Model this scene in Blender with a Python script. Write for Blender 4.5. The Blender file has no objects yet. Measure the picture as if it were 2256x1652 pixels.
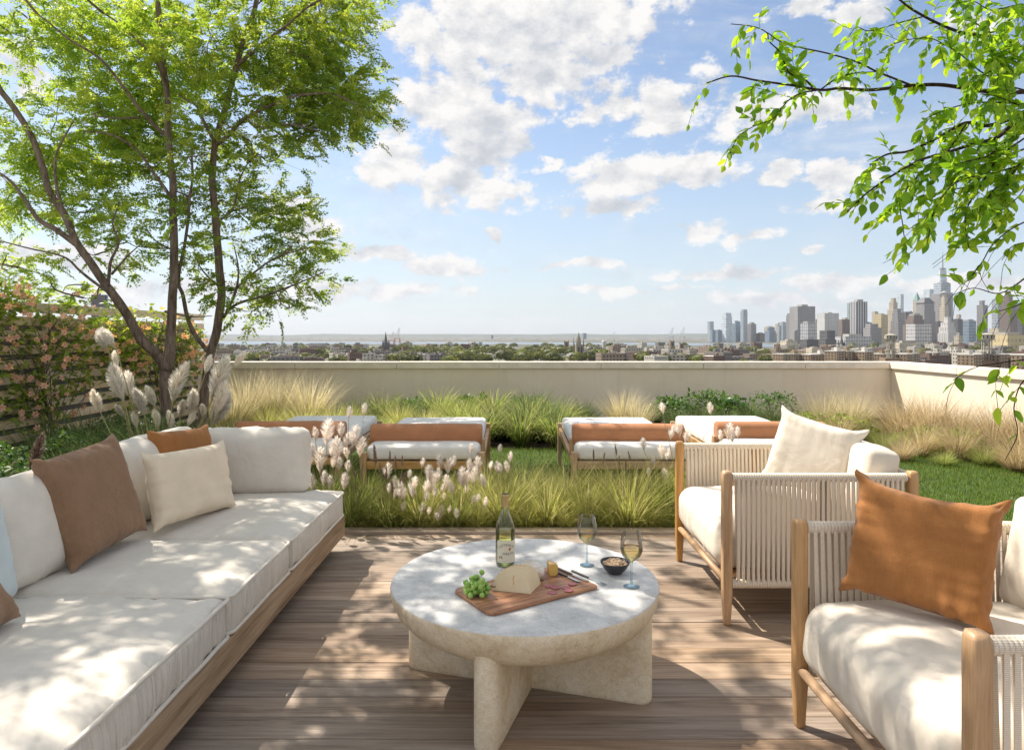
import bpy, bmesh, math, random
import numpy as np
from mathutils import Vector, Matrix, Euler, noise as mnoise

SC = bpy.context.scene
COL = SC.collection
R = math.radians

# ------------------------------------------------------------------ camera
CAM_H = 1.383
FPX = 1497.0          # focal length in units of a 2256 pixel wide frame
UC, VH = 1128.0, 740.0
cam_data = bpy.data.cameras.new('camera')
cam_data.sensor_width = 36.0
cam_data.lens = 36.0 * FPX / 2256.0
cam_data.shift_y = -(826.0 - VH) / 2256.0
cam_data.clip_start = 0.05
cam_data.clip_end = 60000.0
cam = bpy.data.objects.new('camera', cam_data)
COL.objects.link(cam)
cam.location = (0, 0, CAM_H)
cam.rotation_euler = (R(90), 0, 0)
SC.camera = cam

# ------------------------------------------------------------------ light
SUN_EL = R(52.0)
SUN_AZ = math.atan2(-0.775, 0.632)            # measured from +Y towards +X
TO_SUN = Vector((math.sin(SUN_AZ) * math.cos(SUN_EL), math.cos(SUN_AZ) * math.cos(SUN_EL), math.sin(SUN_EL)))
sun_data = bpy.data.lights.new('sun', 'SUN')
sun_data.energy = 3.8
sun_data.angle = R(0.4)
sun_data.color = (1.0, 0.91, 0.79)
sun = bpy.data.objects.new('sun', sun_data)
COL.objects.link(sun)
sun.location = (-20, 20, 40)
sun.rotation_euler = (-TO_SUN).to_track_quat('-Z', 'Y').to_euler()

SC.view_settings.view_transform = 'Standard'
SC.view_settings.look = 'None'
SC.view_settings.exposure = 1.08
SC.view_settings.gamma = 1.0
SC.view_settings.use_curve_mapping = False
SC.cycles.use_denoising = True
SC.cycles.adaptive_threshold = 0.014
SC.cycles.max_bounces = 8
SC.cycles.diffuse_bounces = 4
SC.cycles.glossy_bounces = 3
SC.cycles.transmission_bounces = 8
SC.cycles.transparent_max_bounces = 12
SC.cycles.volume_bounces = 0
SC.cycles.caustics_reflective = False
SC.cycles.sample_clamp_indirect = 6.0

# ------------------------------------------------------------------ sky
world = bpy.data.worlds.new('World')
SC.world = world
world.use_nodes = True

class NT:
    """small helper to write node trees compactly"""
    def __init__(s, tree):
        s.t = tree; s.n = tree.nodes; s.l = tree.links
    def new(s, typ, **kw):
        n = s.n.new(typ)
        for k, v in kw.items():
            if k == 'ins':
                for i, x in v.items():
                    s.put(n.inputs[i], x)
            else:
                setattr(n, k, v)
        return n
    def put(s, sock, x):
        if hasattr(x, 'is_output') or isinstance(x, bpy.types.NodeSocket):
            s.l.new(x, sock)
        elif isinstance(x, bpy.types.Node):
            s.l.new(x.outputs[0], sock)
        else:
            sock.default_value = x
    def math(s, op, a, b=None, c=None, clamp=False):
        n = s.new('ShaderNodeMath', operation=op, use_clamp=clamp)
        s.put(n.inputs[0], a)
        if b is not None: s.put(n.inputs[1], b)
        if c is not None: s.put(n.inputs[2], c)
        return n.outputs[0]
    def vmath(s, op, a, b=None):
        n = s.new('ShaderNodeVectorMath', operation=op)
        s.put(n.inputs[0], a)
        if b is not None: s.put(n.inputs[1], b)
        return n.outputs[1] if op in ('LENGTH', 'DOT_PRODUCT', 'DISTANCE') else n.outputs[0]
    def noise(s, vec, scale, detail=4, rough=0.55, dist=0.0):
        n = s.new('ShaderNodeTexNoise')
        if vec is not None: s.put(n.inputs['Vector'], vec)
        n.inputs['Scale'].default_value = scale; n.inputs['Detail'].default_value = detail
        n.inputs['Roughness'].default_value = rough; n.inputs['Distortion'].default_value = dist
        return n
    def ramp(s, fac, stops, interp='LINEAR'):
        n = s.new('ShaderNodeValToRGB'); cr = n.color_ramp; cr.interpolation = interp
        while len(cr.elements) < len(stops): cr.elements.new(0.5)
        for e, (p, c) in zip(cr.elements, stops):
            e.position = p
            e.color = (c[0], c[1], c[2], 1) if hasattr(c, '__len__') else (c, c, c, 1)
        s.put(n.inputs[0], fac)
        return n.outputs[0]
    def mix(s, fac, a, b, blend='MIX'):
        n = s.new('ShaderNodeMix', data_type='RGBA', blend_type=blend)
        s.put(n.inputs[0], fac)
        for i, x in ((6, a), (7, b)):
            if isinstance(x, (tuple, list)): x = (x[0], x[1], x[2], 1)
            s.put(n.inputs[i], x)
        return n.outputs[2]
    def mrange(s, v, a, b, c, d, smooth=False):
        n = s.new('ShaderNodeMapRange', interpolation_type='SMOOTHSTEP' if smooth else 'LINEAR')
        for i, x in enumerate((v, a, b, c, d)): s.put(n.inputs[i], x)
        return n.outputs[0]

def build_world():
    t = NT(world.node_tree)
    for n in list(t.n): t.n.remove(n)
    out = t.new('ShaderNodeOutputWorld')
    sky = t.new('ShaderNodeTexSky', sky_type='NISHITA')
    sky.sun_disc = False
    sky.sun_elevation = SUN_EL
    sky.sun_rotation = SUN_AZ
    sky.altitude = 30
    sky.air_density = 1.0
    sky.dust_density = 0.8
    sky.ozone_density = 2.3
    bg_sky = t.new('ShaderNodeBackground', ins={0: sky.outputs[0], 1: 0.076})
    tc = t.new('ShaderNodeTexCoord')
    sep = t.new('ShaderNodeSeparateXYZ', ins={0: tc.outputs['Generated']})
    x, y, z = sep.outputs
    az = t.math('ARCTAN2', x, y)
    el = t.math('ARCSINE', z)
    comb = t.new('ShaderNodeCombineXYZ', ins={0: az, 1: el, 2: 0.0})
    # fractal warp of the cloud outlines; finer towards the horizon
    dens = t.math('DIVIDE', 1.0, t.math('ADD', t.math('MAXIMUM', el, 0.0), 0.30))
    cvec = t.new('ShaderNodeCombineXYZ', ins={0: t.math('MULTIPLY', az, 1.0), 1: t.math('MULTIPLY', el, 1.45), 2: 0.37})
    big = t.noise(cvec, 7.0, 7, 0.60)
    fine = t.noise(cvec, 22.0, 8, 0.62)
    warp = t.vmath('SUBTRACT', big.outputs['Color'], (0.5, 0.5, 0.5))
    wscale = t.new('ShaderNodeVectorMath', operation='MULTIPLY', ins={0: warp, 1: (0.10, 0.075, 0.0)})
    p = t.vmath('ADD', comb, wscale.outputs[0])
    # cumulus centred on these places of the sky: direction of cloud (u, v) seen with the ray through that point
    clouds = [(1080,60,230,105),(985,215,150,95),(1260,25,210,75),(1190,165,130,90),(905,50,70,45),(870,290,70,35),
              (1080,270,130,50),(1340,120,70,40),
              (872,355,72,58),(1010,395,75,60),(1085,345,110,62),(1090,420,85,42),
              (1330,225,110,70),(1460,235,170,75),(1640,255,180,62),(1800,245,150,45),(1380,385,130,42),(1540,370,120,34),
              (1340,450,95,24),(1535,505,72,28),(1660,516,62,18),(1850,388,85,30),(1795,447,90,28),(1725,383,50,20),
              (690,487,95,30),(650,440,60,20),(835,553,90,28),(955,592,110,27),(870,640,160,22),(720,640,150,20),(1770,557,48,14),
              (1840,625,120,26),(1700,668,210,18),(1760,18,75,26),(1900,30,90,30),(2140,60,70,30),(40,165,80,60),
              (1240,586,140,14),(1090,516,24,14),(1215,372,34,14),(480,650,260,24),(120,560,200,26),(2150,640,140,22),
              (1590,600,150,16),(1330,640,200,10),(2380,300,160,60),(2600,480,220,50),(-250,300,220,90),(-200,560,260,40),
              (1500,-260,300,120),(600,-320,300,110),(2300,-300,260,120),(1100,-600,330,160)]
    field = None
    for (u, v, ru, rv) in clouds:
        d = Vector(((u - UC), FPX, (VH - v))).normalized()
        a0, e0 = math.atan2(d.x, d.y), math.asin(d.z)
        c2 = math.cos(a0)
        ra = ru / FPX * c2 * c2 * 1.04; re = rv / FPX * c2 * 1.08
        q = t.vmath('MULTIPLY', t.vmath('SUBTRACT', p, (a0, e0, 0.0)), (1 / ra, 1 / re, 0.0))
        f = t.math('SUBTRACT', 1.0, t.vmath('LENGTH', q))
        field = f if field is None else t.math('MAXIMUM', field, f)
    # unseen broken cumulus over the rest of the sky, cover raised for white fill
    away = t.math('MAXIMUM', t.mrange(t.math('ABSOLUTE', az), 0.80, 1.05, 0.0, 1.0, True), t.mrange(el, 0.62, 0.85, 0.0, 1.0, True))
    gen = t.noise(comb, 4.2, 3, 0.5)
    genf = t.math('MULTIPLY', t.math('SUBTRACT', gen.outputs[0], 0.40), 5.0)
    genf = t.math('ADD', genf, t.math('MULTIPLY', t.math('SUBTRACT', away, 1.0), 4.0))
    field = t.math('MAXIMUM', field, genf)
    field = t.math('MAXIMUM', field, -1.5)
    det = t.math('ADD', t.math('MULTIPLY', t.math('SUBTRACT', big.outputs[0], 0.5), 1.1), t.math('MULTIPLY', t.math('SUBTRACT', fine.outputs[0], 0.5), 1.5))
    dn = t.math('ADD', t.math('SUBTRACT', t.math('MULTIPLY', field, 0.74), 0.03), t.math('MULTIPLY', det, 1.32))
    cover = t.mrange(dn, -0.08, 0.30, 0.0, 1.0, True)
    # thin wisps
    wv = t.new('ShaderNodeCombineXYZ', ins={0: t.math('MULTIPLY', az, 1.0), 1: t.math('MULTIPLY', el, 3.5), 2: 1.7})
    wisp = t.noise(wv, 5.0, 7, 0.62, 0.8)
    wispc = t.math('MULTIPLY', t.mrange(wisp.outputs[0], 0.46, 0.80, 0.0, 1.0, True), 0.50)
    cover = t.math('MAXIMUM', cover, wispc)
    haze = t.math('ADD', t.math('MULTIPLY', t.mrange(el, 0.0, 0.38, 1.0, 0.0, True), 0.56), 0.06)
    bg_hz = t.new('ShaderNodeBackground', ins={0: (0.325, 0.365, 0.405, 1.0), 1: 1.0})
    hz_mix = t.new('ShaderNodeMixShader', ins={0: haze, 1: bg_sky.outputs[0], 2: bg_hz.outputs[0]})
    # relief of the cloud body: compare the body with itself a little nearer to the sun (up and left)
    off = t.vmath('ADD', cvec, (-0.012, 0.026, 0.0))
    big2 = t.noise(off, 7.0, 7, 0.60)
    fine2 = t.noise(off, 22.0, 8, 0.62)
    relief = t.math('ADD', t.math('SUBTRACT', big.outputs[0], big2.outputs[0]), t.math('MULTIPLY', t.math('SUBTRACT', fine.outputs[0], fine2.outputs[0]), 0.55))
    thick = t.mrange(dn, 0.25, 1.2, 0.0, 1.0, True)
    lit = t.math('SUBTRACT', t.math('ADD', 0.82, t.math('MULTIPLY', relief, 2.3)), t.math('MULTIPLY', thick, 0.26), clamp=True)
    ccol = t.ramp(lit, [(0.0, (0.40, 0.44, 0.50)), (0.55, (0.60, 0.62, 0.66)), (0.85, (0.80, 0.79, 0.79)), (1.0, (0.90, 0.88, 0.86))])
    bg_cl = t.new('ShaderNodeBackground', ins={0: ccol, 1: 0.52})
    mixs = t.new('ShaderNodeMixShader', ins={0: cover, 1: hz_mix.outputs[0], 2: bg_cl.outputs[0]})
    t.l.new(mixs.outputs[0], out.inputs[0])
    world.cycles.sampling_method = 'MANUAL'
    world.cycles.sample_map_resolution = 1024
build_world()

# ------------------------------------------------------------------ helpers
def W(u, v, d):
    """the place that lies at depth d on the line through (u, v) of a 2256 wide frame"""
    return Vector(((u - UC) / FPX * d, d, CAM_H - (v - VH) / FPX * d))
def G(u, v, z=0.0):
    d = FPX * (CAM_H - z) / (v - VH)
    return Vector(((u - UC) / FPX * d, d, z))

def link(o, parent=None):
    COL.objects.link(o)
    if parent is not None: o.parent = parent
    return o
def tag(o, label=None, cat=None, group=None, kind=None):
    if label: o['label'] = label
    if cat: o['category'] = cat
    if group: o['group'] = group
    if kind: o['kind'] = kind
    return o
def empty(name, loc=(0, 0, 0), rz=0.0):
    o = bpy.data.objects.new(name, None); COL.objects.link(o)
    o.location = loc; o.rotation_euler = (0, 0, rz); o.empty_display_size = 0.1
    return o
def put(name, me, parent=None, loc=(0, 0, 0), rot=(0, 0, 0), scale=None):
    o = bpy.data.objects.new(name, me); link(o, parent)
    o.location = loc; o.rotation_euler = rot
    if scale is not None: o.scale = scale if hasattr(scale, '__len__') else (scale,) * 3
    return o
def children_of(o):
    return [c for c in COL.objects if c.parent == o]
def copy_tree(o, parent=None, kids=None):
    c = o.copy(); link(c)
    c.parent = parent
    for ch in (KIDS[o.name] if kids is None and o.name in KIDS else children_of(o)):
        copy_tree(ch, c)
    return c
KIDS = {}

def mesh(name, verts, faces, mat=None, smooth=False, attr=None):
    me = bpy.data.meshes.new(name)
    me.from_pydata([tuple(v) for v in verts], [], [tuple(f) for f in faces])
    if mat: me.materials.append(mat)
    if smooth:
        me.polygons.foreach_set('use_smooth', [True] * len(me.polygons))
    me.update()
    return me
def np_mesh(name, V, F, mat=None, smooth=False, tint=None):
    """V (n,3) array, F (m,k) array of equal sized faces, tint (n,4) point colours"""
    V = np.asarray(V, np.float32).reshape(-1, 3); F = np.asarray(F, np.int32)
    me = bpy.data.meshes.new(name)
    k = F.shape[1]
    me.vertices.add(len(V)); me.vertices.foreach_set('co', V.ravel())
    me.loops.add(F.size); me.loops.foreach_set('vertex_index', F.ravel())
    me.polygons.add(len(F)); me.polygons.foreach_set('loop_start', np.arange(0, F.size, k, dtype=np.int32))
    if smooth: me.polygons.foreach_set('use_smooth', np.ones(len(F), bool))
    if tint is not None:
        a = me.color_attributes.new('tint', 'FLOAT_COLOR', 'POINT')
        a.data.foreach_set('color', np.asarray(tint, np.float32).ravel())
    if mat: me.materials.append(mat)
    me.update(calc_edges=True)
    me.validate()
    return me

class MB:
    """collects simple solids into one mesh"""
    def __init__(s): s.v = []; s.f = []
    def add(s, vs, fs):
        b = len(s.v); s.v += [tuple(v) for v in vs]; s.f += [tuple(i + b for i in f) for f in fs]; return s
    def box(s, x0, x1, y0, y1, z0, z1, bev=0.0, M=None):
        if bev <= 0:
            vs = [(x, y, z) for z in (z0, z1) for y in (y0, y1) for x in (x0, x1)]
            fs = [(0, 2, 3, 1), (4, 5, 7, 6), (0, 1, 5, 4), (2, 6, 7, 3), (0, 4, 6, 2), (1, 3, 7, 5)]
        else:
            bm = bmesh.new(); bmesh.ops.create_cube(bm, size=1.0)
            for v in bm.verts:
                v.co = Vector((x0 + (v.co.x + .5) * (x1 - x0), y0 + (v.co.y + .5) * (y1 - y0), z0 + (v.co.z + .5) * (z1 - z0)))
            bmesh.ops.bevel(bm, geom=bm.edges[:], offset=bev, segments=2, affect='EDGES', profile=0.6)
            bm.verts.index_update()
            vs = [v.co.copy() for v in bm.verts]; fs = [[v.index for v in f.verts] for f in bm.faces]; bm.free()
        if M is not None: vs = [M @ Vector(v) for v in vs]
        return s.add(vs, fs)
    def tube(s, pts, rad, n=8, caps=True, flat=None):
        pts = [Vector(p) for p in pts]; m = len(pts)
        rads = rad if hasattr(rad, '__len__') else [rad] * m
        vs = []; fs = []
        up = None
        for i, p in enumerate(pts):
            t = (pts[min(i + 1, m - 1)] - pts[max(i - 1, 0)])
            t = t.normalized() if t.length > 1e-9 else Vector((0, 0, 1))
            if up is None:
                up = t.orthogonal().normalized()
            up = (up - t * up.dot(t))
            up = up.normalized() if up.length > 1e-6 else t.orthogonal().normalized()
            w = t.cross(up)
            for k in range(n):
                a = 2 * math.pi * k / n
                vs.append(p + (up * math.cos(a) + w * math.sin(a)) * rads[i])
        for i in range(m - 1):
            for k in range(n):
                fs.append((i * n + k, i * n + (k + 1) % n, (i + 1) * n + (k + 1) % n, (i + 1) * n + k))
        if caps:
            fs.append(tuple(range(n - 1, -1, -1))); fs.append(tuple((m - 1) * n + k for k in range(n)))
        return s.add(vs, fs)
    def lathe(s, prof, n=32, M=None, cap0=False, cap1=False):
        vs = []; fs = []
        for (r, z) in prof:
            for k in range(n):
                a = 2 * math.pi * k / n
                vs.append(Vector((r * math.cos(a), r * math.sin(a), z)))
        for i in range(len(prof) - 1):
            for k in range(n):
                fs.append((i * n + k, i * n + (k + 1) % n, (i + 1) * n + (k + 1) % n, (i + 1) * n + k))
        if cap0: fs.append(tuple(range(n - 1, -1, -1)))
        if cap1: fs.append(tuple((len(prof) - 1) * n + k for k in range(n)))
        if M is not None: vs = [M @ v for v in vs]
        return s.add(vs, fs)
    def prism(s, poly, z0, z1, M=None):
        n = len(poly)
        vs = [Vector((x, y, z0)) for x, y in poly] + [Vector((x, y, z1)) for x, y in poly]
        fs = [tuple(range(n - 1, -1, -1)), tuple(range(n, 2 * n))] + [(i, (i + 1) % n, n + (i + 1) % n, n + i) for i in range(n)]
        if M is not None: vs = [M @ v for v in vs]
        return s.add(vs, fs)
    def me(s, name, mat, smooth=False):
        return mesh(name, s.v, s.f, mat, smooth)
    def obj(s, name, mat, parent=None, loc=(0, 0, 0), rot=(0, 0, 0), smooth=False, auto=None):
        me = s.me(name, mat, smooth or auto is not None)
        o = put(name, me, parent, loc, rot)
        if auto is not None:
            try: me.set_sharp_from_angle(angle=R(auto))
            except Exception: pass
        return o

def catmull(pts, k=6):
    pts = [Vector(p) for p in pts]
    if len(pts) < 3: return pts
    q = [pts[0] * 2 - pts[1]] + pts + [pts[-1] * 2 - pts[-2]]
    out = []
    for i in range(1, len(q) - 2):
        a, b, c, d = q[i - 1:i + 3]
        for j in range(k):
            t = j / k
            out.append(0.5 * (2 * b + (c - a) * t + (2 * a - 5 * b + 4 * c - d) * t * t + (3 * b - a - 3 * c + d) * t ** 3))
    out.append(pts[-1])
    return out
# ------------------------------------------------------------------ materials
def new_mat(name):
    m = bpy.data.materials.new(name); m.use_nodes = True
    t = NT(m.node_tree)
    for n in list(t.n): t.n.remove(n)
    out = t.new('ShaderNodeOutputMaterial')
    bs = t.new('ShaderNodeBsdfPrincipled')
    t.l.new(bs.outputs[0], out.inputs[0])
    return m, t, bs, out
def obj_vec(t, scale=(1, 1, 1), rand=True, rot=(0, 0, 0)):
    tc = t.new('ShaderNodeTexCoord')
    v = tc.outputs['Object']
    if rand:
        oi = t.new('ShaderNodeObjectInfo')
        off = t.math('MULTIPLY', oi.outputs['Random'], 37.0)
        cv = t.new('ShaderNodeCombineXYZ', ins={0: off, 1: t.math('MULTIPLY', off, 1.7), 2: t.math('MULTIPLY', off, 0.6)})
        v = t.vmath('ADD', v, cv.outputs[0])
    mp = t.new('ShaderNodeMapping'); t.put(mp.inputs[0], v)
    mp.inputs['Scale'].default_value = scale; mp.inputs['Rotation'].default_value = rot
    return mp.outputs[0]
def bump(t, bs, h, strength, dist=0.01, prev=None):
    b = t.new('ShaderNodeBump'); b.inputs['Strength'].default_value = strength; b.inputs['Distance'].default_value = dist
    t.put(b.inputs['Height'], h)
    if prev is not None: t.put(b.inputs['Normal'], prev)
    t.l.new(b.outputs[0], bs.inputs['Normal'])
    return b.outputs[0]
def plain(name, col, rough=0.6, metal=0.0, spec=0.5, var=0.12, nscale=8.0, bmp=0.0):
    m, t, bs, o = new_mat(name)
    v = obj_vec(t)
    n = t.noise(v, nscale, 5, 0.6)
    lo = tuple(c * (1 - var) for c in col); hi = tuple(min(1, c * (1 + var)) for c in col)
    t.put(bs.inputs['Base Color'], t.ramp(n.outputs[0], [(0.3, lo), (0.7, hi)]))
    bs.inputs['Roughness'].default_value = rough; bs.inputs['Metallic'].default_value = metal
    bs.inputs['Specular IOR Level'].default_value = spec
    if bmp: bump(t, bs, t.noise(v, nscale * 6, 4).outputs[0], bmp, 0.01)
    return m
def wood(name, dark, mid, light, axis=0, grain=1.0, rough=0.55, knots=True, obvar=0.25, bmp=0.25):
    m, t, bs, o = new_mat(name)
    s = [9.0 * grain] * 3; s[axis] = 0.75 * grain
    v = obj_vec(t, tuple(s))
    n1 = t.noise(v, 1.6, 8, 0.62, 0.9)
    s2 = [130.0 * grain] * 3; s2[axis] = 3.0 * grain
    v2 = obj_vec(t, tuple(s2))
    n2 = t.noise(v2, 1.0, 5, 0.65, 0.2)
    f = t.math('ADD', t.math('MULTIPLY', n1.outputs[0], 0.62), t.math('MULTIPLY', n2.outputs[0], 0.38))
    col = t.ramp(f, [(0.32, dark), (0.47, mid), (0.62, light)])
    if knots:
        s3 = [3.0 * grain] * 3; s3[axis] = 0.9 * grain
        v3 = obj_vec(t, tuple(s3))
        wv = t.vmath('ADD', v3, t.vmath('MULTIPLY', n1.outputs['Color'], (0.10, 0.10, 0.10)))
        vo = t.new('ShaderNodeTexVoronoi'); t.put(vo.inputs['Vector'], wv); vo.inputs['Scale'].default_value = 1.15
        k = t.mrange(vo.outputs['Distance'], 0.035, 0.13, 1.0, 0.0, True)
        col = t.mix(t.math('MULTIPLY', k, 0.75), col, tuple(c * 0.35 for c in dark))
    oi = t.new('ShaderNodeObjectInfo')
    hs = t.new('ShaderNodeHueSaturation')
    t.put(hs.inputs['Color'], col)
    t.put(hs.inputs['Value'], t.mrange(oi.outputs['Random'], 0, 1, 1 - obvar, 1 + obvar))
    t.put(hs.inputs['Saturation'], t.mrange(t.math('FRACT', t.math('MULTIPLY', oi.outputs['Random'], 7.3)), 0, 1, 0.75, 1.15))
    t.put(bs.inputs['Base Color'], hs.outputs[0])
    t.put(bs.inputs['Roughness'], t.mrange(f, 0.3, 0.7, rough + 0.12, rough - 0.08))
    bump(t, bs, f, bmp, 0.004)
    return m
def fabric(name, col, weave=420.0, var=0.06, bmp=0.25, sheen=0.15, fold=0.0, slub=0.0, foldscale=(5, 5, 5)):
    m, t, bs, o = new_mat(name)
    v = obj_vec(t, (1, 1, 1))
    n = t.noise(v, 9.0, 4, 0.6)
    lo = tuple(c * (1 - var) for c in col); hi = tuple(min(1, c * (1 + var)) for c in col)
    c = t.ramp(n.outputs[0], [(0.3, lo), (0.7, hi)])
    vx = obj_vec(t, (30, 700, 700)); vy = obj_vec(t, (700, 30, 30))
    a = t.noise(vx, 1.0, 2, 0.5); b = t.noise(vy, 1.0, 2, 0.5)
    th = t.math('ADD', a.outputs[0], b.outputs[0])
    if slub > 0:
        c = t.mix(t.mrange(th, 0.75, 1.25, 0.0, slub), c, tuple(x * 0.5 for x in col))
    t.put(bs.inputs['Base Color'], c)
    bs.inputs['Roughness'].default_value = 0.92
    bs.inputs['Specular IOR Level'].default_value = 0.2
    bs.inputs['Sheen Weight'].default_value = sheen
    p = bump(t, bs, th, bmp, 0.0015)
    if fold > 0:
        vf = obj_vec(t, foldscale)
        nf = t.noise(vf, 1.0, 5, 0.55, 0.6)
        bump(t, bs, nf.outputs[0], fold, 0.02, p)
    return m
def leafy(name, cols, trans=0.45, rough=0.5, use_tint=False, var_obj=0.15, vein=False):
    """leaf material: colour picked per leaf, light shining through"""
    m, t, bs, out = new_mat(name)
    if use_tint:
        at = t.new('ShaderNodeAttribute', attribute_name='tint')
        sp = t.new('ShaderNodeSeparateColor', ins={0: at.outputs['Color']})
        rnd, along = sp.outputs[0], sp.outputs[1]
    else:
        ge = t.new('ShaderNodeNewGeometry'); rnd = ge.outputs['Random Per Island']; along = None
    k = len(cols) - 1
    c = t.ramp(rnd, [(i / k, cc) for i, cc in enumerate(cols)])
    oi = t.new('ShaderNodeObjectInfo')
    hs = t.new('ShaderNodeHueSaturation'); t.put(hs.inputs['Color'], c)
    t.put(hs.inputs['Value'], t.mrange(oi.outputs['Random'], 0, 1, 1 - var_obj, 1 + var_obj))
    c = hs.outputs[0]
    t.put(bs.inputs['Base Color'], c)
    bs.inputs['Roughness'].default_value = rough
    bs.inputs['Specular IOR Level'].default_value = 0.35
    tr = t.new('ShaderNodeBsdfTranslucent')
    t.put(tr.inputs[0], t.mix(1.0, c, (1.35, 1.25, 0.55), 'MULTIPLY'))
    mx = t.new('ShaderNodeMixShader', ins={0: trans, 1: bs.outputs[0], 2: tr.outputs[0]})
    t.l.new(mx.outputs[0], out.inputs[0])
    return m
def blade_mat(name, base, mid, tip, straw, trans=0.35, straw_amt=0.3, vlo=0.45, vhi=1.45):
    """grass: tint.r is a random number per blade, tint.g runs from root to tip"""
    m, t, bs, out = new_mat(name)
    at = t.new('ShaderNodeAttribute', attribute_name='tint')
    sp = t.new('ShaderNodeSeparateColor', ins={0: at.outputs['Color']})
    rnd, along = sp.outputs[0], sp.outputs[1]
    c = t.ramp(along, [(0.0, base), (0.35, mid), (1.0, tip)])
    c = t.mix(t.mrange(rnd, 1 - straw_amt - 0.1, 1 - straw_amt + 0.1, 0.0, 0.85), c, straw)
    oi = t.new('ShaderNodeObjectInfo')
    hs = t.new('ShaderNodeHueSaturation'); t.put(hs.inputs['Color'], c)
    t.put(hs.inputs['Value'], t.math('MULTIPLY', t.mrange(oi.outputs['Random'], 0, 1, 0.85, 1.15), t.mrange(t.math('FRACT', t.math('MULTIPLY', rnd, 9.7)), 0, 1, vlo, vhi)))
    t.put(bs.inputs['Base Color'], hs.outputs[0])
    bs.inputs['Roughness'].default_value = 0.6; bs.inputs['Specular IOR Level'].default_value = 0.25
    tr = t.new('ShaderNodeBsdfTranslucent'); t.put(tr.inputs[0], hs.outputs[0])
    mx = t.new('ShaderNodeMixShader', ins={0: trans, 1: bs.outputs[0], 2: tr.outputs[0]})
    t.l.new(mx.outputs[0], out.inputs[0])
    return m
def stone(name, c0, c1, c2, pits=0.5, sc=1.0, rough=0.75):
    m, t, bs, o = new_mat(name)
    v = obj_vec(t, (1, 1, 1), rand=False)
    n1 = t.noise(v, 7.0 * sc, 9, 0.68, 0.5)
    n2 = t.noise(v, 60.0 * sc, 6, 0.7)
    f = t.math('ADD', t.math('MULTIPLY', n1.outputs[0], 0.65), t.math('MULTIPLY', n2.outputs[0], 0.35))
    c = t.ramp(f, [(0.36, c0), (0.5, c1), (0.62, c2)])
    gr = t.noise(v, 190.0 * sc, 4, 0.75)
    c = t.mix(t.mrange(gr.outputs[0], 0.50, 0.66, 0.0, 0.42), c, tuple(x * 0.66 for x in c0))
    n3 = t.noise(v, 26.0 * sc, 8, 0.75, 0.4)
    pit = t.mrange(n3.outputs[0], 0.60, 0.68, 0.0, 1.0, True)
    zone = t.mrange(t.noise(v, 5.0 * sc, 3, 0.5).outputs[0], 0.45, 0.62, 0.0, 1.0, True)
    pit = t.math('MULTIPLY', pit, zone)
    c = t.mix(t.math('MULTIPLY', pit, pits), c, tuple(x * 0.45 for x in c0))
    t.put(bs.inputs['Base Color'], c)
    bs.inputs['Roughness'].default_value = rough
    bs.inputs['Specular IOR Level'].default_value = 0.35
    h = t.math('SUBTRACT', f, t.math('MULTIPLY', pit, 0.5))
    bump(t, bs, h, 0.5, 0.006)
    return m
def thin_glass(name, tint=(0.97, 0.98, 0.97), tint2=None, z0=0, z1=1):
    m, t, bs, out = new_mat(name)
    tr = t.new('ShaderNodeBsdfTransparent')
    if tint2 is None:
        tr.inputs[0].default_value = (*tint, 1)
    else:
        tc = t.new('ShaderNodeTexCoord'); sp = t.new('ShaderNodeSeparateXYZ', ins={0: tc.outputs['Object']})
        t.put(tr.inputs[0], t.mix(t.mrange(sp.outputs[2], z0, z1, 0, 1, True), tint2, tint))
    gl = t.new('ShaderNodeBsdfGlossy'); gl.inputs['Roughness'].default_value = 0.02
    fr = t.new('ShaderNodeFresnel'); fr.inputs[0].default_value = 1.5
    mx = t.new('ShaderNodeMixShader', ins={0: t.math('ADD', t.math('MULTIPLY', fr.outputs[0], 0.75), 0.02), 1: tr.outputs[0], 2: gl.outputs[0]})
    t.l.new(mx.outputs[0], out.inputs[0])
    return m
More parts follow.
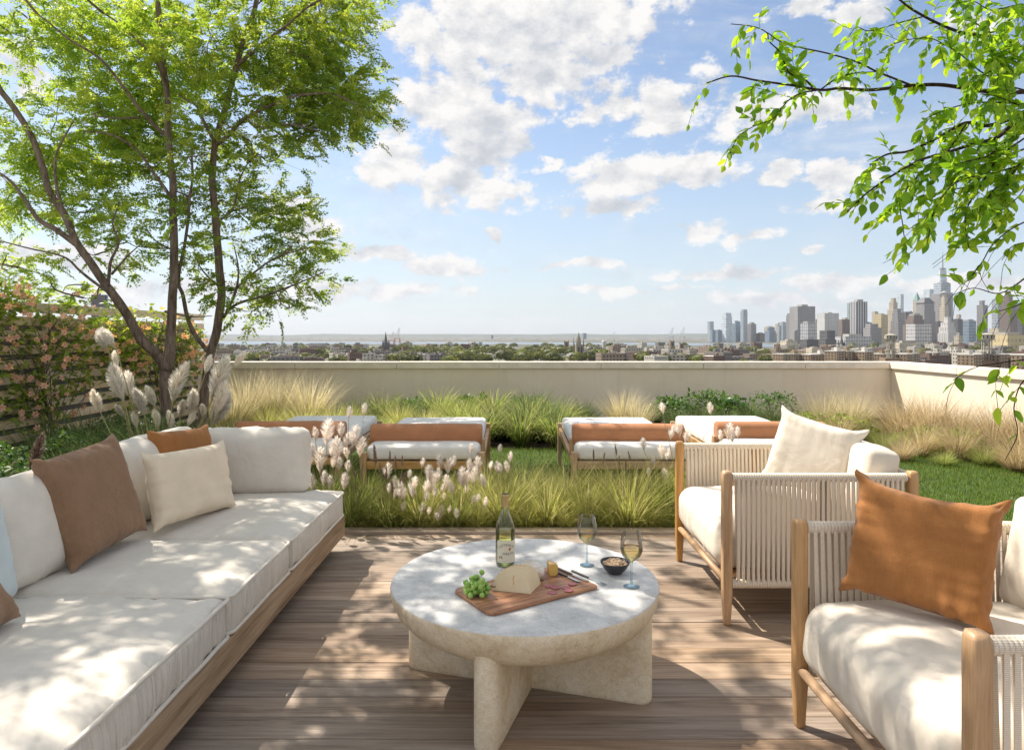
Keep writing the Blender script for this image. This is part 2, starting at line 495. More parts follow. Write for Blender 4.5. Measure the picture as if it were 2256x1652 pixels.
def facade(name, wall, glass, floor=4.0, bay=3.0, fz=0.55, fx=0.6, rough=0.35, var=0.5, spec=0.5):
    """distant office front: storeys and bays of windows too far away to tell apart"""
    m, t, bs, o = new_mat(name)
    tc = t.new('ShaderNodeTexCoord'); sp = t.new('ShaderNodeSeparateXYZ', ins={0: tc.outputs['Object']})
    x, y, z = sp.outputs
    h = t.math('ADD', x, y)
    fzv = t.math('FRACT', t.math('DIVIDE', z, floor)); fxv = t.math('FRACT', t.math('DIVIDE', h, bay))
    win = t.math('MULTIPLY', t.math('LESS_THAN', fzv, fz), t.math('LESS_THAN', fxv, fx))
    ge = t.new('ShaderNodeNewGeometry'); ns = t.new('ShaderNodeSeparateXYZ', ins={0: ge.outputs['True Normal']})
    win = t.math('MULTIPLY', win, t.math('LESS_THAN', t.math('ABSOLUTE', ns.outputs[2]), 0.7))
    cell = t.new('ShaderNodeTexWhiteNoise')
    cv = t.new('ShaderNodeCombineXYZ', ins={0: t.math('FLOOR', t.math('DIVIDE', h, bay)), 1: t.math('FLOOR', t.math('DIVIDE', z, floor)), 2: 0.0})
    t.put(cell.inputs['Vector'], cv.outputs[0])
    g = t.mix(t.math('MULTIPLY', cell.outputs['Value'], var), glass, tuple(min(1, c * 2.2) for c in glass))
    n = t.noise(obj_vec(t, (0.02, 0.02, 0.006)), 1.0, 4)
    wcol = t.ramp(n.outputs[0], [(0.3, tuple(c * 0.85 for c in wall)), (0.7, tuple(min(1, c * 1.12) for c in wall))])
    t.put(bs.inputs['Base Color'], t.mix(win, wcol, g))
    t.put(bs.inputs['Roughness'], t.mrange(win, 0, 1, 0.8, rough))
    bs.inputs['Specular IOR Level'].default_value = spec
    return m

M = {}
M['deck'] = wood('deck_wood', (0.12, 0.078, 0.051), (0.295, 0.212, 0.147), (0.44, 0.338, 0.252), axis=0, grain=1.0, rough=0.6, obvar=0.21, bmp=0.35)
M['rail_wood'] = wood('weathered_oak', (0.15, 0.095, 0.055), (0.335, 0.235, 0.148), (0.50, 0.38, 0.26), axis=1, grain=1.1, rough=0.65, obvar=0.03, bmp=0.5)
M['teak_z'] = wood('teak_upright', (0.30, 0.158, 0.062), (0.46, 0.265, 0.112), (0.58, 0.355, 0.168), axis=2, grain=2.2, rough=0.42, knots=False, obvar=0.06, bmp=0.15)
M['teak_x'] = wood('teak_lengthwise', (0.30, 0.158, 0.062), (0.46, 0.265, 0.112), (0.58, 0.355, 0.168), axis=0, grain=2.2, rough=0.42, knots=False, obvar=0.06, bmp=0.15)
M['teak_y'] = wood('teak_crosswise', (0.30, 0.158, 0.062), (0.46, 0.265, 0.112), (0.58, 0.355, 0.168), axis=1, grain=2.2, rough=0.42, knots=False, obvar=0.06, bmp=0.15)
M['fence'] = wood('cedar_slat', (0.55, 0.39, 0.245), (0.76, 0.59, 0.41), (0.84, 0.70, 0.53), axis=1, grain=0.8, rough=0.7, obvar=0.12, bmp=0.35)
M['walnut'] = wood('walnut_board', (0.13, 0.052, 0.026), (0.33, 0.15, 0.075), (0.50, 0.27, 0.145), axis=0, grain=3.0, rough=0.45, knots=False, obvar=0.02, bmp=0.1)
M['cream'] = fabric('cream_canvas', (0.68, 0.635, 0.56), fold=0.5, bmp=0.15)
M['cream_gather'] = fabric('gathered_canvas', (0.68, 0.635, 0.56), fold=0.9, bmp=0.12, foldscale=(3, 60, 2.5))
M['cream2'] = fabric('ivory_canvas', (0.72, 0.65, 0.55), fold=0.45, bmp=0.15)
M['linen'] = fabric('beige_linen', (0.74, 0.63, 0.48), fold=0.25, bmp=0.2)
M['brown'] = fabric('taupe_linen', (0.29, 0.172, 0.10), fold=0.4, bmp=0.5, slub=0.45, var=0.10)
M['rust'] = fabric('rust_linen', (0.365, 0.157, 0.05), fold=0.45, bmp=0.5, slub=0.35, var=0.08)
M['bolster'] = fabric('tan_bolster', (0.49, 0.225, 0.11), fold=0.1, bmp=0.5, slub=0.3, var=0.1)
M['cream_shaded'] = fabric('shaded_cream_canvas', (0.56, 0.64, 0.65), fold=0.30, bmp=0.15)  # sofa canvas with bluish shade put into its colour
M['lounger_top'] = fabric('white_canvas', (0.76, 0.74, 0.70), fold=0.12, bmp=0.1)
def rope_mat():
    m, t, bs, o = new_mat('woven_rope')
    v = obj_vec(t, (1, 1, 1), rand=True)
    wv = t.new('ShaderNodeTexWave', wave_type='BANDS', bands_direction='Z'); t.put(wv.inputs['Vector'], v)
    wv.inputs['Scale'].default_value = 75.0; wv.inputs['Distortion'].default_value = 2.0
    n = t.noise(v, 300.0, 2)
    f = t.math('ADD', t.math('MULTIPLY', wv.outputs[1], 0.6), t.math('MULTIPLY', n.outputs[0], 0.4))
    t.put(bs.inputs['Base Color'], t.ramp(f, [(0.15, (0.60, 0.505, 0.395)), (0.6, (0.80, 0.715, 0.595))]))
    bs.inputs['Roughness'].default_value = 0.85; bs.inputs['Specular IOR Level'].default_value = 0.25
    bump(t, bs, f, 0.5, 0.002)
    return m
M['rope'] = rope_mat()
M['stone_top'] = stone('grey_plaster_stone', (0.47, 0.46, 0.445), (0.63, 0.62, 0.60), (0.75, 0.74, 0.715), pits=0.4, sc=1.3, rough=0.6)
M['stone'] = stone('travertine', (0.58, 0.455, 0.29), (0.76, 0.645, 0.46), (0.85, 0.765, 0.60), pits=0.65, sc=1.0)
def stucco():
    m, t, bs, o = new_mat('cream_stucco')
    v = obj_vec(t, (1, 1, 1), rand=False)
    n = t.noise(v, 1.2, 6, 0.6); n2 = t.noise(v, 70.0, 5, 0.65)
    st = t.noise(obj_vec(t, (3.0, 3.0, 0.35), rand=False), 1.5, 6, 0.65)
    c = t.ramp(n.outputs[0], [(0.3, (0.82, 0.71, 0.555)), (0.7, (0.88, 0.785, 0.64))])
    c = t.mix(t.mrange(st.outputs[0], 0.52, 0.75, 0.0, 0.3), c, (0.62, 0.54, 0.43))
    t.put(bs.inputs['Base Color'], c)
    bs.inputs['Roughness'].default_value = 0.9; bs.inputs['Specular IOR Level'].default_value = 0.2
    bump(t, bs, t.math('ADD', n2.outputs[0], t.math('MULTIPLY', n.outputs[0], 1.5)), 0.25, 0.006)
    return m
M['stucco'] = stucco()
M['coping'] = plain('stone_coping', (0.84, 0.75, 0.62), 0.8, var=0.1, nscale=6, bmp=0.15)
M['backing'] = plain('grey_backing_board', (0.20, 0.20, 0.19), 0.9)
M['soil'] = plain('dark_soil', (0.055, 0.038, 0.026), 0.95, var=0.4, nscale=30, bmp=0.8)
M['mulch'] = plain('bark_mulch', (0.12, 0.065, 0.04), 0.95, var=0.5, nscale=45, bmp=1.0)
M['turf'] = plain('lawn_soil', (0.045, 0.085, 0.02), 0.95, var=0.4, nscale=20, bmp=0.6)
M['bark'] = None
def bark_mat(name, c0, c1, sc=1.0):
    m, t, bs, o = new_mat(name)
    v = obj_vec(t, (22 * sc, 22 * sc, 4.0 * sc), rand=False)
    n = t.noise(v, 1.0, 8, 0.7, 0.6)
    t.put(bs.inputs['Base Color'], t.ramp(n.outputs[0], [(0.35, c0), (0.65, c1)]))
    bs.inputs['Roughness'].default_value = 0.92; bs.inputs['Specular IOR Level'].default_value = 0.2
    bump(t, bs, n.outputs[0], 1.0, 0.02)
    return m
M['bark'] = bark_mat('brown_bark', (0.10, 0.068, 0.05), (0.33, 0.25, 0.20))
M['twig'] = bark_mat('dark_twig', (0.03, 0.018, 0.015), (0.09, 0.055, 0.045), 2.0)
M['tree_leaf'] = leafy('locust_leaf', [(0.20, 0.32, 0.06), (0.28, 0.42, 0.075), (0.40, 0.51, 0.10), (0.54, 0.60, 0.14)], trans=0.58, rough=0.45, use_tint=True)
M['near_leaf'] = leafy('beech_leaf', [(0.11, 0.25, 0.02), (0.19, 0.37, 0.028), (0.29, 0.48, 0.036), (0.42, 0.57, 0.06)], trans=0.62, rough=0.38, var_obj=0.12)
M['vine_leaf'] = leafy('vine_leaf', [(0.15, 0.24, 0.05), (0.22, 0.33, 0.06), (0.33, 0.42, 0.085), (0.46, 0.50, 0.13)], trans=0.5, rough=0.4, use_tint=True)
M['dark_leaf'] = leafy('dark_ground_leaf', [(0.05, 0.12, 0.032), (0.08, 0.17, 0.045), (0.13, 0.23, 0.06)], trans=0.4, rough=0.4, use_tint=True)
M['petal'] = leafy('peach_petal', [(0.86, 0.36, 0.26), (0.90, 0.48, 0.38), (0.93, 0.62, 0.52)], trans=0.4, rough=0.5, var_obj=0.2)
M['stamen'] = plain('flower_heart', (0.62, 0.22, 0.10), 0.6)
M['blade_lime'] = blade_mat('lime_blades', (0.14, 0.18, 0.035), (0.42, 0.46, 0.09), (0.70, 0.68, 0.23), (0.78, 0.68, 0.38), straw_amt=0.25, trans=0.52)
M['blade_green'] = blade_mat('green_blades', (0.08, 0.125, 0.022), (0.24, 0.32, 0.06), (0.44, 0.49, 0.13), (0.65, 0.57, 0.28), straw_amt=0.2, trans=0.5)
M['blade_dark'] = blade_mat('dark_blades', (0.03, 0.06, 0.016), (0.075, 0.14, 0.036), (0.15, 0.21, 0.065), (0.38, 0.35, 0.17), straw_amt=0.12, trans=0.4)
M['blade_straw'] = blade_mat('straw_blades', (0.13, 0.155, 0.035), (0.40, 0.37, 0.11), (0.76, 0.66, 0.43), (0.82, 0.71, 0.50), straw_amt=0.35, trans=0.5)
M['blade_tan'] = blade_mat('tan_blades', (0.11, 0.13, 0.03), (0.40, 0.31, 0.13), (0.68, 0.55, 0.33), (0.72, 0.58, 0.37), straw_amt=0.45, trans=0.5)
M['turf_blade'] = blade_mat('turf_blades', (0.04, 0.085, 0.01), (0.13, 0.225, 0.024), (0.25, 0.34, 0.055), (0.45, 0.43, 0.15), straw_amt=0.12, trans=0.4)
M['plume'] = blade_mat('pampas_plume', (0.80, 0.70, 0.55), (0.90, 0.84, 0.73), (0.97, 0.95, 0.91), (0.86, 0.77, 0.63), straw_amt=0.2, trans=0.6, vlo=0.88, vhi=1.06)
M['plume_pink'] = blade_mat('fountain_plume', (0.84, 0.74, 0.64), (0.93, 0.86, 0.79), (0.97, 0.94, 0.90), (0.86, 0.76, 0.67), straw_amt=0.15, trans=0.6, vlo=0.9, vhi=1.05)
M['plume_dark'] = blade_mat('seed_head', (0.20, 0.14, 0.11), (0.32, 0.23, 0.18), (0.44, 0.33, 0.26), (0.24, 0.17, 0.13), straw_amt=0.3, trans=0.15)
M['stalk'] = plain('plume_stalk', (0.34, 0.30, 0.14), 0.7)
# ------------------------------------------------------------------ roof terrace
random.seed(11)
WALL_Y, WALL_X, FENCE_X = 12.0, 6.69, -5.43
WALL_TOP = 0.926
DECK_Y = 4.86
DX0, DX1, DY0 = -3.3, 3.9, 0.15
tag(MB().box(-5.9, 7.1, -1.0, 12.4, -0.5, -0.12).obj('roof_slab', plain('roof_membrane', (0.2, 0.2, 0.2), 0.9)), kind='structure')
deck = MB().box(DX0 + 0.02, DX1 - 0.02, DY0, DECK_Y, -0.11, -0.034).obj('deck', plain('deck_joist', (0.05, 0.035, 0.025), 0.9))
tag(deck, kind='structure')
edges = [DY0]
while edges[-1] < 2.90: edges.append(edges[-1] + 0.1365)
while edges[-1] < DECK_Y - 0.3: edges.append(edges[-1] + 0.2705)
edges.append(DECK_Y - 0.122)
PL = {}
for i in range(len(edges) - 1):
    w = edges[i + 1] - edges[i]
    cuts = [DX0]
    if i % 3 != 1: cuts.append(random.uniform(-1.0, 2.4) if i % 2 else random.uniform(-2.6, -1.6))
    cuts.append(DX1)
    for a, b in zip(cuts[:-1], cuts[1:]):
        g = 0.0019
        MB().box(-(b - a) / 2 + g, (b - a) / 2 - g, -w / 2 + g, w / 2 - g, -0.032, 0.0, bev=0.003).obj('plank', M['deck'], deck, loc=((a + b) / 2, edges[i] + w / 2, random.uniform(-0.0008, 0.0008)))
MB().box(DX0, DX1, -0.058, 0.058, -0.10, 0.018, bev=0.004).obj('edge_timber', M['deck'], deck, loc=(0, DECK_Y - 0.06, 0))

# garden ground
tag(MB().box(-5.8, 7.0, -0.6, 12.1, -0.119, -0.05).obj('planting_bed', M['soil']), kind='structure')
lawn = MB().add([(-2.6, 5.62, -0.03), (2.6, 5.55, -0.03), (3.6, 5.0, -0.03), (6.0, 4.95, -0.03), (6.1, 6.4, -0.03), (5.3, 7.9, -0.03), (3.4, 8.35, -0.03), (0, 8.5, -0.03), (-3.0, 8.4, -0.03)],
                [tuple(range(9))]).obj('lawn', M['turf'])
tag(lawn, kind='structure')
LAWN = [(-2.6, 5.62), (2.6, 5.55), (3.6, 5.0), (6.0, 4.95), (6.1, 6.4), (5.3, 7.9), (3.4, 8.35), (0, 8.5), (-3.0, 8.4)]

# parapet walls with stone coping
def parapet(label, x0, x1, y0, y1, cap):
    o = MB().box(x0, x1, y0, y1, -0.45, WALL_TOP - 0.12).obj('parapet_wall', M['stucco'])
    tag(o, label, 'wall', 'rendered parapet walls')
    ax = 0 if cap[1] - cap[0] > cap[3] - cap[2] else 1
    a, b = (cap[0], cap[1]) if ax == 0 else (cap[2], cap[3])
    n = max(1, round((b - a) / 1.75))
    for k in range(n):
        c0, c1 = a + (b - a) * k / n + 0.003, a + (b - a) * (k + 1) / n - 0.003
        dz = random.uniform(-0.0015, 0.0015)
        box = (c0, c1, cap[2], cap[3]) if ax == 0 else (cap[0], cap[1], c0, c1)
        MB().box(*box, WALL_TOP - 0.119, WALL_TOP + dz, bev=0.010).obj('coping_stone', M['coping'], o)
    return o
parapet('long cream rendered parapet wall running behind the four loungers', FENCE_X - 0.2, WALL_X + 0.22, WALL_Y, WALL_Y + 0.22,
        (FENCE_X - 0.2, WALL_X + 0.28, WALL_Y - 0.04, WALL_Y + 0.27))
parapet('short sunlit parapet wall meeting the long one at the corner', WALL_X, WALL_X + 0.22, 3.0, WALL_Y - 0.003,
        (WALL_X - 0.04, WALL_X + 0.27, 3.0, WALL_Y - 0.043))

# slatted fence on the left
fence = empty('slat_fence', (FENCE_X, 8.0, 0))
tag(fence, 'horizontal timber slat fence covered with flowering vines', 'fence')
FY0, FY1 = 4.2, 11.95
for k in range(12):
    zt = 1.758 - k * 0.16
    hgt = 0.108 if k == 0 else 0.098
    me = MB().box(-0.016, 0.016, -(FY1 - FY0) / 2, (FY1 - FY0) / 2, -hgt / 2, hgt / 2, bev=0.003).obj('slat', M['fence'], fence, loc=(random.uniform(-.003, .003), (FY0 + FY1) / 2 - 8.0, zt - hgt / 2))
for yy in (4.4, 6.2, 8.0, 9.8, 11.6):
    MB().box(-0.07, -0.018, yy - 8.05, yy - 7.95, -0.1, 1.70).obj('post', M['fence'], fence)
MB().box(-0.13, -0.09, FY0 - 8.0, FY1 - 8.0, -0.1, 1.60).obj('backing_board', M['backing'], fence)
# ------------------------------------------------------------------ soft furnishings
def rbox_arrays(w, d, h, r, nx, ny, nz):
    idx = {}; P = []; F = []
    def vid(i, j, k):
        key = (i, j, k)
        if key not in idx:
            idx[key] = len(P)
            P.append(((i / nx - .5) * w, (j / ny - .5) * d, (k / nz - .5) * h))
        return idx[key]
    for i in range(nx):
        for j in range(ny):
            F.append((vid(i, j, nz), vid(i + 1, j, nz), vid(i + 1, j + 1, nz), vid(i, j + 1, nz)))
            F.append((vid(i, j, 0), vid(i, j + 1, 0), vid(i + 1, j + 1, 0), vid(i + 1, j, 0)))
    for i in range(nx):
        for k in range(nz):
            F.append((vid(i, 0, k), vid(i + 1, 0, k), vid(i + 1, 0, k + 1), vid(i, 0, k + 1)))
            F.append((vid(i, ny, k), vid(i, ny, k + 1), vid(i + 1, ny, k + 1), vid(i + 1, ny, k)))
    for j in range(ny):
        for k in range(nz):
            F.append((vid(0, j, k), vid(0, j, k + 1), vid(0, j + 1, k + 1), vid(0, j + 1, k)))
            F.append((vid(nx, j, k), vid(nx, j + 1, k), vid(nx, j + 1, k + 1), vid(nx, j, k + 1)))
    P = np.array(P)
    half = np.array([w, d, h]) / 2
    inner = np.clip(P, -(half - r), half - r)
    dv = P - inner
    ln = np.linalg.norm(dv, axis=1, keepdims=True)
    Q = np.where(ln > 1e-9, inner + dv / np.maximum(ln, 1e-9) * r, P)
    return Q, np.array(F), half
def vnoise(P, f, off=0.0):
    return np.array([mnoise.noise(Vector((p[0] * f[0] + off, p[1] * f[1] + off * .7, p[2] * f[2] + off * 1.3))) for p in P])
def vnormals(P, F):
    a, b, c, d = (P[F[:, i]] for i in range(4))
    n = np.cross(c - a, d - b)
    N = np.zeros_like(P)
    for i in range(4): np.add.at(N, F[:, i], n)
    return N / np.maximum(np.linalg.norm(N, axis=1, keepdims=True), 1e-12)
def box_cushion(name, w, d, h, r, puff=0.03, side=0.015, wr=0.006, gather=None, mat=None, seed=0.0, n=None, side_mat=None):
    nx, ny, nz = n or (max(10, int(w / 0.022)), max(10, int(d / 0.022)), max(6, int(h / 0.02)))
    P, F, H = rbox_arrays(w, d, h, r, nx, ny, nz)
    u = P / H
    zt = np.clip(u[:, 2], -1, 1)
    dome = (1 - np.abs(u[:, 0]) ** 3.0).clip(0) * (1 - np.abs(u[:, 1]) ** 3.0).clip(0)
    P[:, 2] += puff * dome * zt * (zt > 0)
    bul = (1 - np.abs(u[:, 2]) ** 2).clip(0)
    P[:, 0] += side * bul * np.sign(u[:, 0]) * (np.abs(u[:, 0]) > 0.8) * (1 - np.abs(u[:, 1]) ** 4).clip(0)
    P[:, 1] += side * bul * np.sign(u[:, 1]) * (np.abs(u[:, 1]) > 0.8) * (1 - np.abs(u[:, 0]) ** 4).clip(0)
    N = vnormals(P, F)
    P0 = P.copy()
    P = P + N * (wr * (vnoise(P0, (4, 4, 5), seed) + 0.5 * vnoise(P0, (9, 9, 9), seed + 5)))[:, None]
    if gather:
        # cloth gathered along the border strip: upright folds on the sides, fading into the top
        k, amp = gather
        s = np.where(np.abs(u[:, 0]) > np.abs(u[:, 1]), P0[:, 1], P0[:, 0])
        g = np.array([mnoise.noise(Vector((a * k, b * 5.0 + seed, seed * 2))) for a, b in zip(s, P0[:, 2])])
        g2 = np.array([mnoise.noise(Vector((a * k * 2.3, b * 4.0 + seed, seed * 3))) for a, b in zip(s, P0[:, 2])])
        edge = np.maximum(np.abs(u[:, 0]), np.abs(u[:, 1]))
        wgt = np.clip((edge - 0.62) / 0.38, 0, 1) ** 2
        P = P + N * ((g + .5 * g2) * amp * wgt)[:, None]
    me = np_mesh(name, P, F, mat, True)
    if side_mat is not None:
        me.materials.append(side_mat)
        nz_ = np.abs(np.cross(P0[F[:, 2]] - P0[F[:, 0]], P0[F[:, 3]] - P0[F[:, 1]]))
        me.polygons.foreach_set('material_index', (nz_[:, 2] < 0.45 * np.linalg.norm(nz_, axis=1)).astype(np.int32))
    return me

def sim_pillow(name, w, h, mat, n=34, pressure=1.0, steps=170, seed=0, fat=1.0, dent=0.0, crease=1.0):
    """inflate a flat sewn cover of cloth that cannot stretch: gives the pinched corners and seam wrinkles of a filled pillow"""
    rng = np.random.default_rng(seed)
    nx = n; ny = max(12, int(round(n * h / w)))
    X, Y = np.meshgrid(np.linspace(-w / 2, w / 2, nx), np.linspace(-h / 2, h / 2, ny), indexing='ij')
    P = np.zeros((2, nx, ny, 3))
    P[..., 0] = X; P[..., 1] = Y
    b = (1 - (2 * X / w) ** 2) * (1 - (2 * Y / h) ** 2)
    P[0, ..., 2] = 0.03 * b; P[1, ..., 2] = -0.03 * b
    P += rng.normal(0, 0.0009, P.shape)
    dx, dy = w / (nx - 1), h / (ny - 1)
    dd = math.hypot(dx, dy)
    Q = P.copy()
    def seam():
        for sl in ((slice(None), 0), (slice(None), -1), (0, slice(None)), (-1, slice(None))):
            m = (P[0][sl] + P[1][sl]) / 2
            P[0][sl] = m; P[1][sl] = m
    def con(a, bb, L, k, only_stretch=False):
        dv = bb - a
        ln = np.linalg.norm(dv, axis=-1, keepdims=True)
        e = (ln - L) / np.maximum(ln, 1e-9)
        if only_stretch: e = np.where(e > 0, e, e * 0.25)
        c = dv * e * 0.5 * k
        a += c; bb -= c
    target = 0.30 * min(w, h) * fat
    for it in range(steps):
        V = (P - Q) * 0.86
        Q = P.copy()
        # normals
        gx = np.gradient(P, axis=1); gy = np.gradient(P, axis=2)
        N = np.cross(gx, gy)
        N /= np.maximum(np.linalg.norm(N, axis=-1, keepdims=True), 1e-9)
        N[1] *= -1
        thick = (P[0, ..., 2] - P[1, ..., 2]).max()
        pr = pressure * np.clip((target - thick) / target * 6 + 0.15, -0.6, 1.0)
        P = P + V + N * (0.00075 * pr)
        for _ in range(5):
            for par in (0, 1):
                con(P[:, par:-1:2], P[:, par + 1::2], dx, 0.95)
                con(P[:, :, par:-1:2], P[:, :, par + 1::2], dy, 0.95)
            con(P[:, :-1, :-1], P[:, 1:, 1:], dd, 0.16)
            con(P[:, 1:, :-1], P[:, :-1, 1:], dd, 0.16)
            con(P[:, :-2], P[:, 2:], 2 * dx, 0.035)
            con(P[:, :, :-2], P[:, :, 2:], 2 * dy, 0.035)
            seam()
    # to one mesh with shared seam
    for _ in range(4):
        for s in (0, 1):
            A = P[s]; avg = (A[:-2, 1:-1] + A[2:, 1:-1] + A[1:-1, :-2] + A[1:-1, 2:]) / 4
            A[1:-1, 1:-1] = A[1:-1, 1:-1] * 0.45 + avg * 0.55
        for sl in ((0,), (-1,)):
            for ax in (0, 1):
                for s in (0, 1):
                    E = P[s][sl[0]] if ax == 0 else P[s][:, sl[0]]
                    E[1:-1] = E[1:-1] * 0.5 + (E[:-2] + E[2:]) * 0.25
    ui = np.linspace(0, 1, nx)[:, None] * np.ones((1, ny)); vi = np.ones((nx, 1)) * np.linspace(0, 1, ny)[None, :]
    eu = np.minimum(ui, 1 - ui) * w; ev = np.minimum(vi, 1 - vi) * h
    for s in (0, 1):
        g = np.zeros((nx, ny))
        for i in range(nx):
            for j in range(ny):
                a = mnoise.noise(Vector((vi[i, j] * h * 34, seed + s * 7.7, ui[i, j] * w * 3))) * math.exp(-eu[i, j] / (0.16 * w)) * min(1, eu[i, j] / 0.02)
                b_ = mnoise.noise(Vector((ui[i, j] * w * 34, seed * 1.7 + s * 3.1, vi[i, j] * h * 3))) * math.exp(-ev[i, j] / (0.16 * h)) * min(1, ev[i, j] / 0.02)
                big_ = mnoise.noise(Vector((ui[i, j] * w * 7, vi[i, j] * h * 7, seed * 2.3 + s)))
                g[i, j] = 0.0135 * crease * (a + b_) + 0.006 * crease * big_ * min(1, eu[i, j] / 0.05, ev[i, j] / 0.05)
        P[s] += N[s] * g[..., None]
    if dent:
        # a slack pillow sags along its upper edge
        for s in (0, 1):
            yy = P[s, ..., 1]; xx = P[s, ..., 0]
            P[s, ..., 1] = yy - dent * (np.clip(yy / (h / 2), 0, 1) ** 2) * np.cos(np.clip(xx / (w / 2), -1, 1) * math.pi / 2) ** 0.7
    idx = np.zeros((2, nx, ny), int); VV = []
    for s in (0, 1):
        for i in range(nx):
            for j in range(ny):
                if s == 1 and (i in (0, nx - 1) or j in (0, ny - 1)):
                    idx[1, i, j] = idx[0, i, j]
                else:
                    idx[s, i, j] = len(VV); VV.append(P[s, i, j])
    F = []
    for i in range(nx - 1):
        for j in range(ny - 1):
            F.append((idx[0, i, j], idx[0, i + 1, j], idx[0, i + 1, j + 1], idx[0, i, j + 1]))
            F.append((idx[1, i, j], idx[1, i, j + 1], idx[1, i + 1, j + 1], idx[1, i + 1, j]))
    VV = np.array(VV); VV -= [0, 0, 0]
    me = np_mesh(name, VV, np.array(F), mat, True)
    return me, VV
def subdiv(o, lv=1):
    m = o.modifiers.new('smooth', 'SUBSURF'); m.levels = lv; m.render_levels = lv
    return o
def pose(o, c, xdir, lean, face, roll=0.0):
    """stand a pillow: local x along xdir, local z turned to the face direction and tipped back by lean"""
    f = Vector((face[0], face[1], 0)).normalized()
    upv = (Vector((0, 0, 1)) * math.cos(lean) - f * math.sin(lean))
    nz = (f * math.cos(lean) + Vector((0, 0, 1)) * math.sin(lean))
    nx = upv.cross(nz)
    Mx = Matrix((nx, upv, nz)).transposed()
    Mx = Mx @ Matrix.Rotation(roll, 3, 'Z')
    o.matrix_world = Matrix.Translation(Vector(c)) @ Mx.to_4x4()
    return o
def pillow(name, label, cat, w, h, mat, c, face, lean, roll=0.0, group=None, rest=None, **kw):
    me, VV = sim_pillow(name, w, h, mat, **kw)
    o = put(name, me)
    subdiv(o)
    pose(o, c, None, R(lean), face, R(roll))
    if rest is not None:
        zmin = min((o.matrix_world @ Vector(v)).z for v in VV)
        mw = o.matrix_world.copy(); mw.translation.z += rest - zmin; o.matrix_world = mw
    tag(o, label, cat, group)
    return o

# ------------------------------------------------------------------ sofa
SFX = -1.085           # front face of the rail
sofa = empty('sofa', (-1.6, 3.0, 0))
tag(sofa, 'long low outdoor sofa on a weathered timber base with gathered cream seat cushions', 'sofa')
def srel(x, y, z): return Vector((x + 1.6, y - 3.0, z))
SY0, SY1 = 0.75, 4.41
def spart(name, mb, mat, **kw): return mb.obj(name, mat, sofa, **kw)
MB().box(-0.024, 0.024, -(SY1 - SY0) / 2, (SY1 - SY0) / 2, -0.0645, 0.0645, bev=0.004).obj('front_rail', M['rail_wood'], sofa, loc=srel(SFX - 0.024, (SY0 + SY1) / 2, 0.1575))
MB().box(-0.42, 0.42, -0.022, 0.022, -0.0585, 0.0695, bev=0.004).obj('end_rail', M['rail_wood'], sofa, loc=srel(SFX - 0.049 - 0.42, SY1 - 0.026, 0.1525))
MB().box(-0.024, 0.024, -(SY1 - SY0) / 2, (SY1 - SY0) / 2, -0.0525, 0.18, bev=0.004).obj('back_rail', M['rail_wood'], sofa, loc=srel(SFX - 0.96, (SY0 + SY1) / 2, 0.1525))
MB().box(-0.42, 0.42, -(SY1 - SY0) / 2 + 0.05, (SY1 - SY0) / 2 - 0.05, -0.012, 0.012).obj('platform', M['rail_wood'], sofa, loc=srel(SFX - 0.49, (SY0 + SY1) / 2, 0.207))
for yy in (1.2, 2.6, 4.0):
    for xx in (-1.42, -1.9):
        MB().box(-0.05, 0.05, -0.05, 0.05, 0.0, 0.098).obj('leg', M['rail_wood'], sofa, loc=srel(xx, yy, 0.0))
def seat_cushion(y0, y1, seed):
    d = y1 - y0; w = 0.93; h = 0.165
    me = box_cushion('seat_cushion', w, d, h, 0.034, puff=0.034, side=0.010, wr=0.009, gather=(40, 0.010), side_mat=M['cream_gather'], mat=M['cream'], seed=seed, n=(34, int(d / 0.011), 12))
    o = put('seat_cushion', me, sofa, loc=srel(SFX - 0.002 - w / 2, (y0 + y1) / 2, 0.222 + h / 2))
    # piping along the upper and lower border
    mb = MB()
    for z in (h / 2 - 0.011, -h / 2 + 0.011):
        a, b = w / 2 + 0.002, d / 2 + 0.002; r = 0.026; pts = []
        for (cx, cy, a0) in ((a - r, b - r, 0), (-a + r, b - r, 90), (-a + r, -b + r, 180), (a - r, -b + r, 270)):
            for q in range(5):
                an = R(a0 + q * 22.5); pts.append(Vector((cx + r * math.cos(an), cy + r * math.sin(an), z)))
        pts.append(pts[0]); dense = []
        for p0, p1 in zip(pts[:-1], pts[1:]):
            kk = max(1, int((p1 - p0).length / 0.03))
            for q in range(kk): dense.append(p0.lerp(p1, q / kk))
        dense.append(dense[0])
        dense = [p + Vector((0.0012 * mnoise.noise(p * 9 + Vector((seed, 0, 0))), 0.0012 * mnoise.noise(p * 9 + Vector((0, seed, 5))), 0.0025 * mnoise.noise(p * 6 + Vector((3, seed, 0))))) for p in dense]
        mb.tube(dense, 0.0080, 7, caps=False)
    mb.obj('piping', M['cream'], o, smooth=True)
    return o
seat_cushion(0.80, 2.612, 1.3)
seat_cushion(2.628, 3.322, 4.1)
seat_cushion(3.338, 4.385, 7.7)
def back_cushion(c, size, face, lean, seed, mat='cream', roll=0.0):
    w, h, th = size
    me = box_cushion('back_cushion', w, h, th, 0.05, puff=0.045, side=0.012, wr=0.009, gather=(30, 0.007), mat=M[mat], seed=seed, n=(int(w / 0.017), int(h / 0.017), 10))
    o = put('back_cushion', me)
    pose(o, Vector(c), None, R(lean), face, R(roll))
    mw = o.matrix_world.copy()
    o.parent = sofa
    o.matrix_parent_inverse = Matrix.Identity(4)
    o.matrix_local = Matrix.Translation((1.6, -3.0, 0)) @ mw
    return o
back_cushion((-1.665, 4.30, 0.59), (0.74, 0.40, 0.17), (0.10, -1.0), 6, 2.2)
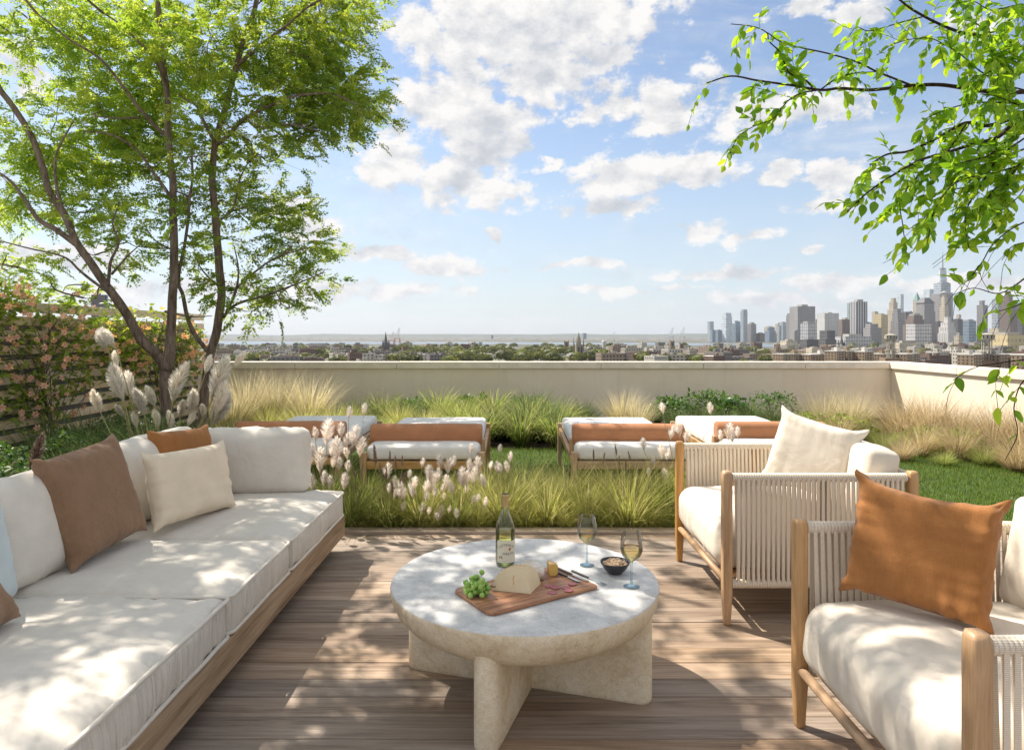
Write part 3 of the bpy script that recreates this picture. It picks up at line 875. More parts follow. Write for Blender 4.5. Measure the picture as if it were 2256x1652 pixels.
back_cushion((-2.00, 3.78, 0.615), (0.80, 0.42, 0.17), (1, -0.05), 14, 5.5)
back_cushion((-1.985, 2.92, 0.60), (0.74, 0.41, 0.17), (1, -0.05), 14, 8.2)
back_cushion((-1.93, 2.14, 0.60), (0.78, 0.41, 0.17), (1, 0.02), 12, 3.9, 'cream_shaded')
SEAT_Z = 0.404
pillow('throw_pillow', 'large square taupe linen pillow leaning on the sofa back', 'pillow', 0.54, 0.53, M['brown'], (-1.86, 3.02, 0.62), (1, -0.10), 18, roll=4, seed=3, group='sofa throw pillows', rest=SEAT_Z, fat=0.92, n=42)
pillow('throw_pillow', 'rust orange pillow half hidden behind the small beige pillow on the sofa', 'pillow', 0.48, 0.48, M['rust'], (-1.86, 3.86, 0.63), (1, -0.30), 14, roll=-3, seed=5, group='sofa throw pillows', rest=SEAT_Z, fat=0.8)
pillow('throw_pillow', 'small oblong beige pillow standing in front of the rust one', 'pillow', 0.59, 0.42, M['linen'], (-1.70, 3.60, 0.58), (0.95, -0.32), 14, roll=-1.5, seed=8, group='sofa throw pillows', rest=SEAT_Z, fat=0.95, n=42)
pillow('throw_pillow', 'brown pillow whose corner reaches into the frame on the nearest seat', 'pillow', 0.48, 0.48, M['brown'], (-1.78, 2.08, 0.6), (1, 0.12), 36, roll=3, seed=12, group='sofa throw pillows', rest=SEAT_Z - 0.005, fat=0.8)

# ------------------------------------------------------------------ rope armchairs
CW, CD, CH = 0.92, 0.89, 0.735       # width across the arms (y), depth (x), arm height
ROPE_N = 34
def strap_mesh(name, lean, w0, w1):
    """flat woven strap from the upper rail to the lower rail; widest in the middle where two straps overlap"""
    ht = 0.50; k = 8; vs = []; fs = []
    for i in range(k + 1):
        t = i / k; z = -ht * t; x = lean * t
        w = w0 + (w1 - w0) * math.sin(math.pi * t)
        th = 0.0022
        vs += [(x - w / 2, -th, z), (x + w / 2, -th, z), (x + w / 2, th, z), (x - w / 2, th, z)]
    for i in range(k):
        b = i * 4
        for j in range(4): fs.append((b + j, b + (j + 1) % 4, b + 4 + (j + 1) % 4, b + 4 + j))
    return mesh(name, vs, fs, M['rope'])
def wrap_mesh(name, L, rad, pitch, axis):
    mb = MB(); n = int(L / pitch); prof = []
    for i in range(n):
        z = -L / 2 + i * pitch
        prof += [(rad * 0.80, z), (rad * 0.97, z + pitch * .18), (rad, z + pitch * .5), (rad * 0.97, z + pitch * .82)]
    prof.append((rad * 0.8, -L / 2 + n * pitch))
    Mx = Matrix.Rotation(R(90), 4, 'Y') if axis == 0 else Matrix.Rotation(R(-90), 4, 'X')
    mb.lathe(prof, 10, Mx, True, True)
    return mb.me(name, M['rope'], True)
def leg_mesh(name):
    """tapered rounded post, foot at z=0"""
    mb = MB(); prof = [(0.0, 0.62), (0.015, 0.70), (0.20, 1.0), (0.94, 1.0), (0.98, 0.96), (1.0, 0.80)]
    vs = []; fs = []; n = 16
    for (t, s) in prof:
        for k in range(n):
            a = 2 * math.pi * k / n
            q = 4.0
            cx = abs(math.cos(a)) ** (2 / q) * math.copysign(1, math.cos(a)); cy = abs(math.sin(a)) ** (2 / q) * math.copysign(1, math.sin(a))
            vs.append((cx * 0.024 * s, cy * 0.026 * s, t * CH))
    for i in range(len(prof) - 1):
        for k in range(n): fs.append((i * n + k, i * n + (k + 1) % n, (i + 1) * n + (k + 1) % n, (i + 1) * n + k))
    fs.append(tuple(range(n - 1, -1, -1))); fs.append(tuple((len(prof) - 1) * n + k for k in range(n)))
    return mesh(name, vs, fs, M['teak_z'], True)
def make_chair(label, x, y, seed):
    c = empty('rope_armchair', (x, y, 0))
    tag(c, label, 'armchair', 'rope armchairs')
    lm = MESH_LEG
    for yy in (0.0, CW):
        for xx in (0.0, CD): put('leg', lm, c, loc=(xx, yy, 0))
    zt, zb = CH - 0.030, 0.197
    for yy in (0.0, CW):
        tw = put('rope_wrap', MESH_WRAP_X, c, loc=(CD / 2, yy, zt)); put('rope_wrap', MESH_WRAP_X, c, loc=(CD / 2, yy, zb))
        MB().box(-0.022, 0.022, -0.012, 0.012, zb, zt).obj('centre_post', M['teak_z'], c, loc=(CD / 2 + 0.02, yy, 0))
        s = 1 if yy == 0 else -1
        for i in range(ROPE_N):
            xx = 0.042 + (i + 0.25) * (CD - 0.084) / ROPE_N
            put('rope_strap', MESH_STRAP_A, c, loc=(xx + 0.004, yy - s * 0.0175, zt - 0.002))
            put('rope_strap', MESH_STRAP_B, c, loc=(xx, yy + s * 0.0175, zt - 0.002))
    # front and back rails
    put('front_rail', MESH_DOWEL, c, loc=(0.0, CW / 2, 0.205))
    put('back_rail', MESH_DOWEL, c, loc=(CD, CW / 2, 0.205))
    put('rope_wrap', MESH_WRAP_Y, c, loc=(CD, CW / 2, zt))
    MB().box(0.03, CD - 0.03, 0.04, CW - 0.04, 0.215, 0.232).obj('seat_platform', M['teak_y'], c)
    w, d, h = 0.885, CW - 0.075, 0.245
    me = box_cushion('seat_cushion', w, d, h, 0.085, puff=0.018, side=0.012, wr=0.006, gather=(24, 0.006), mat=M['cream2'], seed=seed, n=(48, 48, 16))
    put('seat_cushion', me, c, loc=(w / 2 - 0.026, CW / 2, 0.234 + h / 2))
    bc = put('back_cushion', box_cushion('back_cushion', CW - 0.10, 0.37, 0.17, 0.035, puff=0.016, side=0.012, wr=0.010, mat=M['cream2'], seed=seed + 2, n=(44, 24, 12)), c)
    pose(bc, (0, 0, 0), None, R(10), (-1, 0))
    bc.matrix_local = Matrix.Translation((CD - 0.125, CW / 2, 0.64)) @ bc.matrix_world.to_3x3().to_4x4()
    # rope straps of the back
    for i in range(16):
        o = put('back_strap', MESH_STRAP_A, c, loc=(CD + 0.016, 0.07 + i * (CW - 0.14) / 15, zt - 0.002), rot=(0, 0, R(90)))
    return c
MESH_LEG = leg_mesh('chair_leg')
MESH_STRAP_A = strap_mesh('outer_strap', 0.0, 0.0125, 0.0150)
MESH_STRAP_B = strap_mesh('inner_strap', 0.0125, 0.0125, 0.0150)
MESH_WRAP_X = wrap_mesh('rail_wrap', CD - 0.046, 0.0225, 0.0118, 0)
MESH_WRAP_Y = wrap_mesh('back_wrap', CW - 0.046, 0.0225, 0.0118, 1)
MESH_DOWEL = MB().tube([(0, -CW / 2 + 0.01, 0), (0, CW / 2 - 0.01, 0)], 0.0165, 12).me('dowel', M['teak_y'], True)
make_chair('oak armchair with cream rope sides standing by the grass bed', 1.03, 3.26, 1.0)
make_chair('nearest oak and rope armchair holding the rust orange pillow', 1.02, 1.49, 3.7)
pillow('throw_pillow', 'plump ivory pillow leaning in the armchair by the grass bed', 'pillow', 0.48, 0.46, M['cream2'], (1.60, 3.62, 0.70), (-0.55, -0.83), 14, roll=-14, seed=21, rest=0.492, fat=0.95, dent=0.03)
pillow('throw_pillow', 'big rust orange linen pillow on the nearest armchair', 'pillow', 0.47, 0.45, M['rust'], (1.315, 2.19, 0.69), (-0.70, -0.72), 14, roll=-4, seed=33, rest=0.482, fat=0.90, dent=0.05, n=46, crease=1.7)

# ------------------------------------------------------------------ garden loungers
def make_lounger():
    L, Wd = 2.02, 1.0
    r = empty('lounger', (0, 0, 0))
    for sx in (-1, 1):
        for yy, top in ((0.04, 0.475), (L - 0.04, 0.46)):
            MB().box(-0.024, 0.024, -0.03, 0.03, 0.0, top, bev=0.005).obj('leg', M['teak_z'], r, loc=(sx * (Wd / 2 - 0.024), yy, 0))
        MB().box(-0.018, 0.018, -(L / 2 - 0.075), L / 2 - 0.075, -0.03, 0.03, bev=0.004).obj('side_rail', M['teak_y'], r, loc=(sx * (Wd / 2 - 0.024), L / 2, 0.385))
        MB().box(-0.02, 0.02, -0.035, 0.035, 0.0, 0.125, bev=0.005).obj('bolster_bracket', M['teak_z'], r, loc=(sx * (Wd / 2 - 0.024), 0.32, 0.418))
    for yy in (0.035, L - 0.035):
        MB().box(-Wd / 2 + 0.05, Wd / 2 - 0.05, -0.018, 0.018, -0.03, 0.03, bev=0.004).obj('end_rail', M['teak_x'], r, loc=(0, yy, 0.372))
    for k in range(9):
        MB().box(-Wd / 2 + 0.045, Wd / 2 - 0.045, -0.05, 0.05, -0.008, 0.008).obj('slat', M['teak_x'], r, loc=(0, 0.16 + k * 0.21, 0.389))
    me = box_cushion('mattress', Wd - 0.09, L - 0.10, 0.125, 0.035, puff=0.012, side=0.006, wr=0.004, mat=M['lounger_top'], seed=2.0, n=(26, 44, 8))
    put('mattress', me, r, loc=(0, L / 2, 0.465))
    prof = []
    # bolster: flat in front, rolled over at the top
    for k in range(15):
        a = R(-10 + k * 14.5)
        prof.append((0.075 * math.cos(a), 0.095 + 0.07 * math.sin(a)))
    prof = [(-0.075, 0.0), (0.075, 0.0)] + prof
    mb = MB(); n = len(prof); xs = [-0.472, -0.468, -0.455] + [-0.455 + 0.91 * i / 14 for i in range(1, 14)] + [0.455, 0.468, 0.472]
    sc = [0.80, 0.94, 1.0] + [1.0] * 13 + [1.0, 0.94, 0.80]
    vs = []; fs = []
    for x, s in zip(xs, sc):
        for (py, pz) in prof: vs.append((x, py * s, 0.08 + (pz - 0.08) * s + 0.004 * mnoise.noise(Vector((x * 5, py * 9, pz * 9)))))
    for i in range(len(xs) - 1):
        for k in range(n): fs.append((i * n + k, (i + 1) * n + k, (i + 1) * n + (k + 1) % n, i * n + (k + 1) % n))
    fs.append(tuple(range(n))); fs.append(tuple((len(xs) - 1) * n + k for k in range(n - 1, -1, -1)))
    mb.add(vs, fs); mb.obj('bolster', M['bolster'], r, loc=(0, 0.32, 0.505), smooth=True)
    return r
lg = make_lounger()
KIDS[lg.name] = children_of(lg)
LG = [((930 - UC) / FPX * 5.45, 5.45, 0.0, 'lounger with tan bolster standing alone left of the lawn gap'),
      ((1397 - UC) / FPX * 5.45, 5.45, 0.0, 'lounger with tan bolster right of the lawn gap, fully in view'),
      ((930 - UC) / FPX * 5.45 - 1.20, 5.62, 0.0, 'lounger half hidden behind the sofa end and pampas plumes'),
      ((1397 - UC) / FPX * 5.45 + 1.26, 5.60, 0.0, 'lounger half hidden behind the rope armchair pillow')]
for i, (x, y, rz, lab) in enumerate(LG):
    o = lg if i == 0 else copy_tree(lg)
    o.location = (x, y, -0.03); o.rotation_euler = (0, 0, R((0.5, -0.6, 1.1, -0.9)[i]))
    tag(o, lab, 'lounger', 'garden loungers on the lawn')
# ------------------------------------------------------------------ stone table and what stands on it
random.seed(5)
TX, TY, TZ = 0.05, 2.724, 0.416
table = empty('coffee_table', (TX, TY, 0))
tag(table, 'round stone coffee table with bowl shaped top on crossed slab legs', 'table')
prof = [(0.0001, 0.218), (0.12, 0.219), (0.22, 0.224), (0.31, 0.235), (0.38, 0.250), (0.44, 0.274), (0.48, 0.301), (0.508, 0.333), (0.522, 0.362), (0.528, 0.387), (0.530, 0.405), (0.5285, 0.4115)]
MB().lathe(prof, 96).obj('table_bowl', M['stone'], table, smooth=True)
MB().lathe([(0.5285, 0.4115), (0.5265, 0.4150), (0.523, 0.416), (0.30, 0.416), (0.0001, 0.416)], 96).obj('table_top', M['stone_top'], table, smooth=True)
def slab_leg(L):
    th = 0.044; poly = [(0.02, -th), (L - th, -th)]
    for k in range(1, 12):
        a = R(-90 + 180 * k / 12); poly.append((L - th + th * math.cos(a), th * math.sin(a)))
    poly += [(L - th, th), (0.02, th)]
    mb = MB(); n = len(poly); vs = []; fs = []
    zs = [0.0, 0.004, 0.02, 0.14, 0.28, 0.322, 0.340, 0.348]
    ins = [0.004, 0.001, 0.0, 0.0, 0.0, 0.003, 0.012, 0.026]
    cx = L * 0.5
    for z, i_ in zip(zs, ins):
        for (x, y) in poly:
            xx = x if x < 0.05 else x - i_ * (x / L)
            vs.append((xx, y * (1 - i_ / 0.06), z))
    for i in range(len(zs) - 1):
        for k in range(n): fs.append((i * n + k, i * n + (k + 1) % n, (i + 1) * n + (k + 1) % n, (i + 1) * n + k))
    fs.append(tuple(range(n - 1, -1, -1))); fs.append(tuple((len(zs) - 1) * n + k for k in range(n)))
    return mb.add(vs, fs)
for a in (-17, -107, 163, 73):
    slab_leg(0.503).obj('leg', M['stone'], table, rot=(0, 0, R(a)), auto=40)

def T(u, v, z=0.0): return G(u, v, TZ + z) + Vector((0, 0, 0.0008))
def zoom6(x, y): return ((1080 + x / 4.029) / 1.1082, (1180 + y / 4.029) / 1.1082)
def T6(x, y, z=0.0): return T(*zoom6(x, y), z)

# wine bottle
M['bottle_glass'] = thin_glass('green_bottle_glass', (0.965, 0.98, 0.94))
M['clear_glass'] = thin_glass('clear_glass', (0.992, 0.995, 0.992), (0.80, 0.92, 0.985), 0.02, 0.115)
M['wine'] = thin_glass('white_wine', (0.93, 0.88, 0.62))
M['wine_bottle'] = thin_glass('wine_in_green_glass', (0.85, 0.87, 0.54))
M['label_paper'] = plain('label_paper', (0.74, 0.69, 0.54), 0.7, var=0.04)
M['ink'] = plain('brown_ink', (0.10, 0.055, 0.035), 0.7)
M['ink_red'] = plain('red_brown_ink', (0.42, 0.17, 0.08), 0.7)
M['capsule'] = plain('gold_capsule', (0.50, 0.36, 0.17), 0.38, metal=0.6, var=0.15)
bp = T(1113, 1244)
bottle = empty('wine_bottle', bp); tag(bottle, 'open bottle of white wine with cream label on the stone table', 'bottle')
bprof = [(0.0001, 0.004), (0.030, 0.002), (0.0385, 0.003), (0.0410, 0.010), (0.0413, 0.06), (0.0413, 0.135), (0.0400, 0.155), (0.0350, 0.178), (0.0270, 0.200), (0.0195, 0.218), (0.0155, 0.235), (0.0145, 0.255), (0.0142, 0.288), (0.0155, 0.290), (0.0155, 0.299), (0.0135, 0.300), (0.0118, 0.299), (0.0118, 0.24)]
MB().lathe(bprof, 40).obj('glass_body', M['bottle_glass'], bottle, smooth=True)
wp = [(0.0001, 0.008), (0.030, 0.006), (0.0385, 0.012), (0.0395, 0.06), (0.0395, 0.142), (0.0390, 0.150), (0.0001, 0.150)]
MB().lathe(wp, 40).obj('wine', M['wine_bottle'], bottle, smooth=True)
MB().lathe([(0.0152, 0.246), (0.0152, 0.287), (0.0163, 0.2885), (0.0163, 0.2985), (0.0150, 0.2995)], 32).obj('capsule', M['capsule'], bottle, smooth=True)
LR, LA = 0.0418, R(-90 + 14)
def on_label(x, z, r=LR): 
    a = LA + x / LR
    return (r * math.cos(a), r * math.sin(a), z)
vs = []; fs = []; K = 24
for i in range(K + 1):
    x = -0.047 + 0.094 * i / K
    vs += [on_label(x, 0.020), on_label(x, 0.112)]
for i in range(K): fs.append((2 * i, 2 * i + 2, 2 * i + 3, 2 * i + 1))
label = MB().add(vs, fs).obj('paper_label', M['label_paper'], bottle, smooth=True)
def lettering(txt, size, x, z, arc=None, spacing=1.0):
    cu = bpy.data.curves.new('lettering', 'FONT'); cu.body = txt; cu.size = size; cu.align_x = 'CENTER'; cu.resolution_u = 2; cu.space_character = spacing
    ob = bpy.data.objects.new('lettering_source', cu); COL.objects.link(ob)
    dg = bpy.context.evaluated_depsgraph_get(); dg.update()
    me = bpy.data.meshes.new_from_object(ob.evaluated_get(dg))
    bpy.data.objects.remove(ob)
    for v in me.vertices:
        px, pz = v.co.x, v.co.y
        if arc:
            a = px / arc; rr = arc + pz
            px, pz = rr * math.sin(a), rr * math.cos(a) - arc
        v.co = on_label(x + px, z + pz, LR + 0.0004)
    me.materials.clear(); me.materials.append(M['ink'])
    return put('lettering', me, label)
lettering('COTEAUX', 0.0150, -0.004, 0.090, arc=0.050, spacing=1.05)
lettering('MALVO', 0.0150, 0.006, 0.054, spacing=1.1)
def patch(name, pts, mat, r=LR + 0.0004): return MB().add([on_label(x, z, r) for x, z in pts], [tuple(range(len(pts)))]).obj(name, mat, label)
patch('crest', [(0.010, 0.070), (0.015, 0.074), (0.015, 0.084), (0.005, 0.084), (0.005, 0.074)], M['ink_red'])
patch('sketch', [(-0.038, 0.036), (-0.022, 0.036), (-0.023, 0.046), (-0.027, 0.049), (-0.030, 0.045), (-0.034, 0.050), (-0.037, 0.045)], M['ink_red'])
for zz in (0.044, 0.0405):
    patch('small_print', [(-0.012, zz), (0.030, zz), (0.030, zz + 0.0011), (-0.012, zz + 0.0011)], M['ink_red'])
patch('small_print', [(-0.030, 0.030), (0.034, 0.030), (0.034, 0.0312), (-0.030, 0.0312)], M['ink_red'])

# wine glasses
def wine_glass(label_, p, h, fill):
    g = empty('wine_glass', p); tag(g, label_, 'wine glass', 'wine glasses')
    s = h / 0.21
    gp = [(0.0001, 0.0), (0.030, 0.0), (0.0315, 0.0012), (0.030, 0.0024), (0.012, 0.0055), (0.0050, 0.012), (0.0036, 0.03), (0.0034, 0.07), (0.0042, 0.090), (0.0085, 0.098), (0.022, 0.106), (0.036, 0.120), (0.0425, 0.138), (0.0432, 0.152), (0.0410, 0.175), (0.0365, 0.200), (0.0345, 0.210)]
    MB().lathe([(r * s, z * s) for r, z in gp], 40).obj('glass', M['clear_glass'], g, smooth=True)
    rim = MB().tube([(0.0345 * s * math.cos(R(a)), 0.0345 * s * math.sin(R(a)), 0.21 * s) for a in range(0, 361, 12)], 0.0008, 5, caps=False).obj('rim', M['clear_glass'], g, smooth=True)
    lv = []
    for r, z in gp[8:]:
        if z <= fill: lv.append((max(r - 0.0012, 0.0001) * s, (z + 0.001) * s))
    lv = [(0.0001, lv[0][1])] + lv
    lv += [(lv[-1][0], fill * s), (0.0001, fill * s)]
    MB().lathe(lv, 40).obj('wine', M['wine'], g, smooth=True)
wine_glass('half full wine glass with blue tinted stem, farther from the nut bowl', T(1293, 1245), 0.207, 0.140)
wine_glass('wine glass with blue tinted foot standing right of the nut bowl', T(1391, 1292), 0.212, 0.150)

# bowl of nuts
bw = T(1355, 1262)
bowl = empty('snack_bowl', bw); tag(bowl, 'small dark bowl filled with roasted nuts', 'bowl')
MB().lathe([(0.0001, 0.0), (0.026, 0.0), (0.030, 0.003), (0.045, 0.018), (0.056, 0.036), (0.0605, 0.0465), (0.0595, 0.0475), (0.055, 0.037), (0.043, 0.020), (0.0001, 0.014)], 40).obj('bowl_body', plain('dark_glaze', (0.035, 0.032, 0.036), 0.3, var=0.4, nscale=60), bowl, smooth=True)
M['nut'] = leafy('roasted_nut', [(0.55, 0.27, 0.13), (0.68, 0.40, 0.22), (0.76, 0.54, 0.34)], trans=0.0, rough=0.55, var_obj=0.25)
def nut_mesh(sd):
    bm = bmesh.new(); bmesh.ops.create_icosphere(bm, subdivisions=2, radius=1.0)
    for v in bm.verts: v.co = Vector((v.co.x * 0.0105, v.co.y * 0.0066, v.co.z * 0.006)) * (1 + 0.18 * mnoise.noise(v.co * 1.7 + Vector((sd, 0, 0))))
    me = bpy.data.meshes.new('nut'); bm.to_mesh(me); bm.free(); me.materials.append(M['nut'])
    me.polygons.foreach_set('use_smooth', [True] * len(me.polygons)); return me
NUT = [nut_mesh(i * 3.1) for i in range(3)]
for i in range(60):
    rr = 0.046 * math.sqrt(random.random()); a = random.uniform(0, 6.283)
    put('nut', NUT[i % 3], bowl, loc=(rr * math.cos(a), rr * math.sin(a), 0.034 + 0.012 * (1 - (rr / 0.046) ** 2) + random.uniform(0, 0.006)), rot=(random.uniform(-.6, .6), random.uniform(-.6, .6), random.uniform(0, 6)))

# serving board
pl, pb, pr, pt = T6(85, 1075), T6(480, 1310), T6(1550, 1030), T6(1100, 850)
bc = (pl + pb + pr + pt) / 4
ang = math.atan2((pr - pb).y, (pr - pb).x)
BL, BW, BTH = 0.485, 0.275, 0.014
poly = []
for (cx, cy, a0) in ((BL / 2, BW / 2, 0), (-BL / 2, BW / 2, 90), (-BL / 2, -BW / 2, 180), (BL / 2, -BW / 2, 270)):
    rr = 0.03 if cx < 0 else 0.010
    for q in range(7):
        an = R(a0 + q * 15); poly.append((cx - math.copysign(rr, cx) + rr * math.cos(an), cy - math.copysign(rr, cy) + rr * math.sin(an)))
mb = MB(); n = len(poly); vs = []; fs = []
for z, s in ((0, 0.985), (0.003, 0.997), (0.007, 1.0), (0.0115, 0.997), (BTH, 0.985)):
    for x, y in poly: vs.append((x * s, y * (1 - (1 - s) * 1.7), z))
for i in range(4):
    for k in range(n): fs.append((i * n + k, i * n + (k + 1) % n, (i + 1) * n + (k + 1) % n, (i + 1) * n + k))
fs.append(tuple(range(n - 1, -1, -1))); fs.append(tuple(4 * n + k for k in range(n)))
board = mb.add(vs, fs).obj('serving_board', M['walnut'], loc=bc, rot=(0, 0, ang), auto=40)
tag(board, 'walnut serving board with rounded corners under the cheese and grapes', 'board')
BZ = BTH + 0.0006

# grapes
gp = T6(330, 1100, BTH); gp.z += 0.0006
bunch = empty('grape_bunch', gp); tag(bunch, 'small bunch of green grapes on the end of the board', 'grapes')
M['grape'] = None
def grape_mat():
    m, t, bs, o = new_mat('green_grape')
    oi = t.new('ShaderNodeObjectInfo')
    t.put(bs.inputs['Base Color'], t.ramp(oi.outputs['Random'], [(0, (0.17, 0.36, 0.05)), (1, (0.36, 0.52, 0.12))]))
    bs.inputs['Roughness'].default_value = 0.22
    bs.inputs['Subsurface Weight'].default_value = 0.35; bs.inputs['Subsurface Radius'].default_value = (0.01, 0.012, 0.004); bs.inputs['Subsurface Scale'].default_value = 0.5
    return m
M['grape'] = grape_mat()
GR = MB().lathe([(0.0001 if k in (0, 10) else 0.0098 * math.sin(math.pi * k / 10), -0.0112 * math.cos(math.pi * k / 10)) for k in range(11)], 14).me('grape', M['grape'], True)
pts = []
tries = 0
while len(pts) < 46 and tries < 6000:
    tries += 1
    p = Vector((random.gauss(0, 0.024), random.gauss(0, 0.020), 0.010 + abs(random.gauss(0, 0.021))))
    if p.z > 0.068 or (p.x / 0.05) ** 2 + (p.y / 0.042) ** 2 + (p.z / 0.075) ** 2 > 1: continue
    if all((p - q).length > 0.0150 for q in pts): pts.append(p)
pts.append(Vector((0.022, 0.004, 0.082)))
for p in pts: put('grape', GR, bunch, loc=p, rot=(random.uniform(-1, 1), random.uniform(-1, 1), 0))
MB().tube(catmull([(0, 0, 0.02), (0.02, 0.0, 0.035), (0.05, 0.004, 0.030), (0.072, 0.006, 0.028)], 4), [0.0022] * 13, 6).obj('stalk', M['twig'], bunch, smooth=True)
MB().tube(catmull([(0.015, 0, 0.035), (0.018, 0.002, 0.06), (0.021, 0.004, 0.075)], 4), 0.0013, 5).obj('stalk', M['twig'], bunch, smooth=True)

# cheeses
def cheese_mat(name, c0, c1, sc=20, rough=0.5, sss=0.2):
    m, t, bs, o = new_mat(name)
    n = t.noise(obj_vec(t, rand=False), sc, 6, 0.65)
    t.put(bs.inputs['Base Color'], t.ramp(n.outputs[0], [(0.35, c0), (0.65, c1)]))
    bs.inputs['Roughness'].default_value = rough
    bs.inputs['Subsurface Weight'].default_value = sss; bs.inputs['Subsurface Radius'].default_value = (0.02, 0.012, 0.006); bs.inputs['Subsurface Scale'].default_value = 0.3
    bump(t, bs, n.outputs[0], 0.25, 0.002)
    return m
M['rind'] = cheese_mat('waxy_rind', (0.56, 0.33, 0.12), (0.68, 0.46, 0.20), 14, 0.4)
M['paste'] = cheese_mat('pale_paste', (0.73, 0.60, 0.38), (0.78, 0.67, 0.45), 16, 0.42)
M['bloomy'] = cheese_mat('bloomy_rind', (0.64, 0.54, 0.41), (0.82, 0.78, 0.71), 34, 0.8)
M['yellow'] = cheese_mat('yellow_paste', (0.66, 0.43, 0.10), (0.72, 0.51, 0.15), 18, 0.4)
def cut_piece(name, label_, bm, planes, mats, loc, rz, group=None):
    for co, no in planes:
        r = bmesh.ops.bisect_plane(bm, geom=bm.verts[:] + bm.edges[:] + bm.faces[:], plane_co=co, plane_no=no, clear_outer=True)
        ed = [e for e in r['geom_cut'] if isinstance(e, bmesh.types.BMEdge)]
        f = bmesh.ops.edgeloop_fill(bm, edges=ed)
        for ff in f['faces']: ff.material_index = 1; ff.smooth = False
    bmesh.ops.recalc_face_normals(bm, faces=bm.faces[:])
    me = bpy.data.meshes.new(name)
    for f in bm.faces: f.smooth = f.material_index == 0
    bm.to_mesh(me); bm.free()
    for m_ in mats: me.materials.append(m_)
    o = put(name, me, loc=loc, rot=(0, 0, rz)); tag(o, label_, 'cheese', group)
    return o
bm = bmesh.new(); bmesh.ops.create_uvsphere(bm, u_segments=40, v_segments=24, radius=1.0)
for v in bm.verts:
    v.co = Vector((v.co.x * 0.105, v.co.y * 0.105, v.co.z * 0.088)); v.co *= 1 + 0.02 * mnoise.noise(v.co * 20)
cp = T6(770, 1085, BTH)
cheese = cut_piece('cheese_wedge', 'large pale wedge of hard cheese with a crack in its cut face', bm,
          [(Vector((0, 0, -0.004)), Vector((0, 0, -1))), (Vector((0.030, -0.034, 0)), Vector((-0.30, -0.92, 0.22))), (Vector((0.036, -0.03, 0)), Vector((0.86, -0.42, 0.28)))], [M['rind'], M['paste']], (cp.x, cp.y + 0.030, cp.z + 0.0046), R(4))
mbk = MB(); pc = [Vector((-0.028, -0.0, 0.020)), Vector((-0.026, 0, 0.030)), Vector((-0.029, 0, 0.040)), Vector((-0.025, 0, 0.050)), Vector((-0.023, 0, 0.056))]
nrm = Vector((-0.30, -0.92, 0.22)).normalized(); c0 = Vector((0.030, -0.034, 0))
for q in pc: q.y = c0.y - ((q.x - c0.x) * nrm.x + (q.z - c0.z) * nrm.z) / nrm.y
mbk.tube(pc, [0.0006, 0.0022, 0.0016, 0.0024, 0.0005], 6).obj('crack', M['rind'], cheese)
bm = bmesh.new(); bmesh.ops.create_cone(bm, cap_ends=True, segments=48, radius1=0.056, radius2=0.056, depth=0.050)
bmesh.ops.bevel(bm, geom=[e for e in bm.edges if abs(e.verts[0].co.z - e.verts[1].co.z) < 1e-6], offset=0.007, segments=3, affect='EDGES')
for v in bm.verts: v.co *= 1 + 0.008 * mnoise.noise(v.co * 40)
p1 = T6(905, 935, BTH)
cut_piece('soft_cheese', 'white bloomy rind cheese wheel with a piece cut off', bm, [(Vector((0.028, 0.0, 0)), Vector((0.90, 0.42, 0)))], [M['bloomy'], M['yellow']], (p1.x, p1.y + 0.024, p1.z + 0.0262), R(-8))
bm = bmesh.new(); bmesh.ops.create_cone(bm, cap_ends=True, segments=48, radius1=0.056, radius2=0.056, depth=0.046)
bmesh.ops.bevel(bm, geom=[e for e in bm.edges if abs(e.verts[0].co.z - e.verts[1].co.z) < 1e-6], offset=0.006, segments=3, affect='EDGES')
p2 = T6(1085, 928, BTH)
cut_piece('cheese_slice', 'yellow slice of cheese cut from the white wheel', bm, [(Vector((0.022, 0, 0)), Vector((-1, 0, 0))), (Vector((0, -0.012, 0)), Vector((0.1, -1, 0)))], [M['rind'], M['yellow']], (p2.x - 0.034, p2.y + 0.020, p2.z + 0.0242), R(8))

# salami
def salami_mat():
    m, t, bs, o = new_mat('salami')
    vo = t.new('ShaderNodeTexVoronoi'); t.put(vo.inputs['Vector'], obj_vec(t)); vo.inputs['Scale'].default_value = 260.0
    t.put(bs.inputs['Base Color'], t.ramp(vo.outputs['Distance'], [(0.18, (0.62, 0.36, 0.33)), (0.34, (0.36, 0.07, 0.075))]))
    bs.inputs['Roughness'].default_value = 0.4
    return m
M['salami'] = salami_mat()
SAL = MB().lathe([(0.0001, 0.0), (0.0155, 0.0), (0.0160, 0.0008), (0.0155, 0.0016), (0.0001, 0.0017)], 22).me('salami', M['salami'])
names = ['leftmost salami slice beside the cheese wedge', 'salami slice overlapping the leftmost one', 'middle salami slice of the back row', 'salami slice nearest the cutlery', 'salami slice lying nearest the board edge', 'salami slice in front of the back row, right side']
for i, (x, y) in enumerate([(1052, 1012), (1112, 1030), (1215, 1028), (1280, 996), (1085, 1078), (1242, 1060)]):
    p = T6(x, y, BTH)
    o = put('salami_slice', SAL, loc=(p.x, p.y, p.z + 0.0006 + 0.0019 * (i % 2) * 0.9), rot=(R(2 if i % 2 else 0), R(-2 if i % 2 else 0), i * 1.1), scale=1.12)
    tag(o, names[i], 'salami', 'salami slices on the board')

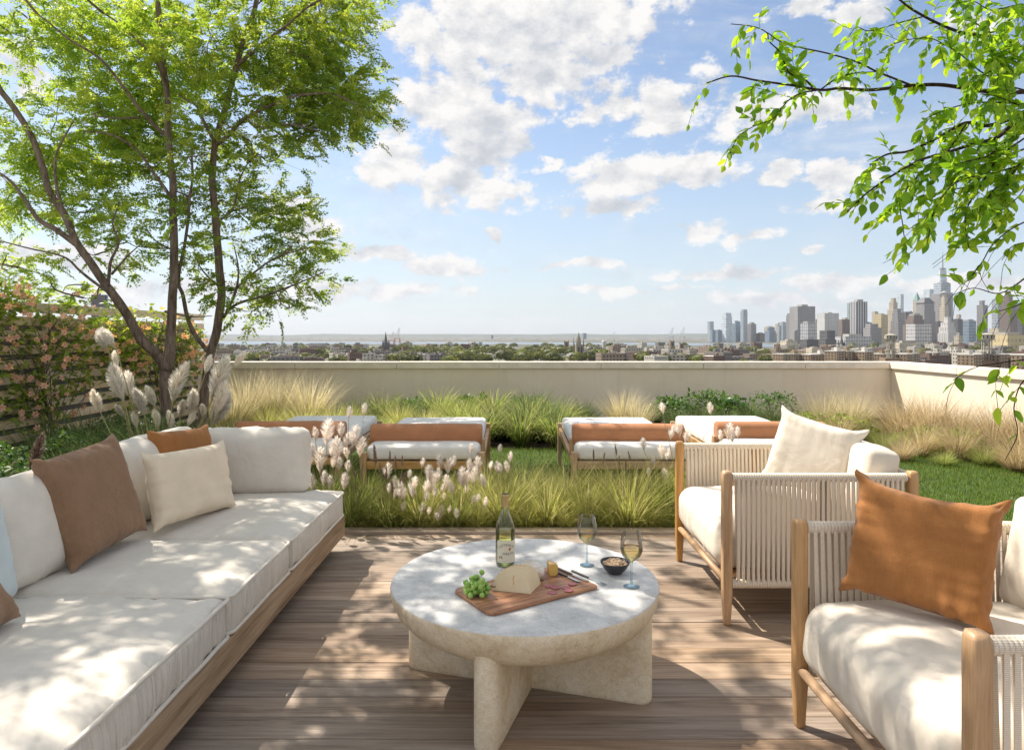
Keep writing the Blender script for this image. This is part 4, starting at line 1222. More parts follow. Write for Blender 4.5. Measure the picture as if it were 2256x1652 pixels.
# cutlery
M['steel'] = plain('brushed_steel', (0.62, 0.62, 0.62), 0.22, metal=1.0, var=0.05)
M['handle'] = plain('dark_handle', (0.09, 0.085, 0.085), 0.35, metal=0.4)
def cutlery(name, label_, a, b, z, fork=False):
    d = (b - a); L = d.length; rz = math.atan2(d.y, d.x)
    o = empty(name, (a.x, a.y, z), rz); tag(o, label_, name.split('_')[-1], 'cutlery by the board')
    MB().box(0, L * 0.52, -0.0055, 0.0055, 0, 0.0055, bev=0.002).obj('handle', M['handle'], o)
    if not fork:
        MB().prism([(L * .52, -0.0045), (L * .9, -0.009), (L, -0.002), (L * .97, 0.005), (L * .52, 0.0045)], 0.0016, 0.0034).obj('blade', M['steel'], o)
    else:
        mb = MB().box(L * .52, L * .78, -0.0028, 0.0028, 0.001, 0.0035).box(L * .78, L * .85, -0.009, 0.009, 0.0012, 0.0030)
        for k in range(3): mb.box(L * .85, L, -0.009 + k * 0.007, -0.005 + k * 0.007, 0.0012, 0.0030)
        mb.obj('tines', M['steel'], o)
def zb(p): return p.z
k1a, k1b = T6(1100, 830, BTH), T6(1445, 975, BTH)
cutlery('cheese_knife', 'dark handled cheese knife between the fork and the other knife', k1a, k1b, k1a.z + 0.0012)
k2a, k2b = T6(1098, 868, BTH), T6(1360, 978, BTH)
cutlery('cheese_knife', 'dark handled cheese knife nearest the salami', k2a, k2b, k2a.z + 0.0012)
fa, fb = T6(1272, 866), T6(1600, 1005)
cutlery('cheese_fork', 'small dark handled fork lying on the stone beside the board', fa, fb, fa.z + 0.0008, True)
# ------------------------------------------------------------------ grasses
def clump(name, n, L, lean, droop, base_r, width, seed, mat, segs=5, lvar=0.45, minlean=0.0):
    rng = np.random.default_rng(seed)
    az = rng.uniform(0, 2 * math.pi, n)
    r0 = base_r * np.sqrt(rng.uniform(0, 1, n))
    ln = L * (1 - lvar * rng.uniform(0, 1, n) ** 1.3)
    th0 = minlean + lean * rng.uniform(0, 1, n) ** 0.8
    bend = droop * rng.uniform(0.25, 1.0, n)
    ts = np.linspace(0, 1, segs + 1)
    pos = np.zeros((n, segs + 1, 3))
    pos[:, 0, 0] = r0 * np.cos(az); pos[:, 0, 1] = r0 * np.sin(az); pos[:, 0, 2] = -0.03
    az2 = az + rng.normal(0, 0.35, n)
    for k in range(1, segs + 1):
        tm = (ts[k] + ts[k - 1]) / 2
        th = th0 + bend * tm ** 1.6
        st = ln / segs
        pos[:, k, 0] = pos[:, k - 1, 0] + np.sin(th) * np.cos(az2) * st
        pos[:, k, 1] = pos[:, k - 1, 1] + np.sin(th) * np.sin(az2) * st
        pos[:, k, 2] = pos[:, k - 1, 2] + np.cos(th) * st
    pos[..., 2] = np.maximum(pos[..., 2], -0.028)
    sa = az2 + math.pi / 2 + rng.normal(0, 0.6, n)
    side = np.stack([np.cos(sa), np.sin(sa), np.zeros(n)], 1)
    wd = width * rng.uniform(0.6, 1.25, n)
    prof = np.clip(1.0 - ts ** 1.7, 0.06, 1) * np.where(ts < 0.12, 0.7, 1)
    off = side[:, None, :] * (wd[:, None] * prof[None, :])[..., None] / 2
    V = np.stack([pos - off, pos + off], 2).reshape(-1, 3)
    S = segs + 1
    base = (np.arange(n) * S * 2)[:, None]
    k = np.arange(segs)[None, :] * 2
    F = np.stack([base + k, base + k + 1, base + k + 3, base + k + 2], -1).reshape(-1, 4)
    tint = np.zeros((n, S, 2, 4), np.float32); tint[..., 3] = 1
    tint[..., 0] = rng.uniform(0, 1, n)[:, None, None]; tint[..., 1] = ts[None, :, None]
    return np_mesh(name, V, F, M[mat], False, tint.reshape(-1, 4))
def plume_mesh(name, L, rad, n, seed, mat, hair=0.35, bend=0.0, open_=0.35):
    """feathery seed plume along +z, foot at the origin"""
    rng = np.random.default_rng(seed)
    t = rng.uniform(0.02, 1, n) ** 0.9
    az = rng.uniform(0, 2 * math.pi, n)
    env = rad * np.sin(np.pi * np.clip(t * 0.86 + 0.10, 0, 1)) ** 0.8
    hl = L * hair * (0.6 + 0.6 * rng.uniform(0, 1, n)) * (1.05 - 0.5 * t)
    ax = np.stack([bend * t ** 2 * L, np.zeros(n), t * L * 0.82], 1)
    out = np.stack([np.cos(az), np.sin(az), np.zeros(n)], 1)
    S = 4; ts = np.linspace(0, 1, S)
    pos = np.zeros((n, S, 3))
    for k, s in enumerate(ts):
        rr = env * (open_ + (1 - open_) * math.sin(s * math.pi * 0.5)) * s ** 0.7
        pos[:, k] = ax + out * rr[:, None] + np.array([bend * 0.8, 0, 1.0])[None] * (hl * s * (1 - 0.12 * s))[:, None]
    sa = az + math.pi / 2 + rng.normal(0, 0.8, n)
    side = np.stack([np.cos(sa), np.sin(sa), 0.2 * rng.normal(0, 1, n)], 1)
    w = (L * (0.0085 if n > 500 else 0.0105) * rng.uniform(0.6, 1.5, n))[:, None] * np.array([0.7, 1.0, 0.8, 0.12])[None]
    off = side[:, None, :] * w[..., None]
    V = np.stack([pos - off, pos + off], 2).reshape(-1, 3)
    base = (np.arange(n) * S * 2)[:, None]; k = np.arange(S - 1)[None] * 2
    F = np.stack([base + k, base + k + 1, base + k + 3, base + k + 2], -1).reshape(-1, 4)
    tint = np.zeros((n, S, 2, 4), np.float32); tint[..., 3] = 1
    tint[..., 0] = rng.uniform(0, 1, n)[:, None, None]; tint[..., 1] = ts[None, :, None]
    return np_mesh(name, V, F, M[mat], False, tint.reshape(-1, 4))
GM = {}
for i in range(3):
    GM['lime%d' % i] = clump('lime_clump', 950, 0.74, 0.80, 1.35, 0.085, 0.0068, 40 + i, 'blade_lime', 6, lvar=0.58)
    GM['green%d' % i] = clump('green_clump', 850, 0.70, 0.75, 1.5, 0.09, 0.0070, 50 + i, 'blade_green', 6, lvar=0.58)
    GM['straw%d' % i] = clump('straw_clump', 1200, 1.05, 0.62, 0.75, 0.12, 0.0055, 60 + i, 'blade_straw', 6, lvar=0.55)
    GM['tan%d' % i] = clump('tan_clump', 1200, 0.95, 0.80, 1.25, 0.12, 0.0060, 70 + i, 'blade_tan', 6, lvar=0.55)
    GM['dark%d' % i] = clump('dark_clump', 700, 0.75, 0.75, 1.5, 0.10, 0.0085, 80 + i, 'blade_dark', 6)
    GM['lily%d' % i] = clump('lily_clump', 320, 0.72, 0.55, 1.9, 0.09, 0.018, 90 + i, 'blade_green', 7)
random.seed(3)
def grass(kind, u, y, s, label, cat='grass', group=None, x=None):
    xx = (u - UC) / FPX * y if x is None else x
    k = ''.join(c for c in kind)
    o = put('ornamental_grass', GM['%s%d' % (kind, random.randrange(3))], loc=(xx, y, -0.04), rot=(0, 0, random.uniform(0, 6.28)), scale=(s * random.uniform(.95, 1.08), s * random.uniform(.95, 1.08), s))
    tag(o, label, cat, group, kind='thing'); return o
ORD = ['first', 'second', 'third', 'fourth', 'fifth', 'sixth', 'seventh', 'eighth', 'ninth', 'tenth', 'eleventh', 'twelfth', 'thirteenth', 'fourteenth', 'fifteenth', 'sixteenth']
def row(kind, spots, text, group):
    res = []
    for i, sp in enumerate(spots):
        u, y, s = sp[:3]
        kk = sp[3] if len(sp) > 3 else kind
        res.append(grass(kk, u, y, s, text % ORD[i], group=group))
    return res
# front bed along the deck
front = row('lime', [(1108, 5.08, 0.78), (1205, 5.02, 0.74), (1290, 5.12, 0.70), (1385, 5.02, 0.86), (1468, 5.12, 0.74, 'green'), (1560, 5.10, 0.75), (1650, 5.12, 0.8, 'green'), (1750, 5.15, 0.8)],
            '%s tuft from the bottle in the front row of arching grass at the deck edge', 'front row of arching grass at the deck edge')
row('lime', [(1065, 5.36, 0.80), (1150, 5.40, 0.78), (1250, 5.38, 0.76), (1335, 5.40, 0.76), (1440, 5.42, 0.80), (1525, 5.38, 0.8, 'green')],
    '%s tuft from the bottle in the second row of arching grass behind the front one', 'second row of arching grass')
plumed = row('green', [(775, 5.06, 0.78), (850, 5.02, 0.66), (925, 5.05, 0.66, 'lime'), (1010, 5.02, 0.66), (720, 5.30, 0.85), (805, 5.34, 0.80), (890, 5.36, 0.72), (975, 5.36, 0.72, 'lime')],
             '%s plumed fountain grass between the sofa end and the bottle', 'plumed fountain grass near the sofa end')
row('lime', [(770, 4.96, 0.42, 'green'), (815, 4.97, 0.40), (860, 4.95, 0.42, 'green'), (905, 4.97, 0.40, 'green'), (955, 4.96, 0.42), (1005, 4.97, 0.40, 'green'), (1055, 4.96, 0.44), (1110, 4.95, 0.40, 'green'), (1160, 4.97, 0.45), (1245, 4.96, 0.45), (1290, 4.97, 0.40, 'green'), (1340, 4.96, 0.45), (1430, 4.97, 0.42), (1475, 4.96, 0.40, 'green')],
    '%s low tuft from the sofa spilling over the deck edge', 'low tufts spilling over the deck edge')
# borders along the parapet
row('straw', [(545, 10.2, 1.02), (610, 10.5, 1.05), (680, 10.3, 0.95), (590, 9.6, 0.85, 'lime'), (660, 9.4, 0.85, 'lime'), (735, 9.9, 0.75, 'lime'), (510, 9.7, 0.95)],
    '%s pale feathery grass clump from the tree along the parapet', 'pale feathery grass beside the tree')
row('lime', [(775, 10.2, 0.75), (825, 9.6, 0.70, 'green'), (880, 10.2, 0.80), (935, 9.6, 0.75), (990, 10.1, 0.95, 'green'), (1040, 9.5, 0.85), (850, 9.0, 0.55), (960, 9.0, 0.6)],
    '%s low yellow green grass clump behind the left loungers', 'low border grass behind the left loungers')
row('lily', [(1060, 8.9, 0.95), (1105, 9.3, 1.0, 'dark'), (1150, 8.8, 1.0), (1195, 9.2, 1.05, 'dark'), (1225, 8.7, 0.85), (1165, 9.7, 1.1, 'lily'), (1015, 9.8, 0.95)],
    '%s strappy dark green clump in the border between the lounger pairs', 'strappy clumps between the lounger pairs')
row('straw', [(1290, 10.0, 0.50, 'lime'), (1370, 10.3, 0.72), (1405, 9.9, 0.60), (1330, 9.6, 0.45, 'lime'), (1250, 9.6, 0.5, 'green')],
    '%s straw tuft behind the lounger right of the lawn gap', 'straw tufts behind the right loungers')
row('dark', [(1490, 10.3, 0.62), (1545, 10.6, 0.72), (1600, 10.2, 0.66), (1655, 10.6, 0.72), (1710, 10.2, 0.70), (1580, 9.6, 0.45, 'lime'), (1680, 9.6, 0.45, 'lime'), (1760, 9.9, 0.6, 'green')],
    '%s dark leafy clump along the parapet right of the straw tuft', 'dark leafy clumps along the parapet')
row('straw', [(1815, 9.6, 0.78), (1870, 9.4, 0.80), (1845, 8.9, 0.62, 'tan'), (1915, 9.0, 0.55, 'green')],
    '%s buff grass clump in front of the parapet corner', 'buff grass by the parapet corner')
row('tan', [(1990, 8.9, 0.90), (2050, 8.7, 0.98), (2110, 8.4, 0.85), (1950, 8.3, 0.55, 'green'), (2030, 8.0, 0.55), (2110, 7.8, 0.6), (2190, 8.0, 0.85), (2250, 7.7, 0.9), (2320, 7.4, 0.9), (2170, 7.4, 0.50, 'green'), (2240, 7.1, 0.55), (2080, 7.4, 0.36, 'green'), (2300, 6.8, 0.5, 'tan'), (1985, 7.7, 0.38)],
    '%s tan grass clump in the bed below the sunlit parapet', 'tan grasses below the sunlit parapet')
row('lily', [(790, 10.8, 0.85, 'dark'), (845, 11.0, 0.95), (905, 10.7, 0.9, 'dark'), (965, 11.0, 1.05), (1025, 10.7, 1.0, 'green'), (1085, 10.9, 1.05), (1180, 10.4, 1.1, 'dark'), (1235, 10.2, 0.9), (1285, 10.8, 0.75, 'dark'), (1440, 10.9, 0.7, 'dark')],
    '%s loose strappy clump from the tree along the foot of the long parapet', 'loose strappy clumps along the foot of the parapet')
# garden behind the sofa
row('dark', [(150, 5.6, 0.95), (215, 6.2, 1.05), (275, 5.7, 1.0), (330, 6.4, 1.0), (390, 6.1, 1.0, 'green'), (440, 6.6, 0.9, 'green'), (300, 7.2, 1.1), (200, 7.3, 1.1), (110, 6.6, 1.1), (470, 7.4, 0.9, 'lime'), (240, 5.0, 0.7), (340, 5.2, 0.8), (500, 7.9, 0.8, 'lime'), (425, 5.6, 0.85)],
    '%s dark arching grass clump behind the sofa back', 'dark arching grass behind the sofa')

# pampas plumes
PM = [plume_mesh('pampas_plume', 1.0, 0.20, 760, 100 + i, 'plume', hair=0.33, bend=(-.18, 0.0, 0.15, 0.25)[i]) for i in range(4)]
FM = [plume_mesh('fountain_plume', 1.0, 0.27, 230, 110 + i, 'plume_pink', hair=0.40, bend=(-.1, 0.05, 0.15)[i]) for i in range(3)]
DM = [plume_mesh('seed_plume', 1.0, 0.085, 220, 120 + i, 'plume_dark', hair=0.20, bend=0.05) for i in range(2)]
def add_plume(root, base, tip, meshes, foot, i, stalk_r=0.0035):
    rinv = root.matrix_basis.inverted(); rs = root.scale.z
    b = rinv @ Vector(base); tp = rinv @ Vector(tip); stalk_r = stalk_r / rs
    d = tp - b; L = d.length
    o = put('plume', meshes[i % len(meshes)], root, loc=b)
    q = d.to_track_quat('Z', 'Y')
    o.rotation_euler = (q @ Euler((0, 0, (random.uniform(0, 6.28) if len(meshes) < 4 else random.choice((0.0, 3.14))))).to_quaternion()).to_euler()
    o.scale = (L, L, L)
    f = rinv @ Vector(foot)
    mid = f.lerp(b, 0.55) + Vector((0, 0, 0.06 * (b - f).length)) - d.normalized() * 0.05 / rs
    path = catmull([f, mid, b - d.normalized() * 0.02, b + d * 0.55], 5)
    inv = o.matrix_basis.inverted()
    s = MB().tube([inv @ p for p in path], [stalk_r / L] * (len(path) - 5) + [stalk_r / L * (0.9 - 0.12 * k) for k in range(5)], 5).obj('stalk', M['stalk'], o)
    return o
random.seed(8)
pam = put('pampas_grass', GM['dark1'], loc=((360 - UC) / FPX * 5.8, 5.8, -0.04), scale=(1.35, 1.35, 1.35))
tag(pam, 'pampas grass with tall cream plumes rising behind the sofa', 'pampas grass', kind='thing')
def zoom2(x, y): return (x / 3.442 / 1.1082, (640 + y / 3.442) / 1.1082)
PAM = [((905, 745), (780, 552)), ((968, 735), (850, 545)), ((985, 905), (945, 735)), ((1045, 1190), (900, 835)), ((1110, 1160), (1010, 900)), ((855, 1280), (770, 1060)), ((1220, 1310), (1165, 1040)), ((1310, 1230), (1235, 1030)),
       ((1050, 1310), (965, 1190)), ((1155, 1400), (1115, 1250)), ((1335, 1400), (1305, 1230)), ((1445, 1200), (1475, 822)), ((1435, 1420), (1452, 1235)), ((1510, 1310), (1540, 1150)), ((1590, 1300), (1665, 1050)), ((1570, 1390), (1655, 1235)),
       ((1700, 1310), (1730, 1180)), ((1720, 950), (1775, 770)), ((1770, 1180), (1895, 770)), ((1760, 1400), (1965, 1070)), ((1950, 890), (2065, 745)), ((1810, 1300), (1900, 990)), ((1790, 1200), (1850, 900))]
for i, (b, tp) in enumerate(PAM):
    dd = 5.75 + random.uniform(-0.22, 0.30)
    B = W(*zoom2(*b), dd); Tp = W(*zoom2(*tp), dd + random.uniform(-.06, .06))
    fx = W(zoom2(1350, 0)[0], VH, 5.8).x + random.uniform(-.10, .10) + (B.x - W(zoom2(1350, 0)[0], VH, 5.8).x) * 0.35
    add_plume(pam, B, Tp, PM, (fx, 5.8 + random.uniform(-.1, .1), 0.0), i, 0.0045)
# plumes of the fountain grasses (places in the frame, at the depth of their clump)
def zoom1(x, y): return ((500 + x / 2.892) / 1.1082, (860 + y / 2.892) / 1.1082)
FP1 = [(785, 580, 90), (865, 560, 170), (815, 760, 170), (940, 680, 150), (960, 550, 100), (1050, 590, 140), (995, 620, 100), (900, 680, 110), (1095, 665, 130), (910, 775, 80), (945, 785, 90), (1005, 710, 80), (1010, 805, 80), (845, 890, 100), (885, 920, 90), (760, 920, 110), (985, 910, 110), (735, 780, 90), (1020, 425, 80), (1125, 400, 80), (760, 690, 90)]
FP2 = [(1285, 840, 110), (1380, 980, 120), (1400, 1090, 70), (1455, 940, 100), (1485, 920, 80), (1590, 850, 110), (1640, 870, 100), (1600, 920, 140), (1560, 950, 90), (1530, 1105, 80), (1570, 1020, 70), (1580, 1120, 60), (1665, 1130, 90), (1690, 1020, 60), (1710, 920, 100), (1740, 960, 80), (1665, 770, 90), (1715, 800, 110), (1760, 770, 70), (1820, 880, 130), (1850, 890, 110), (1870, 800, 90), (1900, 870, 120), (1935, 790, 100), (1970, 910, 90), (1780, 1140, 70), (1930, 1030, 60), (1975, 1060, 70), (1900, 1040, 60), (1680, 960, 70), (1350, 920, 90), (1335, 1000, 70), (1885, 680, 70), (1535, 780, 60), (2080, 680, 60), (2010, 800, 60), (2060, 810, 70), (2090, 820, 70), (2140, 810, 80), (2155, 740, 70), (1445, 860, 60), (1650, 1160, 60), (1725, 1110, 50), (1300, 960, 70), (1410, 1000, 80), (1470, 985, 80), (1625, 990, 70), (1850, 970, 60)]
def fplumes(lst, roots, mset, jit=0.10):
    for i, (x, y, h) in enumerate(lst):
        u, v = zoom1(x, y)
        r = min(roots, key=lambda q: abs(q.location.x - W(u, v, q.location.y).x) + random.uniform(0, 0.05))
        dd = random.uniform(4.72, 4.98)
        hh = h / 2.892 / 1.1082 * 1.25
        lean = (W(u, v, dd).x - r.location.x) * 45
        B = W(u - lean * 0.3, v + hh / 2, dd); Tp = W(u + lean * 0.3 + random.uniform(-3, 3), v - hh / 2, dd)
        add_plume(r, B, Tp, mset, (r.location.x + random.uniform(-.04, .04), r.location.y + random.uniform(-.04, .04), -0.02), i, 0.0016)
fplumes(FP1, [plumed[0], plumed[4], plumed[5]], FM)
fplumes(FP2, [plumed[1], plumed[2], plumed[3], plumed[6], plumed[7], front[0]], FM)
fplumes([(1205, 720, 150), (1310, 740, 90), (1350, 780, 110), (1395, 770, 90), (1060, 850, 90), (1105, 830, 90), (1280, 860, 110), (1330, 960, 110), (1380, 890, 80), (1410, 900, 110), (1190, 975, 60), (1060, 960, 90), (1245, 830, 110), (1120, 1110, 50)], [plumed[5], plumed[6], plumed[1]], DM)
def zoomB(x, y): return ((1240 + x / 1.79) / 1.1082, (860 + y / 1.79) / 1.1082)
def bplumes(lst, root, mset):
    for i, (x, y, h) in enumerate(lst):
        u, v = zoomB(x, y); dd = root.location.y + random.uniform(-.12, .12); hh = h / 1.79 / 1.1082
        B = W(u + random.uniform(-4, 4), v + hh / 2, dd); Tp = W(u + random.uniform(-6, 6), v - hh / 2, dd)
        add_plume(root, B, Tp, mset, (root.location.x + random.uniform(-.05, .05), root.location.y, -0.02), i, 0.0018)
pr_ = grass('green', 1500, 5.25, 0.8, 'plumed fountain grass in front of the rope armchair side', group='plumed fountain grass near the armchair')
bplumes([(715, 350, 70), (745, 335, 75), (775, 370, 60), (800, 360, 50), (590, 400, 60), (670, 430, 80), (700, 445, 60), (640, 475, 50), (620, 525, 50), (690, 540, 70), (930, 365, 60), (960, 345, 90), (985, 360, 80), (1010, 350, 60), (680, 245, 60), (885, 245, 60)], pr_, FM)
bplumes([(378, 445, 60), (415, 460, 60), (475, 425, 60), (480, 470, 50), (515, 490, 70), (530, 450, 50)], pr_, DM)
# two dried reed heads beside the sofa back
reed = put('reed_clump', GM['dark0'], loc=(-3.35, 4.4, -0.04), scale=0.8)
tag(reed, 'brown dried reed heads beside the sofa at the frame edge', 'reed')
RM = [plume_mesh('reed_head', 1.0, 0.13, 420, 131, 'plume_dark', hair=0.22, bend=0.1)]
for b, tp in (((60, 1045), (112, 945)), ((5, 1085), (45, 1010))):
    add_plume(reed, W(*b, 4.3), W(*tp, 4.32), RM, (-3.35, 4.4, 0), 0, 0.004)

# lawn
def in_poly(px, py, poly):
    c = np.zeros(len(px), bool); j = len(poly) - 1
    for i in range(len(poly)):
        xi, yi = poly[i]; xj, yj = poly[j]
        c ^= ((yi > py) != (yj > py)) & (px < (xj - xi) * (py - yi) / (yj - yi + 1e-12) + xi); j = i
    return c
def lawn_grass():
    rng = np.random.default_rng(77); n = 150000
    px = rng.uniform(-3.0, 6.1, n); py = 4.95 + 3.6 * rng.uniform(0, 1, n) ** 1.25
    k = in_poly(px, py, LAWN); px, py = px[k], py[k]; n = len(px)
    az = rng.uniform(0, 6.283, n); h = rng.uniform(0.018, 0.05, n); ln = rng.uniform(0, 0.022, n)
    tip = np.stack([px + np.cos(az) * ln, py + np.sin(az) * ln, -0.03 + h], 1)
    sa = rng.uniform(0, 6.283, n); w = 0.0028
    a = np.stack([px - np.cos(sa) * w, py - np.sin(sa) * w, np.full(n, -0.034)], 1); b = np.stack([px + np.cos(sa) * w, py + np.sin(sa) * w, np.full(n, -0.034)], 1)
    V = np.stack([a, b, tip], 1).reshape(-1, 3); F = np.arange(3 * n).reshape(-1, 3)
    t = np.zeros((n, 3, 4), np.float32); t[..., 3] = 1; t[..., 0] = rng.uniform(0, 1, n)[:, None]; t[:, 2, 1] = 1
    o = put('lawn_grass', np_mesh('lawn_grass', V, F, M['turf_blade'], False, t.reshape(-1, 4)))
    tag(o, 'short bright green lawn around the loungers', 'grass', kind='stuff')
lawn_grass()

# leaf clouds for shrubs and climbers
def leaf_cloud(name, P, size, mat, seed, up=0.35, ratio=0.42, droop=True):
    """pointed leaves (six corners, folded along the midrib) at the points P"""
    rng = np.random.default_rng(seed); n = len(P)
    d = rng.normal(0, 1, (n, 3)); d[:, 2] = d[:, 2] * 0.6 - (0.25 if droop else -0.3)
    d /= np.linalg.norm(d, axis=1, keepdims=True)
    nn = rng.normal(0, 0.6, (n, 3)); nn[:, 2] += up * 3
    s = np.cross(d, nn); s /= np.maximum(np.linalg.norm(s, axis=1, keepdims=True), 1e-6)
    nn = np.cross(s, d)
    L = (size * rng.uniform(0.6, 1.25, n))[:, None]
    Wd = L * ratio * 0.5
    c0 = P; c1 = P + d * L * 0.32 + s * Wd + nn * L * 0.05; c2 = P + d * L * 0.70 + s * Wd * 0.78 + nn * L * 0.05
    c3 = P + d * L - nn * L * 0.06; c4 = P + d * L * 0.70 - s * Wd * 0.78 + nn * L * 0.05; c5 = P + d * L * 0.32 - s * Wd + nn * L * 0.05
    m1 = P + d * L * 0.45
    V = np.stack([c0, c1, c2, c3, c4, c5, m1], 1).reshape(-1, 3)
    b = (np.arange(n) * 7)[:, None]
    F = np.concatenate([b + np.array([[0, 1, 2, 6]]), b + np.array([[6, 2, 3, 4]]), b + np.array([[0, 6, 4, 5]])], 0)
    t = np.zeros((n, 7, 4), np.float32); t[..., 3] = 1; t[..., 0] = rng.uniform(0, 1, n)[:, None]
    return np_mesh(name, V, F, M[mat], False, t.reshape(-1, 4))
def ground_shrub(label, x, y, rx, ry, h, n, seed, mat='dark_leaf', size=0.055):
    rng = np.random.default_rng(seed)
    a = rng.uniform(0, 6.283, n); rr = np.sqrt(rng.uniform(0, 1, n)); zz = rng.uniform(0.0, 1, n) ** 0.6
    k = np.sqrt(np.clip(1 - zz ** 2 * 0.8, 0.05, 1))
    P = np.stack([rx * rr * k * np.cos(a), ry * rr * k * np.sin(a), h * zz + 0.05 * np.sin(a * 3)], 1)
    o = empty('leafy_shrub', (x, y, -0.05)); tag(o, label, 'shrub', 'leafy perennials in the borders')
    put('foliage', leaf_cloud('foliage', P, size, mat, seed, droop=False), o)
    mb = MB()
    for i in range(9):
        q = P[rng.integers(0, n)]
        mb.tube(catmull([(0.05 * q[0], 0.05 * q[1], 0), (0.4 * q[0], 0.4 * q[1], 0.5 * q[2]), tuple(q)], 3), 0.004, 4)
    mb.obj('stems', M['twig'], o)
ground_shrub('dark leafy ground cover nearest the sofa back', -3.25, 4.15, 0.55, 0.5, 0.62, 1500, 1)
ground_shrub('dark leafy ground cover below the fence at the frame edge', -4.2, 5.2, 0.65, 0.6, 0.55, 1700, 2)
ground_shrub('dark leafy ground cover between the fence and the pampas', -4.0, 6.3, 0.7, 0.6, 0.50, 1700, 3)
ground_shrub('dark leafy ground cover at the foot of the tree', -4.4, 7.8, 0.8, 0.6, 0.5, 1500, 4)
ground_shrub('leafy plant filling the bed behind the right end of the loungers', 4.4, 9.2, 0.9, 0.5, 0.34, 1500, 5, 'vine_leaf')
for i_, (u_, y_, h_, mt) in enumerate([(900, 11.2, 0.36, 'dark_leaf'), (1040, 11.2, 0.40, 'dark_leaf'), (1150, 11.2, 0.40, 'dark_leaf'), (1480, 11.0, 0.38, 'dark_leaf'), (1555, 11.2, 0.48, 'dark_leaf'), (1610, 10.9, 0.40, 'dark_leaf'), (1700, 11.2, 0.46, 'dark_leaf')]):
    ground_shrub('%s low leafy perennial from the tree in the band against the long parapet' % ORD[i_], (u_ - UC) / FPX * y_, y_, (0.55, 0.38, 0.62, 0.45)[i_ % 4], 0.35, h_, (620, 420, 700, 500)[i_ % 4], 60 + i_, mt, (0.075, 0.11, 0.06, 0.09)[i_ % 4])
ground_shrub('leafy plant under the tan grasses near the lawn edge', 5.3, 8.2, 0.8, 0.6, 0.28, 1500, 6, 'vine_leaf')
# ------------------------------------------------------------------ multi-stem trees behind the sofa
TD = 8.0
def z1(x, y, d=TD): return W(x / 2.033, y / 2.033, d)
random.seed(21); RNG = np.random.default_rng(21)
class Skeleton:
    def __init__(s): s.p = []; s.par = []; s.tree = []; s.paths = []; s.r = []; s.lvl = []
    def add(s, p, par, tree, lvl): s.p.append(Vector(p)); s.par.append(par); s.tree.append(tree); s.lvl.append(lvl); s.r.append(0); return len(s.p) - 1
SK = Skeleton()
STEMS = [  # (tree, name, radius at foot, radius at end, points (x, y, depth))
    (0, 'trunk', 0.105, 0.030, [(742, 2060, 8.0), (742, 1780, 8.0), (735, 1640, 8.0), (640, 1530, 7.95), (590, 1440, 7.9), (530, 1350, 7.85), (460, 1260, 7.8), (410, 1190, 7.75), (350, 1100, 7.7), (290, 960, 7.7), (220, 850, 7.7), (160, 650, 7.8), (60, 480, 7.8), (-20, 360, 7.8), (-90, 120, 7.8), (-60, -150, 7.6), (60, -420, 7.4), (180, -700, 7.1)]),
    (0, 'trunk', 0.080, 0.026, [(745, 1660, 8.0), (765, 1500, 8.05), (775, 1350, 8.05), (780, 1200, 8.05), (777, 1050, 8.0), (775, 900, 8.0), (768, 780, 7.95), (755, 620, 7.9), (745, 400, 7.9), (720, 200, 7.8), (705, 0, 7.8), (720, -300, 7.6), (760, -650, 7.3), (850, -1000, 7.0)]),
    (1, 'trunk', 0.085, 0.028, [(905, 2060, 8.5), (912, 1780, 8.5), (940, 1600, 8.45), (968, 1480, 8.4), (990, 1330, 8.35), (984, 1180, 8.3), (965, 1000, 8.3), (952, 850, 8.25), (950, 720, 8.2), (962, 645, 8.2), (1010, 480, 8.1), (1060, 300, 8.0), (1120, 100, 7.9), (1180, -150, 7.7), (1200, -500, 7.4), (1150, -900, 7.0)]),
    (1, 'trunk', 0.040, 0.016, [(930, 1570, 8.43), (880, 1510, 8.3), (840, 1420, 8.2), (822, 1320, 8.15), (800, 1250, 8.1), (830, 1080, 8.1), (845, 940, 8.0), (860, 800, 8.0), (865, 640, 7.9)]),
]
